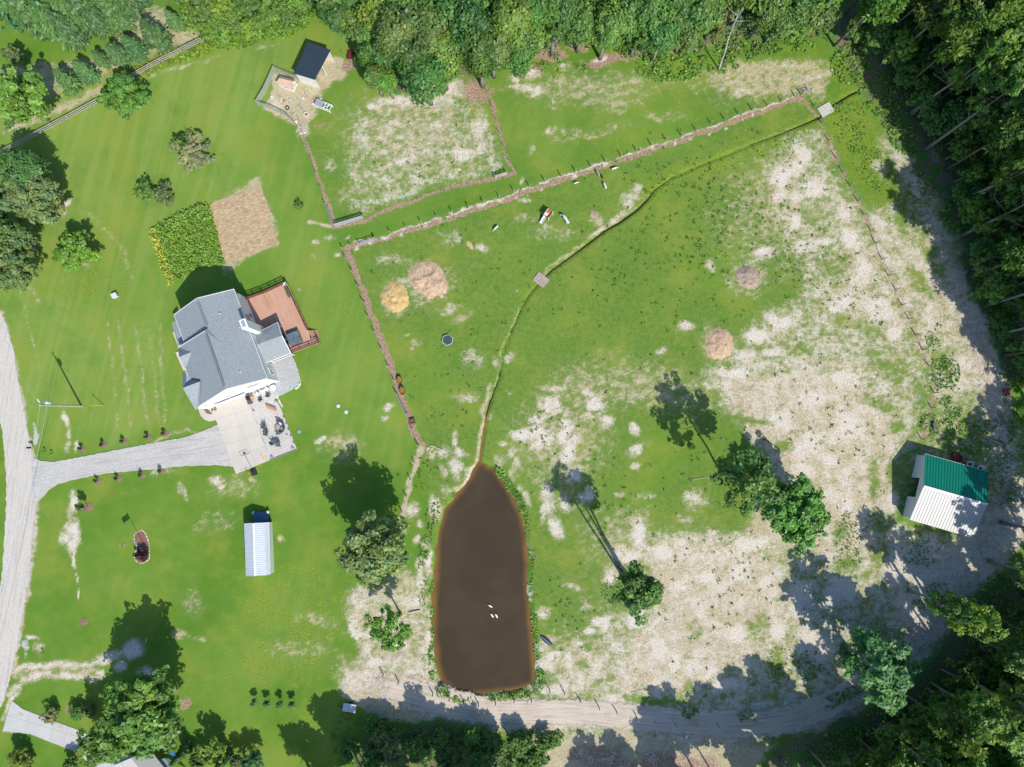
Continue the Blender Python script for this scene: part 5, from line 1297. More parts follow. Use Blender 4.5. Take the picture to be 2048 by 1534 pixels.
for s_ in (-1, 1):
    mb = MB(); q = U * (.52 * s_); mb.box((q.x, q.y, .90), (1.0, 2.08, .11), RZ); o = mb.build('cover_half', M('tub_cover', (.125, .165, .20), .55, .35, 1.6), tub); o.modifiers.new('b', 'BEVEL').width = .04
pl = thing('planter', d3(1572, 280), 'long raised planter with green plants against the deck rail', 'planter')
mb = MB(); mb.box((0, 0, .25), (1.7, .42, .5), RZ); mb.build('trough', M('planter_dark', (.10, .11, .12), .7), pl)
q = RNG.normal(0, 1, (120, 3)) * np.array([.5, .1, .08]); ca, sa_ = math.cos(RZ), math.sin(RZ)
q = np.stack([q[:, 0] * ca - q[:, 1] * sa_, q[:, 0] * sa_ + q[:, 1] * ca, q[:, 2] + .58], 1)
me = leaves_mesh('planter_plants', q, RNG.normal(0, .5, (120, 3)) + np.array([0, 0, .7]), np.full(120, .16), np.array(GREEN['olive'])[None] * tones(120), 1.5)
o = bpy.data.objects.new('foliage', me); C.objects.link(o); o.parent = pl
bb = thing('storage_bin', d3(1545, 185), 'small white bin in the northern corner of the deck', 'bin')
mb = MB(); mb.box((0, 0, .3), (.45, .45, .6), RZ); mb.build('bin_body', TRIM, bb); mb = MB(); mb.box((0, 0, .63), (.5, .5, .06), RZ); mb.build('lid', TRIM, bb)

# ------------------------------------------------------------------ metal barn, sheds
def ribbed(mb, e0, e1, r0, r1, pitch=.3, t=.05, rib=.035, wid=.05):
    """metal roof sheet between an eave e0-e1 and a ridge r0-r1 with raised ribs running down the slope"""
    mb.slab([e0, e1, r1, r0], t)
    n = int((e1 - e0).length / pitch)
    for i in range(n + 1):
        a = e0.lerp(e1, i / n); b = r0.lerp(r1, i / n)
        mb.bar(a + Vector((0, 0, rib / 2 + .002)), b + Vector((0, 0, rib / 2 + .002)), wid, rib, 1)
    return mb
def paint(name, c=None, rough=.45, stain=None, metal=0.0, spec=.4):
    return M(name, c, rough, .07, .6, metal, spec, fine=3, stain=stain)
TEAL = paint('green_metal', (.008, .225, .155), .4, spec=.3)
WHM = paint('white_metal', (.56, .55, .53), .5, ((.50, .48, .45), 1.2, .58))
barn = thing('barn', P(1890, 985), 'metal barn with one green and one white roof slope beside the shaded track', 'barn')
bl = barn.location
BR0, BR1 = z4(540, 715, 4.75), z4(1422, 970, 4.75)
BN0, BN1 = z4(560, 262, 2.7), z4(1438, 510, 2.7)
BS0, BS1 = z4(348, 1178, 2.7), z4(1225, 1432, 2.7)
ribbed(MB(bl), BN0, BN1, BR0, BR1, .45, wid=.09).build('green_roof_slope', [TEAL, paint('green_metal_rib', (.006, .15, .105), .4)], barn)
ribbed(MB(bl), BS0, BS1, BR0 + Vector((0, 0, .01)), BR1 + Vector((0, 0, .01)), .45, wid=.09).build('white_roof_slope', [WHM, paint('white_metal_rib', (.36, .35, .34), .5)], barn)
mb = MB(bl); mb.bar(BR0 + Vector((0, 0, .07)), BR1 + Vector((0, 0, .07)), .36, .05); mb.build('ridge_cap', TRIM, barn)
GW = paint('grey_wall_metal', (.66, .69, .72), .5)
X = (BR1 - BR0).normalized(); Yb = Vector((-X.y, X.x, 0))
nw, sw = BN0 + X * .25 - Yb * .2, BS0 + X * .25 + Yb * .2
ne, se = BN1 - X * .25 - Yb * .2, BS1 - X * .25 + Yb * .2
L = (sw - nw); dn, ds = .36, .665
mb = MB(bl)
a, b = nw + L * dn, nw + L * ds
vwall(mb, [zz(nw, -.1), zz(nw, 2.62), zz(a, 2.62), zz(a, -.1)], X * .12)
vwall(mb, [zz(b, -.1), zz(b, 2.62), zz(sw, 2.62), zz(sw, -.1)], X * .12)
vwall(mb, [zz(nw, 2.62), zz((nw + sw) / 2, 4.62), zz(sw, 2.62)], X * .12)
vwall(mb, [zz(a, 2.3), zz(a, 2.62), zz(b, 2.62), zz(b, 2.3)], X * .12)
for p_, q_, d_ in ((nw + X * .12, ne, -Yb * .12), (sw + X * .12, se, Yb * .12), (ne, se, -X * .12)):
    vwall(mb, [zz(p_, -.1), zz(p_, 2.6), zz(q_, 2.6), zz(q_, -.1)], d_)
mb.build('wall', GW, barn)
mb = MB(bl)
for a, b in ((BN0, BR0), (BS0, BR0), (BN1, BR1), (BS1, BR1), (BN0, BN1), (BS0, BS1)):
    mb.bar(a - Vector((0, 0, .06)), b - Vector((0, 0, .06)), .08, .12)
mb.build('roof_trim', TRIM, barn)
# open fronted field shed
shed = thing('field_shed', z3(905, 455), 'open fronted field shed with a dark metal roof by the chicken run', 'shed')
sl_ = shed.location
S0, S1, S2, S3 = z3(848, 180, 3.0), z3(1178, 292, 3.6), z3(945, 727, 3.6), z3(633, 632, 3.0)
ribbed(MB(sl_), S0, S3, S1, S2, .45, rib=.02).build('roof', [paint('charcoal_metal', (.036, .052, .075), .45, spec=.35), paint('charcoal_metal_rib', (.028, .040, .058), .45)], shed)
xx = (S1 - S0); xx.z = 0; xx.normalize(); yy = (S3 - S0); yy.z = 0; yy.normalize()
c0, c1, c2, c3 = S0 + xx * .2 + yy * .2, S1 - xx * .3 + yy * .2, S2 - xx * .3 - yy * .2, S3 + xx * .2 - yy * .2
mb = MB(sl_)
vwall(mb, [zz(c0, 0), zz(c0, 2.93), zz(c3, 2.93), zz(c3, 0)], xx * .08)
vwall(mb, [zz(c3, 0), zz(c3, 2.93), zz(c2, 3.46), zz(c2, 0)], -yy * .08)
vwall(mb, [zz(c0, 0), zz(c0, 2.93), zz(c1, 3.46), zz(c1, 0)], yy * .08)
mb.build('wall', M('white_boarding', (.74, .73, .70), .7, .12, 1.5), shed)
for q in (c1, (c1 + c2) / 2, c2):
    mb = MB(sl_); mb.box((q.x, q.y, 1.7), (.15, .15, 3.4), math.atan2(xx.y, xx.x)); mb.build('post', M('white_boarding', None), shed)
# carport
CW = [paint('pale_blue_metal', (.60, .645, .69), .45), paint('pale_blue_rib', (.40, .45, .50), .5)]
car = thing('carport', P(519, 1100), 'long pale metal carport with ribbed roof on the lawn', 'carport')
cl = car.location
z7 = lambda x, y, h=0.0: P(440 + x / 9.5875, 1000 + y / 9.5875, h)
K0, K1 = z7(645, 445, 3.35), z7(672, 1455, 3.35)      # ridge
KW0, KW1 = z7(460, 455, 2.6), z7(497, 1457, 2.6)
KM0, KM1 = z7(850, 437, 2.85), z7(893, 1440, 2.85)
KE0, KE1 = z7(945, 430, 2.35), z7(970, 1420, 2.35)
mb = MB(cl); ribbed(mb, KW0, KW1, K0, K1, .27, wid=.07); mb.build('west_roof_slope', CW, car)
mb = MB(cl); ribbed(mb, KM0, KM1, K0 + Vector((0, 0, .006)), K1 + Vector((0, 0, .006)), .27, wid=.07); ribbed(mb, KE0, KE1, KM0 + Vector((0, 0, .004)), KM1 + Vector((0, 0, .004)), .27, wid=.07); mb.build('east_roof_slope', CW, car)
mb = MB(cl); mb.bar(K0 + Vector((0, 0, .06)), K1 + Vector((0, 0, .06)), .26, .04); mb.build('ridge_cap', TRIM, car)
gE0, gE1 = z7(1000, 420, .02), z7(1042, 1385, .02)
mb = MB(cl); vwall(mb, [zz(gE0, 0), KE0 - Vector((0, 0, .05)), KE1 - Vector((0, 0, .05)), zz(gE1, 0)], Vector((-.05, 0, 0))); mb.build('side_wall', paint('white_side_metal', (.76, .75, .74), .5), car)
yk = (K1 - K0).normalized()
mb = MB(cl); wl0, wl1 = KW0 + Vector((.15, 0, 0)) + yk * .1, KW1 + Vector((.15, 0, 0)) - yk * .1
vwall(mb, [zz(wl0, 0), zz(wl0, 2.52), zz(wl1, 2.52), zz(wl1, 0)], Vector((.05, 0, 0)))
vwall(mb, [zz(wl1, 0), zz(wl1, 2.5), zz(K1 - yk * .1, 3.25), zz(KM1 - yk * .1, 2.75), zz(KE1 - yk * .1, 2.25), zz(gE1 - yk * .1, 0)], -yk * .05)
mb.build('end_wall', paint('white_side_metal', None), car)
def rigid_trailer():
    """trailer half under the carport: ribbed bed tinted with skylight blue, white corner lamps"""
    a = z7(640, 232, .75); b = z7(920, 222, .75)
    ax = (b - a); w_ = ax.length; ax.normalize(); ay = Vector((ax.y, -ax.x, 0)); ay = ay if ay.y < 0 else -ay
    org = Vector(((a.x + b.x) / 2, (a.y + b.y) / 2, 0)) + ay * 2.0
    t_ = thing('trailer', org, 'ribbed flat trailer tinted sky blue poking out from under the carport', 'trailer')
    rz = math.atan2(ax.y, ax.x)
    mb = MB(org); mb.box((org.x, org.y, .64), (w_, 4.0, .12), rz)
    for i in range(11):
        q = org + ax * ((i - 5) * w_ / 11.2); mb.box((q.x, q.y, .715), (w_ * .045, 3.96, .04), rz)
    mb.build('bed', M('skylit_bed_metal', (.10, .20, .29), .5, .25, 1.2), t_)  # bluish skylight of the carport's shade is painted into this colour
    for s_ in (-1, 1):
        q = org + ax * (s_ * (w_ / 2 + .02)) - ay * 1.9
        mb = MB(org); mb.box((q.x, q.y, .75), (.26, .42, .34), rz + .3 * s_); mb.build('corner_lamp', TRIM, t_)
        for d_ in (-.1, .9):
            q = org + ax * (s_ * (w_ / 2 + .05)) + ay * d_; mb = MB(org)
            mb.tube([q + ax * -.1 + Vector((0, 0, .33)), q + ax * .1 + Vector((0, 0, .33))], .33, 14); mb.build('wheel', M('tyre_rubber', (.025, .025, .027), .8), t_)
rigid_trailer()
# chicken coop and A-frame run
coop = thing('chicken_coop', z3(520, 800), 'small white chicken coop with a tan roof inside the wire run', 'coop')
ol = coop.location
o0, o1 = z3(425, 702, 1.95), z3(640, 752, 1.95)
oS0, oS1, oN0, oN1 = z3(378, 772, 1.4), z3(606, 862, 1.4), z3(445, 672, 1.4), z3(658, 728, 1.4)
mb = MB(ol); mb.slab([oS0, oS1, o1, o0], .06); mb.slab([oN0, oN1, o1, o0], .065); mb.build('roof', M('tan_roofing', (.55, .37, .265), .85, .12, 1.5), coop)
dx = (o1 - o0).normalized(); dy = Vector((-dx.y, dx.x, 0))
w0, w1 = oS0 + dx * .15 + dy * .12, oS1 - dx * .1 + dy * .12
n0, n1 = oN0 + dx * .15 - dy * .12, oN1 - dx * .1 - dy * .12
mb = MB(ol)
for pts_, tv in (([zz(w0, 0), zz(w0, 1.34), zz(w1, 1.34), zz(w1, 0)], dy * .05), ([zz(n0, 0), zz(n0, 1.34), zz(n1, 1.34), zz(n1, 0)], -dy * .05), ([zz(w0, 0), zz(w0, 1.34), zz(o0 + dx * .15, 1.85), zz(n0, 1.34), zz(n0, 0)], dx * .05)):
    vwall(mb, pts_, tv)
mb.build('wall', M('white_boarding', None), coop)
mb = MB(ol)
for a, b in ((zz(w1, .05), zz(w1, 1.34)), (zz(n1, .05), zz(n1, 1.34)), (zz(w1, .05), zz(n1, .05)), (zz(w1, 1.3), zz(o1, 1.85)), (zz(n1, 1.3), zz(o1, 1.85)), (zz(w1, .1), zz(n1, 1.3)), (zz(n1, .1), zz(w1, 1.3))):
    mb.bar(a, b, .09, .09)
mb.build('door_frame', TRIM, coop)
q = (w0 + w1) / 2 + dx * .35
mb = MB(ol); mb.box(zz(q - dy * .02, .75), (.55, .04, .5), math.atan2(dx.y, dx.x)); mb.build('window', GLASS, coop)
af = thing('chick_run', z3(1085, 1120), 'white framed wire chick run with a grey ribbed cover', 'animal run')
al = af.location; a0, a1 = z3(965, 1075), z3(1175, 1160)
ax = (a1 - a0).normalized(); ay = Vector((-ax.y, ax.x, 0)); rz = math.atan2(ax.y, ax.x)
mb = MB(al)
for s_ in (-1, 1):
    for zq in (.05, .75): mb.bar(al + ax * -1.35 + ay * .5 * s_ + Vector((0, 0, zq)), al + ax * 1.45 + ay * .5 * s_ + Vector((0, 0, zq)), .08, .08)
    for k in range(6): q = al + ax * (-1.3 + .54 * k) + ay * .5 * s_; mb.bar(q + Vector((0, 0, .05)), q + Vector((0, 0, .75)), .07, .07)
for k in range(6): q = al + ax * (-1.3 + .54 * k) + Vector((0, 0, .8)); mb.bar(q - ay * .52, q + ay * .52, .09, .05)
mb.bar(al + ax * .1 + ay * -.5 + Vector((0, 0, .82)), al + ax * 1.4 + ay * .5 + Vector((0, 0, .82)), .06, .04)
mb.build('frame', TRIM, af)
mb = MB(al)
for k in range(7): q = al + ax * (-1.25 + .2 * k) + Vector((0, 0, .87)); mb.bar(q - ay * .55, q + ay * .55, .15, .05)
mb.build('cover', paint('grey_cover', (.34, .37, .40), .5), af)

# ------------------------------------------------------------------ fences, gates
WOOD = M('weathered_wood', (.36, .31, .26), .9, .25, 2)
PALE = M('pale_board', (.40, .37, .335), .9, .2, 2)
WIRE = M('galvanised_wire', (.28, .28, .28), .4, .1, 2, .6)
GATE = M('galvanised_gate', (.50, .53, .57), .35, .1, 2, .5)
def netting():
    t = NT('wire_netting'); tp = t.new('ShaderNodeBsdfTransparent'); mx = t.new('ShaderNodeMixShader')
    mx.inputs[0].default_value = .45
    t.b.inputs['Base Color'].default_value = (.55, .58, .60, 1); t.b.inputs['Roughness'].default_value = .5
    t.l.new(tp.outputs[0], mx.inputs[1]); t.l.new(t.b.outputs[0], mx.inputs[2]); t.l.new(mx.outputs[0], t.n['Material Output'].inputs[0])
    return t.m
NET = netting()
def fence(posts, label, h_=1.4, r_=.09, wires=(.6, 1.2), rails=None, net=None, mat=WOOD, group='wire fences of the pastures', name='wire_fence', cat='fence', skip=()):
    """a fence over ground pixels; wires/rails run from post to post except the spans in skip"""
    q = [G(*p) for p in posts]
    root = thing(name, q[0], label, cat, group); o0 = root.location
    pm_ = None
    for i, p in enumerate(q):
        if pm_ is None:
            mb = MB(); mb.tube([(0, 0, -.2), (0, 0, h_)], [r_, r_ * .92], 8); pm_ = mb.mesh('post', mat)
        o = bpy.data.objects.new('post', pm_); C.objects.link(o); o.parent = root; o.location = p - o0
        o.rotation_euler = (rnd.uniform(-.05, .05), rnd.uniform(-.05, .05), 0); o.scale = (1, 1, rnd.uniform(.94, 1.06))
    for zq in wires or ():
        run = []
        for i in range(len(q)):
            run.append(q[i] + Vector((0, 0, zq)))
            if i in skip or i == len(q) - 1:
                if len(run) > 1: MB(o0).tube(run, .006, 4, cap=False).build('wire', WIRE, root)
                run = []
    for zq in rails or ():
        mb = MB(o0)
        for i in range(len(q) - 1):
            if i not in skip: mb.bar(q[i] + Vector((0, 0, zq)), q[i+1] + Vector((0, 0, zq)), .05, .14)
        mb.build('rail', PALE, root)
    if net:
        mb = MB(o0)
        for i in range(len(q) - 1):
            if i not in skip: mb.add([q[i] + Vector((0, 0, .05)), q[i+1] + Vector((0, 0, .05)), q[i+1] + Vector((0, 0, net)), q[i] + Vector((0, 0, net))], [(0, 1, 2, 3)])
        mb.build('netting', NET, root)
    return root
lerp = lambda a, b, n: [(a[0] + (b[0] - a[0]) * i / n, a[1] + (b[1] - a[1]) * i / n) for i in range(n + 1)]
north = [(686, 499), (701, 493), (719.5, 489), (751, 478.5), (782, 466.5), (812, 456.5), (843, 446), (874.5, 435.5), (905, 425), (937, 415.5), (967, 405), (998, 395), (1028, 383), (1059, 373.5), (1090, 363), (1122, 352.5), (1151, 343), (1181, 333), (1211, 323.5), (1242, 313), (1272, 301), (1302, 290.5), (1332, 280), (1362, 271), (1391, 261), (1421, 248), (1448, 238.5), (1476, 228.5), (1504, 221), (1534, 211), (1562, 203), (1590, 193.5), (1602, 190), (1617, 183)]
fence(north, 'long wire fence with dark posts along the northern edge of the big pasture', skip=(2,))
fence([(686, 499), (693, 519), (704.5, 544), (718, 574), (727, 604), (737, 634), (749.5, 665), (763, 698), (777, 733), (788, 761), (794, 787), (814, 828), (824.5, 858), (837, 890.5)], 'wire fence between the lawn and the big pasture', skip=(10,))
fence([(837, 890.5), (829.5, 925.5), (821, 959), (813, 992), (804.5, 1024), (797, 1070), (790, 1120)], 'wire fence running from the log down to the pond bank', )
fence([(767, 1349), (798, 1364), (833, 1378), (866, 1386), (899, 1396), (928, 1403), (957, 1407), (991, 1404.5), (1028, 1400), (1063, 1399.5), (1099, 1379), (1128.5, 1385), (1160, 1399), (1197, 1412.5), (1233, 1422.5), (1273.5, 1434), (1309, 1442.5), (1348.5, 1445), (1390, 1447), (1434, 1447), (1480, 1440), (1530, 1428), (1580, 1410), (1630, 1385), (1675, 1350), (1710, 1300)], 'fence of bare posts along the southern dirt track', h_=1.45, wires=(.4, 1.2))
fence([(1628, 213), (1643.5, 247), (1657, 282), (1671, 316), (1685, 344), (1700, 372), (1715, 403), (1728, 430), (1741, 461), (1751, 486), (1764, 519), (1777, 551.5), (1791, 579), (1803.5, 610), (1817, 638), (1831, 670), (1845, 700), (1857, 731.5), (1872, 759), (1868, 785), (1862, 815), (1850, 847), (1843, 878)], 'wire fence between the sandy pasture and the eastern track')
fence([(1802, 1073), (1795, 1103), (1785, 1140), (1772, 1180), (1760, 1223), (1748, 1262), (1730, 1290), (1712, 1312)], 'wire fence south of the barn beside the shaded track')
fence(lerp((599, 240), (650, 405), 6), 'thin wire fence down the western side of the paddock', r_=.04, h_=1.2)
fence(lerp((727, 434), (1028, 348), 10), 'thin wire fence along the southern side of the paddock', r_=.035, h_=1.2)
fence([(1028, 348), (1018, 322), (1009, 296), (1000, 268), (992, 240), (984, 212), (974, 184), (962, 158)], 'thin wire fence down the eastern side of the paddock', r_=.045, h_=1.3)
z8 = lambda x, y: (500 + x / 7.305, 60 + y / 7.305)
fence([z8(375, 590), z8(300, 760), z8(225, 920), z8(118, 1095), z8(300, 1155), z8(470, 1230), z8(570, 1290), z8(668, 1385), z8(735, 1490)], 'wire netting fence round the western side of the chicken run', h_=1.45, r_=.045, wires=None, rails=(.12, 1.35), net=1.4, group='netting fences of the chicken run')
fence([z8(375, 590), z8(540, 660), z8(690, 720), z8(760, 760), z8(900, 800)], 'wire netting fence between chicken coop and field shed', h_=1.45, r_=.045, wires=None, rails=(.12,), net=1.4, group='netting fences of the chicken run')
for a, b in ((1085, 628), (845, 995), (785, 1205), (1375, 385)):
    p = P(*z8(a, b)); mb = MB(p); mb.tube([p - Vector((0, 0, .1)), p + Vector((0, 0, 1.5))], .045, 8)
    lab = {1085: 'thin post at the open front of the field shed', 845: 'thin post between the coop and the chick run', 785: 'thin post beside the round water tub', 1375: 'thin post beside the dark red cart'}[a]
    tag(mb.build('fence_post', WOOD), lab, 'post', 'lone posts of the paddock')
def board_fence(pts, label, n):
    q = []
    for a, b in zip(pts[:-1], pts[1:]): q += lerp(a, b, n)[:-1]
    fence(q + [pts[-1]], label, h_=1.35, r_=.07, wires=None, rails=(.4, .82, 1.24), mat=PALE, group='board fences of the garden', name='board_fence')
board_fence([(-30, 334), (20, 302), (75, 272), (140, 238), (205, 203)], 'three rail board fence running to the round bright green tree', 2)
board_fence([(262, 160), (300, 138), (350, 112), (406, 84)], 'three rail board fence beside the conifers and long grass', 2)
def gate(a, b, label, h_=1.2, bars=(.15, .45, .75, 1.15), group='tubular field gates', mat=GATE, wid=.05):
    a, b = G(*a), G(*b); root = thing('field_gate', a, label, 'gate', group); o0 = root.location
    mb = MB(o0)
    for zq in (bars[0], bars[-1]): mb.tube([a + Vector((0, 0, zq)), b + Vector((0, 0, zq))], wid, 6)
    for t_ in (0, .5, 1): q = a.lerp(b, t_); mb.tube([q + Vector((0, 0, bars[0])), q + Vector((0, 0, bars[-1]))], wid, 6)
    mb.build('frame', mat, root)
    for zq in bars[1:-1]:
        mb = MB(o0); mb.tube([a + Vector((0, 0, zq)), b + Vector((0, 0, zq))], wid * .8, 6); mb.build('bar', mat, root)
    for q in (a, b):
        mb = MB(o0); mb.tube([q + Vector((0, 0, -.2)), q + Vector((0, 0, 1.45))], .08, 8); mb.build('gate_post', WOOD, root)
gate((670, 453), (727, 436), 'pale field gate at the corner of the paddock, by the gap', bars=(.1, .4, .7, 1.0, 1.25), wid=.08)
gate((653, 412), (668, 447), 'narrow metal gate on the western side of the paddock', mat=M('blue_grey_gate', (.30, .37, .43), .4, .1, 2, .4), wid=.08)
gate((720, 490), (750, 480), 'metal gate in the northern pasture fence', wid=.06)
gate((990, 357), (1014, 349), 'pale wooden gate near the eastern corner of the paddock', mat=PALE, wid=.07)
gate((795, 790), (813, 827), 'blue grey metal gate beside the oval water troughs', mat=M('blue_grey_gate', None), wid=.09)
gate((1602, 190), (1618, 184), 'small metal gate near the plank footbridge', wid=.05)

# ------------------------------------------------------------------ yard and pasture things
def rock(mb, c, r_, q):
    c = Vector(c); n, m = 6, 4; pts = []
    prof = [(.55, -.2), (1, .25), (.8, .7), (.3, .95)]
    for k, (a, z) in enumerate(prof):
        for i in range(n):
            t_ = 2 * math.pi * i / n + k * .4; s_ = q.uniform(.8, 1.15)
            pts.append(c + Vector((math.cos(t_) * a * r_ * s_, math.sin(t_) * a * r_ * s_ * .85, z * r_ * .8)))
    fs = [tuple(range(n - 1, -1, -1)), tuple(range(3 * n, 4 * n))]
    for k in range(3):
        for i in range(n): fs.append((k*n+i, k*n+(i+1) % n, (k+1)*n+(i+1) % n, (k+1)*n+i))
    mb.add(pts, fs)
STONE = M('pale_stone', (.68, .64, .57), .9, .2, 5)
rm = []
for i in range(4):
    mb = MB(); rock(mb, (0, 0, 0), 1, random.Random(i)); rm.append(mb.mesh('edging_stone', STONE))
def stones(pts, gap, r0, label, group):
    for a, b in zip(pts[:-1], pts[1:]):
        d = math.hypot(b[0] - a[0], b[1] - a[1]); n = max(1, round(d / gap))
        for i in range(n):
            x, y = a[0] + (b[0] - a[0]) * i / n, a[1] + (b[1] - a[1]) * i / n
            o = bpy.data.objects.new('edging_stone', rnd.choice(rm)); C.objects.link(o)
            o.location = G(x + rnd.uniform(-.4, .4), y + rnd.uniform(-.4, .4), .02); s_ = r0 * rnd.uniform(.75, 1.25)
            o.scale = (s_, s_, s_ * .8); o.rotation_euler = (0, 0, rnd.uniform(0, 6))
            tag(o, label, 'stone', group)
stones([(594, 738), (598, 752), (601, 768), (596, 776)], 2.6, .11, 'pale stone edging the gravel behind the farmhouse', 'pale stones edging the back gravel')
stones([(600, 768), (597, 774), (590, 778)], 3.2, .22, 'larger pale stone at the bend of the back gravel', 'larger pale stones at the gravel bend')
stones([(553, 792), (558, 800), (562, 808), (566, 816)], 2.8, .16, 'pale stone beside the upper corner of the gravel patio', 'pale stones beside the gravel patio')
RING = [(284.5, 1060.5), (279, 1062), (272, 1065.5), (269, 1071), (268.5, 1079), (271, 1087), (274.5, 1093), (274, 1099), (269.5, 1107), (269, 1115), (273, 1122), (279, 1126), (285, 1126), (292, 1123), (298, 1118), (299.5, 1109), (298.5, 1100), (298, 1089), (295, 1077), (291, 1067), (285, 1060.5)]
stones(RING, 2.6, .11, 'white stone in the ring around the mulched flower bed', 'white stones ringing the flower bed')
mb = MB(G(284, 1090)); mb.prism([P(x, y, 0) for x, y in RING], -.05, .07)
tag(mb.build('flower_bed', M('red_mulch', (.225, .115, .085), .95, .3, 2.5, bump=.5)), 'kidney shaped bed of red brown mulch on the front lawn', 'flower bed')
tree('shrub', 283.5, 1111, 2.4, 1.15, 'purple', 'dark purple leaved shrub in the flower bed', cat='shrub')
# flagpole
fp = G(282.5, 1078); root = thing('flagpole', fp, 'slim flagpole with a striped flag in the flower bed', 'flagpole')
mb = MB(fp); mb.tube([fp, fp + Vector((0, 0, 5.2))], [.045, .03], 8); mb.lathe(fp + Vector((0, 0, 5.2)), [(.02, 0), (.07, .05), (.02, .12)], 8); mb.build('pole', M('grey_pole', (.55, .56, .57), .4, .1, 2, .4), root)
mb = MB(fp)
fd = Vector((-.96, -.26, 0))
for i in range(7):
    for j in range(5):
        canton = i < 3 and j > 2
        s_ = lambda a, b: fp + fd * (.04 + a * .17) + Vector((0, .10 * math.sin(a * 1.7), 5.1 - 1.0 + b * .2 - .07 * a))
        mb.add([s_(i, j), s_(i + 1, j), s_(i + 1, j + 1), s_(i, j + 1)], [(0, 1, 2, 3)], 2 if canton else j % 2)
mb.build('flag', [M('flag_red', (.45, .05, .06), .8), M('flag_white', (.75, .75, .75), .8), M('flag_blue', (.03, .06, .25), .8)], root)

# utility pole, its wires and guy
up = G(163, 812); top = P(80.5, 810.5, 10.3); ux = Vector((top.x, top.y, 10.4))
root = thing('utility_pole', up, 'grey utility pole with a transformer on the front lawn', 'utility pole')
ax = (ux - up)
mb = MB(up); mb.tube([up - Vector((0, 0, .3)), up + ax * .5, ux], [.17, .145, .115], 12); mb.build('pole', M('grey_pole_wood', (.46, .45, .42), .9, .2, 1.5), root)
q = up + ax * .84; tn = Vector((.05, .42, 0)) + q
mb = MB(up); mb.lathe(tn - Vector((0, 0, .45)), [(.05, 0), (.27, .02), (.28, .85), (.24, .93), (.08, .97)], 16); tf = mb.build('transformer', M('transformer_grey', (.62, .64, .66), .5), root)
mb = MB(up)
for a in (.0, 1.6): mb.tube([tn + Vector((.1 * math.cos(a), .1 * math.sin(a), .5)), tn + Vector((.14 * math.cos(a), .14 * math.sin(a), .8))], [.05, .03], 6)
mb.build('bushing', M('brown_ceramic', (.12, .06, .04), .3), tf)
mb = MB(up); q = up + ax * .955; mb.bar(q + Vector((-.1, .05, 0)), q + Vector((-.45, .75, .12)), .09, .11); mb.box(q + Vector((-.45, .75, .2)), (.3, .14, .14), 2.0); mb.build('bracket', TRIM, root)
gy_ = G(209, 811)
g_ = thing('guy_wire', gy_, 'guy wire with a yellow guard bracing the utility pole', 'guy wire')
e_ = up + ax * .9
mb = MB(gy_); mb.tube([gy_, e_], .012, 5); mb.build('wire', WIRE, g_)
mb = MB(gy_); mb.tube([gy_ + (e_ - gy_) * .01, gy_ + (e_ - gy_) * .26], .05, 8); mb.build('guard', M('yellow_plastic', (.72, .42, .02), .5), g_)
def wire(a, b, sag, label, r_=.016):
    pts = [a.lerp(b, i / 12) - Vector((0, 0, sag * 4 * (i / 12) * (1 - i / 12))) for i in range(13)]
    mb = MB(a); mb.tube(pts, r_, 5); tag(mb.build('power_line', M('aluminium_wire', (.62, .62, .60), .4, .1, 2, .3)), label, 'cable')
wire(ux - Vector((0, 0, .05)), P(-50, 1470, 10.2), 1.0, 'power line leaving the top of the utility pole')
wire(up + ax * .83, P(-60, 1390, 9.0), 1.2, 'lower power line leaving the transformer')
wire(ux - Vector((0, 0, .1)), P(-60, 640, 10.2), .8, 'thin power line running north west from the pole', .010)

# mailbox, reflector posts, utility box, septic lids
mp = G(68, 895); root = thing('mailbox', mp, 'dark mailbox on a post beside the drive entrance', 'mailbox')
mb = MB(mp); mb.box(mp + Vector((0, 0, .55)), (.1, .1, 1.1)); mb.build('post', WOOD, root)
mb = MB(mp); mb.tube([mp + Vector((-.35, 0, 1.2)), mp + Vector((.25, 0, 1.2))], .15, 12); mb.build('box', M('black_metal', (.02, .022, .03), .4), root)
for x, y, lb in ((92, 902, 'small dark marker post nearest the mailbox'), (106, 907, 'small dark marker post by the drive edge'), (88, 1304, 'small dark marker near the lower gravel track')):
    p = G(x, y); mb = MB(p); mb.box(p + Vector((0, 0, .4)), (.06, .06, .8)); mb.box(p + Vector((0, 0, .72)), (.3, .05, .3), .5); solo('marker_post', mb, M('black_metal', None), lb, 'marker')
p = G(232, 592); root = thing('utility_box', p, 'pale grey utility box alone on the front lawn', 'utility box', rz=.5)
mb = MB(); mb.box((0, 0, .3), (.85, .7, .6)); o = mb.build('cabinet', M('cabinet_grey', (.60, .61, .60), .6), root); o.modifiers.new('b', 'BEVEL').width = .06
mb = MB(); mb.box((0, 0, .65), (.9, .75, .08)); mb.build('lid', M('cabinet_grey', None), root)
for x, y, c_, lb in ((676.5, 812, (.60, .62, .64), 'pale round septic lid, the northern of the two on the lawn'), (692.5, 824, (.56, .60, .66), 'pale round septic lid nearer the pasture fence'), (598.5, 863, (.26, .32, .42), 'blue grey round lid beside the gravel patio')):
    p = G(x, y); mb = MB(p); mb.lathe(p, [(.30, -.05), (.30, .08), (.25, .12), (.08, .13)], 20); solo('septic_lid', mb, M('lid_%d' % x, c_, .6), lb, 'lid')

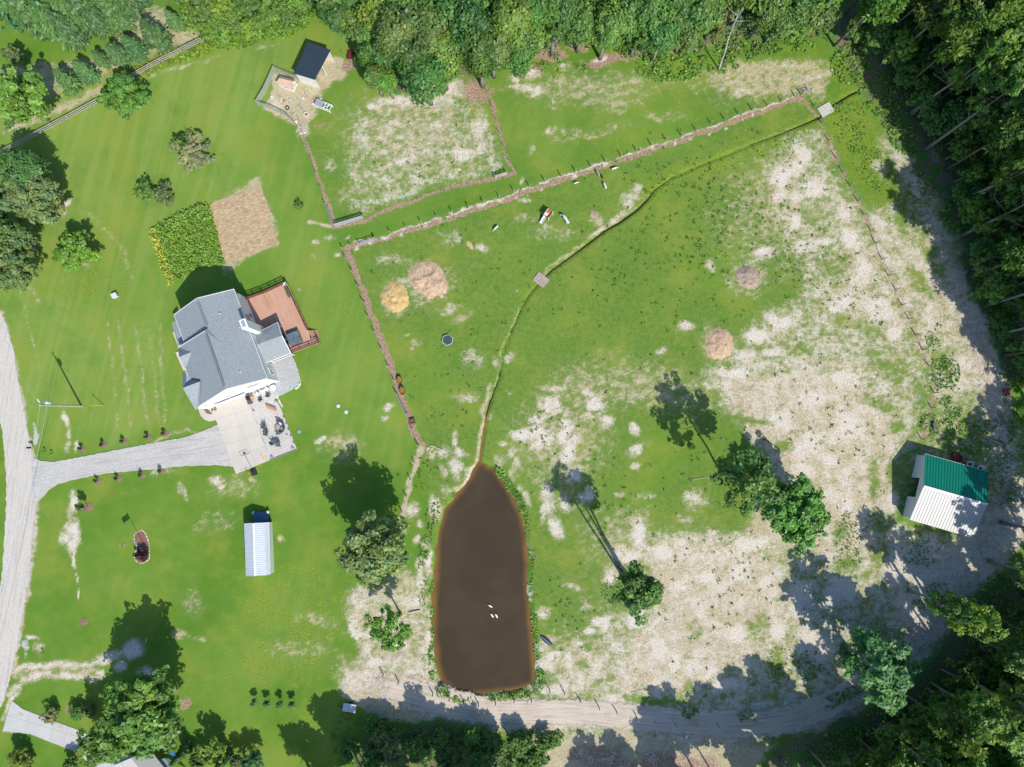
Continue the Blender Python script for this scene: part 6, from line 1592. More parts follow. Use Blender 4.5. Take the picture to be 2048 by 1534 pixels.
# hoop, patio furniture
hp = G(507.5, 942); root = thing('basketball_hoop', hp, 'portable basketball hoop at the end of the concrete drive', 'basketball hoop')
bd = (z2(768, 1200) - hp); bd.z = 0; bd = -Vector((bd.x, bd.y, 0)).normalized(); bd = Vector((.5, .86, 0))
fdir = Vector((-.35, .93, 0)).normalized(); sd_ = Vector((fdir.y, -fdir.x, 0)); frz = math.atan2(sd_.y, sd_.x)
mb = MB(hp); mb.box(hp + Vector((0, 0, .14)) - fdir * .2, (.9, 1.0, .26), frz); mb.build('base', M('black_plastic', (.03, .03, .035), .5), root)
mb = MB(hp); mb.tube([hp, hp + Vector((0, 0, 2.6)) + fdir * .15, hp + Vector((0, 0, 3.1)) + fdir * .55], .05, 8); mb.build('pole', M('black_metal', None), root)
c_ = hp + Vector((0, 0, 3.15)) + fdir * .62
mb = MB(hp)
for dx_, dz_, w_, h_ in ((0, .45, 1.3, .06), (0, -.45, 1.3, .06), (.62, 0, .06, .84), (-.62, 0, .06, .84)): mb.box(c_ + sd_ * dx_ + Vector((0, 0, dz_)), (w_, .04, h_), frz)
mb.box(c_ + Vector((0, 0, -.1)), (.5, .04, .42), frz); mb.build('backboard', M('grey_board', (.35, .36, .38), .4), root)
mb = MB(hp); cr_ = c_ + fdir * .28 - Vector((0, 0, .3))
mb.tube([cr_ + Vector((math.cos(k * .5236) * .22, math.sin(k * .5236) * .22, 0)) for k in range(13)], .015, 5); mb.build('rim', M('orange_rim', (.6, .15, .02), .5), root)
CH_B = M('patio_dark', (.075, .095, .11), .6, .25, 4)
CH_W = M('patio_white', (.72, .74, .75), .5, .1, 4)
CUSH = M('charcoal_cushion', (.105, .125, .135), .9, .2, 4)
def chair(x, y, rz, label, mat=CH_B, s_=1.0, group='chairs on the patio'):
    p = z2(x, y, .11); root = thing('patio_chair', p, label, 'chair', group, rz); f = MB()
    f.box((0, 0, .40 * s_), (.52 * s_, .52 * s_, .07)); f.build('seat', mat, root)
    f = MB(); f.box((-.26 * s_, 0, .68 * s_), (.06, .52 * s_, .55 * s_), 0, tilt=(0, -.25)); f.build('backrest', mat, root)
    for sx in (-1, 1):
        f = MB(); f.bar((-.25 * s_, .28 * s_ * sx, .6 * s_), (.25 * s_, .28 * s_ * sx, .6 * s_), .06, .04); f.bar((.24 * s_, .28 * s_ * sx, 0), (.24 * s_, .28 * s_ * sx, .59 * s_), .05, .05); f.build('armrest', mat, root)
        for sy in (-1, 1):
            f = MB(); f.box((.22 * s_ * sx, .23 * s_ * sy, .18 * s_), (.04, .04, .36 * s_)); f.build('leg', mat, root)
chair(990, 412, 2.2, 'dark round backed chair, lowest of the table group on the patio')
chair(1100, 350, 1.2, 'dark slatted chair at the outer side of the patio table group')
chair(1085, 272, -2.0, 'white chair near the farmhouse wall beside the white table', CH_W)
chair(1035, 305, .4, 'white chair between the others of the patio table group', CH_W)
chair(950, 335, 2.9, 'white and dark chair next to the grill', CH_W)
chair(1070, 880, 2.9, 'dark lounge chair below its twin beside the concrete', CUSH, 1.35, 'lounge chairs facing the fire pit')
chair(1038, 785, 2.9, 'dark lounge chair above its twin beside the concrete', CUSH, 1.35, 'lounge chairs facing the fire pit')
chair(1175, 1005, .7, 'dark chair at the lower end of the gravel patio', CUSH, 1.3, 'chairs at the lower end of the patio')
chair(1240, 1040, -1.6, 'dark chair with a yellow thing on its seat', CUSH, 1.2, 'chairs at the lower end of the patio')
p = z2(1180, 255, .11); root = thing('patio_table', p, 'white rounded table against the farmhouse wall', 'table')
mb = MB(); mb.lathe((0, 0, .70), [(.40, 0), (.46, .03), (.46, .05)], 20, 1.0, 1.15); mb.build('table_top', CH_W, root)
for a in range(4):
    mb = MB(); mb.box((.28 * (-1) ** a, .28 * (-1) ** (a // 2), .35), (.05, .05, .7)); mb.build('leg', CH_W, root)
p = z2(840, 420, .11); root = thing('grill', p, 'dark grill with a wooden side shelf next to the garage corner', 'grill', rz=RZ)
mb = MB(); mb.box((.35, 0, .45), (.55, .6, .9)); mb.build('cabinet', CH_B, root)
mb = MB(); mb.box((-.35, 0, .45), (.65, .6, .9)); mb.build('firebox', CH_B, root)
mb = MB(); mb.tube([(-.65, 0, .95), (-.05, 0, .95)], .28, 12); mb.build('hood', M('black_metal', None), root)
mb = MB(); mb.box((0, .62, .8), (.8, .45, .05)); mb.build('shelf', M('tan_wood', (.48, .28, .14), .8, .2, 3), root)
for x, y, rz, c_, lb, L_ in ((1137, 517, -.36, (.24, .25, .27), 'long grey bench on the gravel patio', 1.75), (1148, 545, -.33, (.75, .22, .05), 'long orange board lying by the grey bench', 1.7)):
    p = z2(x, y, .11); root = thing('patio_bench', p, lb, 'bench', rz=rz); mt = M('bench_%d' % y, c_, .7, .12, 3)
    mb = MB(); mb.box((0, 0, .42), (L_, .26, .06)); mb.build('seat', mt, root)
    for s_ in (-1, 1):
        mb = MB(); mb.box((s_ * L_ * .4, 0, .2), (.08, .22, .38)); mb.build('leg', mt, root)
# fire pit and curved seat wall
p = z2(1225, 800, .11); root = thing('fire_pit', p, 'stone fire pit filled with pale logs on the gravel patio', 'fire pit')
mb = MB()
for k in range(11):
    a = 2 * math.pi * k / 11; mb.box((.42 * math.cos(a), .42 * math.sin(a), .13), (.22, .16, .26), a + 1.57)
mb.build('stone_ring', M('fire_stone', (.30, .31, .33), .9, .3, 4), root)
mb = MB()
for k in range(5): mb.bar((-.25 + .1 * k, -.25, .16 + .04 * (k % 2)), (.1 + .05 * k, .28, .18), .08, .08)
mb.build('log', M('pale_log', (.5, .4, .33), .9, .2, 4), root)
root = thing('curved_bench', p, 'curved sectional seat around the fire pit', 'bench')
for k in range(6):
    a = -1.45 + k * .58
    mb = MB(); mb.box((.85 * math.cos(a), .85 * math.sin(a), .22), (.48, .40, .44), a + 1.57); o = mb.build('seat_section', CUSH if k % 2 else CH_W, root); o.modifiers.new('b', 'BEVEL').width = .04
    mb = MB(); mb.box((1.08 * math.cos(a), 1.08 * math.sin(a), .42), (.55, .12, .84), a + 1.57); mb.build('backrest', CH_B, root)
for x, y, s_, lb in ((1200, 428, .32, 'grey triangular stone in the upper corner of the gravel patio'), (888, 560, .26, 'grey triangular stone beside the concrete edge'), (1430, 1078, .36, 'grey triangular stone in the outer lower corner of the patio'), (1140, 1203, .32, 'grey triangular stone at the lower concrete edge'), (1292, 700, .2, 'small grey stone behind the curved seat'), (1350, 895, .2, 'small grey stone below the curved seat')):
    p = z2(x, y, .11); mb = MB(p); mb.prism([p + Vector((math.cos(a) * s_, math.sin(a) * s_, 0)) for a in (1.9, 3.9, 5.9)], .05, .25); solo('corner_stone', mb, M('slate', (.20, .23, .27), .8, .2, 3), lb, 'stone')
LOGE = M('edge_timber', (.22, .21, .21), .9, .2, 3)
mb = MB(z2(1490, 1105)); a, b = z2(1115, 1255), z2(1490, 1105); mb.bar(zz(a, .1), zz(b, .1), .14, .2); solo('timber_edging', mb, LOGE, 'dark timber along the lower end of the gravel patio', 'edging')
mb = MB(z2(1490, 1105)); a, b = z2(1490, 1105), z2(1262, 520); mb.bar(zz(a, .09), zz(b, .09), .10, .18); solo('timber_edging', mb, M('pale_edge_timber', (.5, .48, .45), .9, .2, 3), 'pale timber along the lawn side of the gravel patio', 'edging')
for x, y, lb in ((1315, 655, 'uppermost'), (1350, 745, 'second from the top'), (1380, 830, 'middle'), (1415, 915, 'fourth from the top'), (1452, 1010, 'lowest')):
    p = z2(x, y); mb = MB(p); mb.lathe(p, [(.05, 0), (.05, .35), (.09, .36), (.09, .48), (.03, .52)], 10); solo('path_light', mb, M('black_metal', None), f'black path light on the patio edge, {lb}', 'lamp', 'path lights on the patio edge')
p = z2(255, 580, .14); mb = MB(p); mb.prism([z2(x, y) for x, y in ((200, 548), (250, 545), (318, 610), (290, 618), (240, 605))], .12, .20); solo('mulch_bed', mb, M('red_mulch', None), 'little red mulch bed beside the garage door', 'mulch bed')
for x, y, c_, lb in ((320, 565, (.7, .68, .66), 'white flower pot by the garage door'), (362, 550, (.6, .28, .1), 'orange flower pot by the garage door')):
    p = z2(x, y, .13); root = thing('flower_pot', p, lb, 'pot'); mb = MB(); mb.lathe((0, 0, 0), [(.13, 0), (.2, .36), (.17, .36), (.15, .3)], 14); mb.build('pot', M('pot_%d' % x, c_, .7), root)
    n_ = 24; me = leaves_mesh('pot_plant', RNG.normal(0, .1, (n_, 3)) + np.array([0, 0, .46]), RNG.normal(0, .6, (n_, 3)) + np.array([0, 0, .5]), np.full(n_, .1), np.array(GREEN['mid'])[None] * tones(n_)); o = bpy.data.objects.new('plant', me); C.objects.link(o); o.parent = root

# hay mounds
HAY = straw('old_hay', (.40, .275, .175), (.62, .455, .315), 15)
HAY2 = straw('fresh_hay', (.46, .315, .13), (.66, .48, .22), 40)
HAY3 = straw('grey_hay', (.27, .21, .16), (.47, .375, .285), 60)
def mound(poly, h_, mat, label, notch=()):
    p = np.array(poly, float); cx, cy = p.mean(0); o0 = G(cx, cy)
    rg = ragged(poly, 0, 3); w0 = np.array([G(x, y) for x, y in rg]); w_ = np.array([G(x + rnd.uniform(-2.2, 2.2), y + rnd.uniform(-2.2, 2.2)) for x, y in rg]); n = len(w_)
    for _ in range(6): w0 = (np.roll(w0, 1, 0) + w0 + np.roll(w0, -1, 0)) / 3; v_ = []; ring = 14
    c_ = np.array([o0.x, o0.y, o0.z])
    for k in range(ring):
        s_ = 1 - k / ring
        for i in range(n):
            q = c_ + ((w0[i] + (w_[i] - w0[i]) * s_**8) - c_) * s_
            nz = fbm(np.array([q[0] * 1.0]), np.array([q[1]]), .75, 33, 3)[0]
            v_.append((q[0] - c_[0], q[1] - c_[1], -.03 + h_ * (1 - s_**3) * (.25 + 1.5 * nz)))
    v_.append((0, 0, h_)); f_ = []
    for k in range(ring - 1):
        for i in range(n): f_.append((k*n+i, k*n+(i+1) % n, (k+1)*n+(i+1) % n, (k+1)*n+i))
    for i in range(n): f_.append(((ring-1)*n+i, (ring-1)*n+(i+1) % n, ring*n))
    mb = MB(); mb.v = v_; mb.f = f_; mb.mi = [0] * len(f_)
    o = mb.build('hay_pile', mat, None, True); o.location = o0
    return tag(o, label, 'hay pile', 'hay piles in the pasture')
# heights in metres
mound([(815,552),(822,534),(838,525),(858,522),(874,528),(884,540),(890,555),(897,572),(893,586),(884,596),(878,592),(872,590),(866,599),(856,598),(846,588),(832,578),(820,566)], .50, HAY, 'largest pale brown hay pile, scalloped on its lower side')
mound([(760,600),(762,586),(772,575),(778,565),(792,561),(806,568),(815,582),(819,600),(812,616),(800,627),(786,626),(774,616)], .45, HAY2, 'golden hay pile beside the largest one')
mound([(1409,690),(1412,670),(1424,658),(1440,655),(1456,660),(1466,674),(1468,694),(1460,712),(1442,720),(1424,719),(1412,706)], .45, HAY, 'pale brown hay pile on the edge of the white sand')
mound([(1466,560),(1472,540),(1484,532),(1500,530),(1514,538),(1522,552),(1520,570),(1508,580),(1492,578),(1476,570)], .40, HAY3, 'greyish hay pile with a twisted branch like ridge')
mound([(1178,430),(1181,420),(1190,418),(1198,422),(1199,432),(1192,438),(1182,437)], .14, HAY3, 'small hay pile near the grazing white animal')
mound([(928,485),(934,478),(942,480),(946,490),(952,500),(942,502),(934,496)], .08, HAY, 'thin scattered hay patch near the northern fence')
mound([(814,696),(822,690),(831,693),(830,702),(820,705)], .06, HAY3, 'smallest faded hay patch south of the large piles')

# trampoline
p = G(895.5, 680.5); root = thing('trampoline', p, 'small six sided trampoline with a white rim in the pasture', 'trampoline')
hx = [(math.cos(k * 1.0472 + .35), math.sin(k * 1.0472 + .35)) for k in range(7)]
mb = MB(); mb.tube([(x * .92, y * .92, .42) for x, y in hx], .045, 6); mb.build('frame', M('mint_rim', (.55, .70, .62), .4), root)
mb = MB(); mb.slab([(x * .82, y * .82, .42) for x, y in hx[:6]], .02); mb.build('mat', M('trampoline_mat', (.045, .07, .095), .7, .2, 3), root)
for x, y in hx[:6]:
    mb = MB(); mb.tube([(x * .92, y * .92, 0), (x * .92, y * .92, .42)], .03, 6); mb.build('leg', M('mint_rim', None), root)
# plastic play house with slide
p = G(1096, 432); root = thing('play_house', p, 'plastic play house with a white slide and orange walls in the pasture', 'play house', rz=R(54))
PW, PO, PT = M('play_white', (.70, .70, .72), .4), M('play_orange', (.72, .16, .02), .45), M('play_teal', (.12, .50, .42), .45)
mb = MB(); mb.box((0, 0, .75), (1.15, .9, .08)); mb.build('platform', PO, root)
for sx in (-1, 1):
    for sy in (-1, 1):
        mb = MB(); mb.box((sx * .58, sy * .46, .75), (.14, .14, 1.5)); mb.build('post', PW, root)
mb = MB(); mb.box((0, .5, 1.2), (1.1, .09, .6)); mb.build('wall', PW, root)
mb = MB(); mb.box((.62, 0, 1.05), (.09, .6, .5)); mb.build('wall', PO, root)
mb = MB(); mb.box((0, -.48, 1.05), (1.0, .09, .7)); mb.build('wall', PT, root)
mb = MB(); mb.box((.1, .05, 1.42), (.55, .5, .1)); mb.build('roof', PO, root)
mb = MB(); mb.box((-.3, .2, 1.46), (.45, .55, .08)); mb.build('roof_panel', PW, root)
mb = MB()
for s_ in (-1, 1): mb.bar((-.6, .25 + s_ * .22, .95), (-1.75, .25 + s_ * .22, .2), .06, .16)
mb.bar((-.6, .25, .85), (-1.75, .25, .08), .44, .05); mb.build('slide', PW, root)

# troughs, tubs
AMB = M('trough_water', (.33, .16, .02), .15, .2, 2)
for x, y, lb in ((799.8, 760, 'upper of the two oval troughs with amber water'), (805, 781, 'lower of the two oval troughs with amber water')):
    p = G(x, y); root = thing('water_trough', p, lb, 'trough', 'oval water troughs by the fence', R(-72))
    mb = MB(); mb.lathe((0, 0, 0), [(.36, 0), (.42, .55), (.46, .58), (.40, .57), (.38, .40)], 24, 1.5, 1.0); mb.build('tank', M('black_plastic', None), root)
    mb = MB(); mb.lathe((0, 0, .44), [(.385, 0), (.385, .02)], 24, 1.5, 1.0); mb.build('water', AMB, root)
p = G(825, 842); root = thing('water_tub', p, 'square tub of brown water below the blue grey gate', 'tub', rz=.25)
mb = MB()
for dx_, dy_, w_, h_ in ((0, .38, .8, .07), (0, -.38, .8, .07), (.37, 0, .06, .7), (-.37, 0, .06, .7)): mb.box((dx_, dy_, .2), (w_, h_, .4))
mb.box((0, 0, .05), (.68, .68, .08)); mb.build('tank', M('black_plastic', None), root)
mb = MB(); mb.box((0, 0, .3), (.67, .68, .04)); mb.build('water', M('brown_water', (.20, .10, .035), .2), root)
p = P(*z8(825, 1240)); root = thing('water_tub', p, 'round white rimmed tub with amber water in the chicken run', 'tub')
mb = MB(); mb.lathe((0, 0, 0), [(.30, 0), (.36, .3), (.39, .31), (.31, .3), (.29, .2)], 20); mb.build('tank', TRIM, root)
mb = MB(); mb.lathe((0, 0, .22), [(.30, 0), (.30, .02)], 20); mb.build('water', AMB, root)
p = P(*z8(548, 1140)); root = thing('old_tyre', p, 'old tyre with a pale centre lying in the chicken run', 'tyre')
mb = MB(); mb.lathe((0, 0, 0), [(.22, .0), (.34, .05), (.34, .17), (.24, .2), (.19, .16), (.19, .05)], 20); mb.build('tyre', M('tyre_rubber', None), root); mb = MB(); mb.lathe((0, 0, .03), [(.19, 0), (.19, .05)], 16); mb.build('hub', M('pale_feed', (.6, .56, .48), .9), root)
for a, b, rz, c_, lb in ((510, 1055, .5, (.75, .72, .66), 'white feeder with a tan lid in the chicken run'), (325, 985, .2, (.75, .74, .72), 'white bucket in the western corner of the chicken run'), (783, 1008, .4, (.68, .66, .6), 'pale feed pan on the grass near the coop'), (588, 1030, 0, (.45, .56, .6), 'pale blue bowl in the chicken run'), (930, 1090, 0, (.7, .72, .75), 'white bucket at the end of the chick run'), (1040, 1020, .2, (.7, .7, .7), 'white can behind the chick run'), (676, 1345, 0, (.74, .75, .76), 'white tub at the gate corner of the chicken run'), (260, 1090, 0, (.5, .55, .55), 'grey bowl in the lower corner of the chicken run')):
    p = P(*z8(a, b)); root = thing('feed_bucket', p, lb, 'bucket', rz=rz); k_ = 1.5 if a == 510 else 1.0
    mb = MB(); mb.lathe((0, 0, 0), [(.14 * k_, 0), (.19 * k_, .28), (.16 * k_, .28)], 14); mb.build('bucket', M('bucket_%d' % a, c_, .6), root)
    if a in (510, 676): mb = MB(); mb.lathe((0, 0, .28), [(.2 * k_, 0), (.1, .1)], 14); mb.build('lid', M('tan_wood', None) if a == 510 else TRIM, root)
def pallet(px, py, rz, label, w_=1.2, l_=1.0, mat=None):
    p = G(px, py, .02); root = thing('pallet', p, label, 'pallet', rz=rz); mt = mat or M('pallet_wood', (.47, .43, .31), .9, .2, 3)
    for k in range(7):
        mb = MB(); mb.box((-w_/2 + w_ * k / 6, 0, .13), (w_ * .10, l_, .025)); mb.build('slat', mt, root)
    for k in (-1, 0, 1):
        mb = MB(); mb.box((0, k * l_ * .42, .06), (w_ * 1.05, .09, .10)); mb.build('runner', mt, root)
pallet(606, 250, -.25, 'slatted wooden pallet on worn ground at the paddock gate')
p = P(*z8(775, 1510)); mb = MB(p); mb.bar(p + Vector((-.5, -.1, .1)), p + Vector((.5, .15, .1)), .12, .12); solo('timber_beam', mb, TRIM, 'short white beam on the ground at the paddock corner', 'beam')
p = P(*z8(700, 1400)); mb = MB(p); mb.bar(p + Vector((-.25, .4, .1)), p + Vector((.3, -.5, .1)), .10, .10); solo('timber_beam', mb, M('yellow_wood', (.66, .55, .30), .8, .1, 3), 'yellowish beam leaning at the gate corner of the run', 'beam')
# footbridges
def bridge(px, py, rz, l_, w_, mat, label, group=None):
    p = P(px, py, 0); root = thing('footbridge', p, label, 'footbridge', group, rz)
    n = int(l_ / .2)
    for k in range(n):
        mb = MB(); mb.box((-l_/2 + (k + .5) * l_ / n, 0, .14 + rnd.uniform(-.008, .008)), (l_ / n - .025, w_ + rnd.uniform(-.06, .06), .045)); mb.build('plank', mat, root)
    for s_ in (-1, 1):
        mb = MB(); mb.box((0, s_ * w_ * .38, .04), (l_, .12, .15)); mb.build('beam', mat, root)
    return root
bridge(1082, 560, R(52), 1.75, 2.2, M('old_planks', (.40, .325, .29), .9, .28, 2.5), 'weathered brown plank footbridge in the middle of the pasture')
bridge(1651, 220, R(-60), 1.8, 2.35, M('grey_planks', (.54, .52, .49), .9, .16, 2.5), 'pale grey plank footbridge at the north eastern corner')
for a, b, h_, lb in (((1082, 560), (1062, 578), 1.1, 'dark post at the upstream end of the brown footbridge'), ((1086, 594), (1086, 594), .35, 'short reddish stake beyond the brown footbridge')):
    p = G(*b); mb = MB(p); mb.tube([p, p + Vector((0, 0, h_))], .06, 8); solo('marker_stake', mb, WOOD if h_ > 1 else M('red_stake', (.5, .16, .1), .8), lb, 'stake')

# logs, boat, trailer by the track
def log(a, b, r_, label):
    a, b = G(*a), G(*b); mb = MB(a); q = random.Random(5)
    pts = [a.lerp(b, i / 5) + Vector((q.uniform(-.06, .06), q.uniform(-.06, .06), r_)) for i in range(6)]
    mb.tube(pts, [r_ * 1.1, r_, r_, r_ * .9, r_ * .85, r_ * .7], 8); solo('fallen_log', mb, M('pale_log', None), label, 'log')
log((861, 891), (883, 899), .10, 'forked pale log lying beside the bend of the fence')
log((858, 905), (866, 893), .08, 'short pale log meeting the forked one')
log((818, 1226), (840, 1220), .14, 'pale log beside the pond bank tree')
log((1545, 988), (1552, 976), .35, 'thick stump piece beside the dense bright green tree')
log((1530, 991), (1546, 995), .18, 'cut log next to the thick stump piece')
log((1262, 1385), (1330, 1368), .04, 'thin branch lying on the sand near the track')
log((1385, 960), (1428, 952), .05, 'thin fallen branch beside the dark open crowned tree')
p = G(1093, 1281); root = thing('rowing_boat', p, 'small dark blue boat upturned on the grass beside the pond', 'boat', rz=R(-40))
mb = MB(); n = 12; vs_ = []; fs = []
for i in range(n + 1):
    t_ = i / n; w_ = .42 * math.sin(math.pi * (0.08 + .86 * t_)) ** .6
    for k in range(7): a = math.pi * k / 6; vs_.append((-1.2 + 2.4 * t_, math.cos(a) * w_, .02 + math.sin(a) * .32 * math.sin(math.pi * (.1 + .8 * t_)) ** .5))
for i in range(n):
    for k in range(6): fs.append((i*7+k, i*7+k+1, (i+1)*7+k+1, (i+1)*7+k))
mb.add(vs_, fs); mb.build('hull', M('navy_hull', (.04, .065, .10), .4, .25, 2), root, True)
mb = MB(); mb.bar((-1.15, 0, .34), (1.1, 0, .34), .05, .05); mb.build('keel', M('pale_keel', (.3, .37, .45), .5), root)
p = G(700.5, 1413); root = thing('flat_trailer', p, 'small flat trailer with pale weathered boards in the shade by the track', 'trailer', rz=R(-9))
mb = MB()
for k in range(6): mb.box((0, -.52 + .208 * k, .62), (2.05, .195, .05))
mb.build('deck', M('blue_white_boards', (.60, .64, .68), .8, .3, 2, stain=((.40, .22, .10), 1.0, .60)), root)
mb = MB(); mb.box((0, 0, .54), (2.0, 1.15, .1)); mb.bar((-1.0, 0, .5), (-1.9, 0, .45), .1, .1); mb.build('frame', M('black_metal', None), root)
for s_ in (-1, 1):
    mb = MB(); mb.tube([(.1, s_ * .66, .3), (.1, s_ * .82, .3)], .3, 14); mb.build('wheel', M('tyre_rubber', None), root)

# things round the barn and the eastern track
def cart(px, py, rz, mat, label, s_=1.0):
    p = G(px, py); root = thing('garden_cart', p, label, 'cart', rz=rz)
    mb = MB()
    for dx_, dy_, w_, h_ in ((0, .38, 1.3, .05), (0, -.38, 1.3, .05), (.63, 0, .05, .72), (-.63, 0, .05, .72)): mb.box((dx_ * s_, dy_ * s_, .55 * s_), (w_ * s_, h_ * s_, .3 * s_))
    mb.box((0, 0, .42 * s_), (1.2 * s_, .7 * s_, .05)); mb.build('tray', mat, root)
    mb = MB(); mb.tube([(.65 * s_, 0, .45 * s_), (1.25 * s_, 0, .8 * s_)], .03, 6); mb.bar((1.25 * s_, -.2, .8 * s_), (1.25 * s_, .2, .8 * s_), .05, .05); mb.build('handle', mat, root)
    for a in (-1, 1):
        for b in (-1, 1):
            mb = MB(); mb.tube([(a * .42 * s_, b * .42 * s_, .22 * s_), (a * .42 * s_, b * .52 * s_, .22 * s_)], .22 * s_, 12); mb.build('wheel', M('tyre_rubber', None), root)
cart(1910, 915, -.25, M('red_paint', (.26, .035, .03), .5), 'red cart behind the green slope of the barn', 1.15)
cart(702, 113, 1.4, M('dark_red_paint', (.15, .03, .04), .5), 'dark red cart in the shade of the paddock woods')
def golf(px, py, rz, label):
    p = G(px, py); root = thing('garden_armchair', p, label, 'garden chair', 'white garden chairs behind the barn', rz)
    mb = MB(); mb.box((0, 0, .42), (.9, .75, .1)); mb.build('seat', CH_W, root)
    mb = MB(); mb.box((0, .4, .75), (.95, .08, .6)); mb.build('backrest', CH_W, root)
    for s_ in (-1, 1):
        mb = MB(); mb.box((s_ * .46, 0, .5), (.08, .75, .35)); mb.build('armrest', CH_W, root)
    for a in (-1, 1):
        for b in (-1, 1):
            mb = MB(); mb.box((a * .38, b * .3, .19), (.08, .08, .38)); mb.build('leg', CH_W, root)
    mb = MB(); mb.box((0, -.02, .50), (.5, .4, .06)); mb.build('cushion', M('dark_pad', (.04, .05, .07), .8), root)
golf(1936, 928, -.2, 'white seat next to the red cart behind the barn')
golf(1957.5, 936.5, -.6, 'white seat at the barn corner under the trees')
p = G(2011.5, 784); root = thing('ride_on_toy', p, 'pink and red ride on toy at the rim of the eastern woods', 'toy car', rz=R(-65))
PK = M('pink_plastic', (.72, .06, .22), .4); RD = M('red_plastic', (.55, .03, .05), .4)
mb = MB(); mb.box((0, 0, .32), (1.2, .55, .3)); o = mb.build('body', PK, root); o.modifiers.new('b', 'BEVEL').width = .1
mb = MB(); mb.box((-.15, 0, .52), (.4, .4, .16)); mb.build('seat', RD, root)
mb = MB(); mb.box((.4, 0, .55), (.3, .42, .14), tilt=(0, .3)); mb.build('bonnet', RD, root)
for a in (-1, 1):
    for b in (-1, 1):
        mb = MB(); mb.tube([(a * .4, b * .26, .17), (a * .4, b * .38, .17)], .17, 12); mb.build('wheel', M('tyre_rubber', None), root)
log((2004, 768), (2022, 762), .06, 'yellowish fallen branch above the pink toy')
p = G(1998, 741); root = thing('scrap_heap', p, 'heap of grey scrap boards at the shaded rim of the track', 'scrap heap')
for k in range(7):
    mb = MB(); a = rnd.uniform(0, 3); mb.box((rnd.uniform(-.4, .6), rnd.uniform(-1.4, .8), .08 + .05 * k), (rnd.uniform(.5, 1.1), rnd.uniform(.1, .3), .05), a); mb.build('board', M('scrap_%d' % (k % 3), [(.45, .5, .55), (.2, .3, .38), (.5, .38, .28)][k % 3], .7), root)
p = G(1867, 852); mb = MB(p); mb.box(p + Vector((0, 0, .25)), (.5, .9, .5), .2); mb.box(p + Vector((0, 0, .52)), (.6, 1.0, .04), .2); solo('crate', mb, M('dark_crate', (.12, .12, .14), .7), 'dark crate among the weeds north of the barn', 'crate')

# house corner and car at the lower edge
hb = P(285, 1560); root = thing('neighbour_house', hb, 'pale roofed house half hidden under the large spreading tree', 'house')
WR = M('pale_shingle', (.52, .505, .48), .9, .14, 2)
mb = MB(hb); r0_, r1_ = P(262, 1516, 5.0), P(330, 1600, 5.0)
mb.slab([P(220, 1534, 3.2), P(288, 1618, 3.2), r1_, r0_], .15); mb.slab([P(300, 1500, 3.2), P(372, 1590, 3.2), r1_, r0_], .16); mb.build('roof', WR, root)
mb = MB(hb); mb.prism([P(232, 1534), P(290, 1604), P(352, 1575), P(292, 1508)], 0, 3.0); mb.build('wall', WHITE, root)
mb = MB(hb); mb.slab([P(305, 1524, 2.6), P(330, 1516, 2.6), P(350, 1540, 2.6), P(325, 1550, 2.6)], .12); mb.build('porch_roof', M('blue_grey_shingle', (.17, .24, .30), .9, .15, 2), root)
p = P(351, 1502, 0); root = thing('blue_gazebo', p, 'blue and white covered thing in the deep shade of the hedge', 'garden cover', rz=.5)
mb = MB(); mb.box((0, 0, 1.2), (1.0, 1.4, .15)); o = mb.build('cover', M('bright_blue_cover', (.03, .22, .50), .5, .3, 2), root)
mb = MB(); mb.box((.42, -.45, 1.32), (.5, .4, .1), .4); mb.build('white_flap', TRIM, root)
for a in (-1, 1):
    for b in (-1, 1):
        mb = MB(); mb.box((a * .45, b * .62, .56), (.06, .06, 1.12)); mb.build('leg', TRIM, root)

# ------------------------------------------------------------------ animals
def skin(name, pts, edges, mat, label, cat, loc, rz, s_=1.0, group=None):
    me = bpy.data.meshes.new(name); me.from_pydata([tuple(Vector(p[:3]) * s_) for p in pts], edges, []); me.materials.append(mat)
    o = bpy.data.objects.new(name, me); C.objects.link(o); o.location = loc; o.rotation_euler = (0, 0, rz)
    m = o.modifiers.new('skin', 'SKIN'); m.use_smooth_shade = True
    for i, p in enumerate(pts): me.skin_vertices[0].data[i].radius = (p[3] * s_, p[4 if len(p) > 4 else 3] * s_); 
    me.skin_vertices[0].data[0].use_root = True
    o.modifiers.new('sub', 'SUBSURF').levels = 1; o.modifiers['sub'].render_levels = 1
    return tag(o, label, cat, group)
def grazer(px, py, ang, length, mat, label, cat='goat', head=0.0, graze=True, group='goats grazing in the pasture', name='goat'):
    """a four legged grazing animal, nose towards +X, drawn for a body length of 1"""
    hz = .30 if graze else .86; hd = math.sin(head) * .3
    pts = [(0, 0, .62, .17, .19), (-.28, 0, .63, .17, .18), (-.47, 0, .64, .13), (.25, 0, .62, .16, .19), (.42, 0, .66, .12, .14), (.60, hd * .5, (.66 + hz) / 2 + .06, .075), (.74, hd, hz + .05, .07), (.92, hd * 1.5, hz - .05, .04), (.70, hd - .10, hz + .10, .022), (.70, hd + .10, hz + .10, .022), (-.58, 0, .62, .03), (-.63, 0, .48, .02)]
    ed = [(0, 1), (1, 2), (0, 3), (3, 4), (4, 5), (5, 6), (6, 7), (6, 8), (6, 9), (2, 10), (10, 11)]
    for sy in (-1, 1):
        b = len(pts); pts += [(.34, .10 * sy, .46, .07), (.35, .11 * sy, .27, .042), (.33, .11 * sy, .03, .032)]; ed += [(3, b), (b, b+1), (b+1, b+2)]
        b = len(pts); pts += [(-.36, .10 * sy, .48, .09), (-.30, .11 * sy, .36, .06), (-.43, .11 * sy, .24, .04), (-.40, .11 * sy, .03, .032)]; ed += [(1, b), (b, b+1), (b+1, b+2), (b+2, b+3)]
    return skin(name, pts, ed, mat, label, cat, G(px, py), ang, length / 1.15, group)
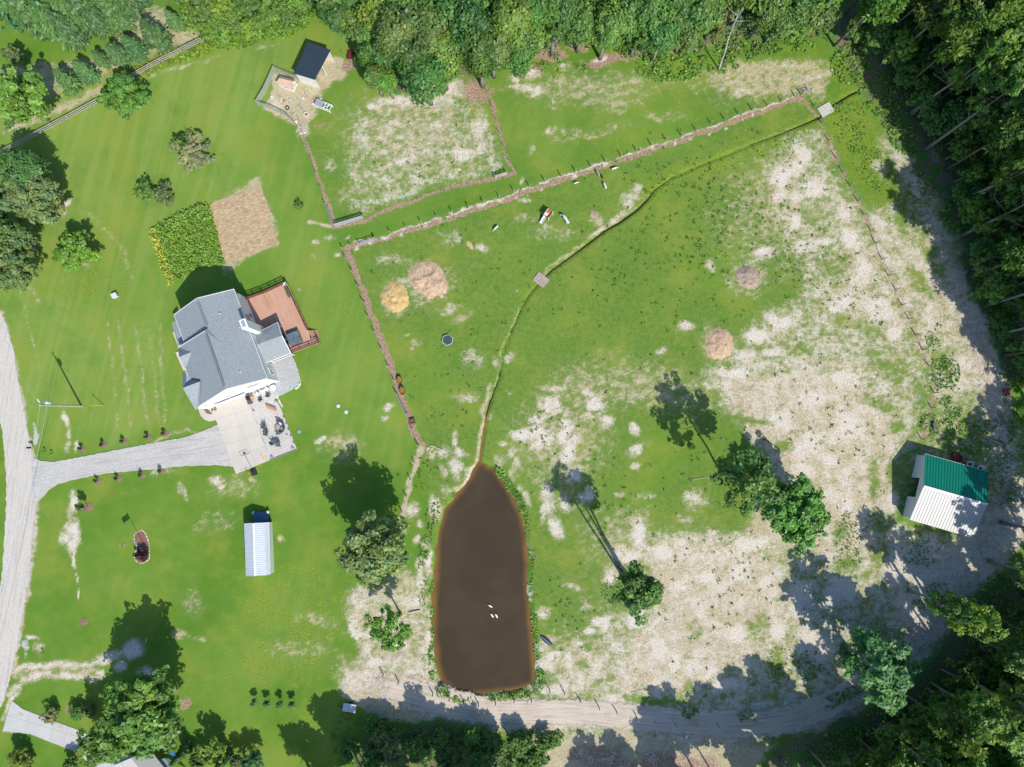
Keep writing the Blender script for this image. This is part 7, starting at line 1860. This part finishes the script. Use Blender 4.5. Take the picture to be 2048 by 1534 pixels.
WOOL = M('white_wool', (.66, .63, .58), .9, .12, 4)
GREY_ = M('grey_brown_wool', (.34, .29, .24), .9, .25, 3)
DARK_ = M('dark_wool', (.07, .045, .03), .9, .2, 3)
SPOT = M('white_black_coat', (.64, .63, .60), .9, .08, 1.2, stain=((.03, .03, .03), 1.6, .58))
MIXD = M('grey_white_coat', (.62, .62, .62), .9, .08, 1.0, stain=((.20, .20, .21), 1.4, .52))
ANG = lambda dx, dy: math.atan2(-dy, dx)
grazer(1195, 348.5, ANG(-.5, -.86), 1.15, GREY_, 'grey brown goat closest to the pasture fence')
grazer(1204, 355, ANG(-.3, -.9), .75, DARK_, 'small dark brown goat between grey and white ones')
grazer(1209, 373, ANG(-.35, -.93), 1.15, WOOL, 'slim white goat below the small dark one')
grazer(1228, 338.5, ANG(.95, -.3), 1.0, WOOL, 'white goat standing apart to the east of the herd')
grazer(1152, 367, ANG(.9, -.3), .8, WOOL, 'small white goat apart to the west of the herd')
grazer(992, 457, ANG(-.7, .7), 1.0, SPOT, 'black and white goat alone near the northern fence')
grazer(1131, 441, ANG(-.55, -.83), 1.75, MIXD, 'large white and grey pony beside the plastic play house', 'pony', head=.5, graze=True, group=None, name='pony')
def goose(px, py, ang, label):
    pts = [(0, 0, .10, .16, .13), (-.22, 0, .12, .11, .09), (-.38, 0, .17, .03), (.2, 0, .12, .11, .10), (.3, 0, .24, .05), (.33, 0, .40, .04), (.38, 0, .46, .05), (.48, 0, .44, .02)]
    p = P(px, py, -.28); p.z = -.30
    return skin('goose', pts, [(0, 1), (1, 2), (0, 3), (3, 4), (4, 5), (5, 6), (6, 7)], M('white_feather', (.86, .86, .84), .8, .04), label, 'goose', p, ang, 1.0, 'white geese on the pond')
goose(981, 1212, ANG(-.8, -.5), 'white goose swimming ahead of the other two')
goose(984.5, 1231, ANG(-.5, -.8), 'white goose swimming close beside another, nearer the middle of the pond')
goose(993, 1231.5, ANG(-.5, -.9), 'white goose swimming close beside another, nearer the eastern bank')
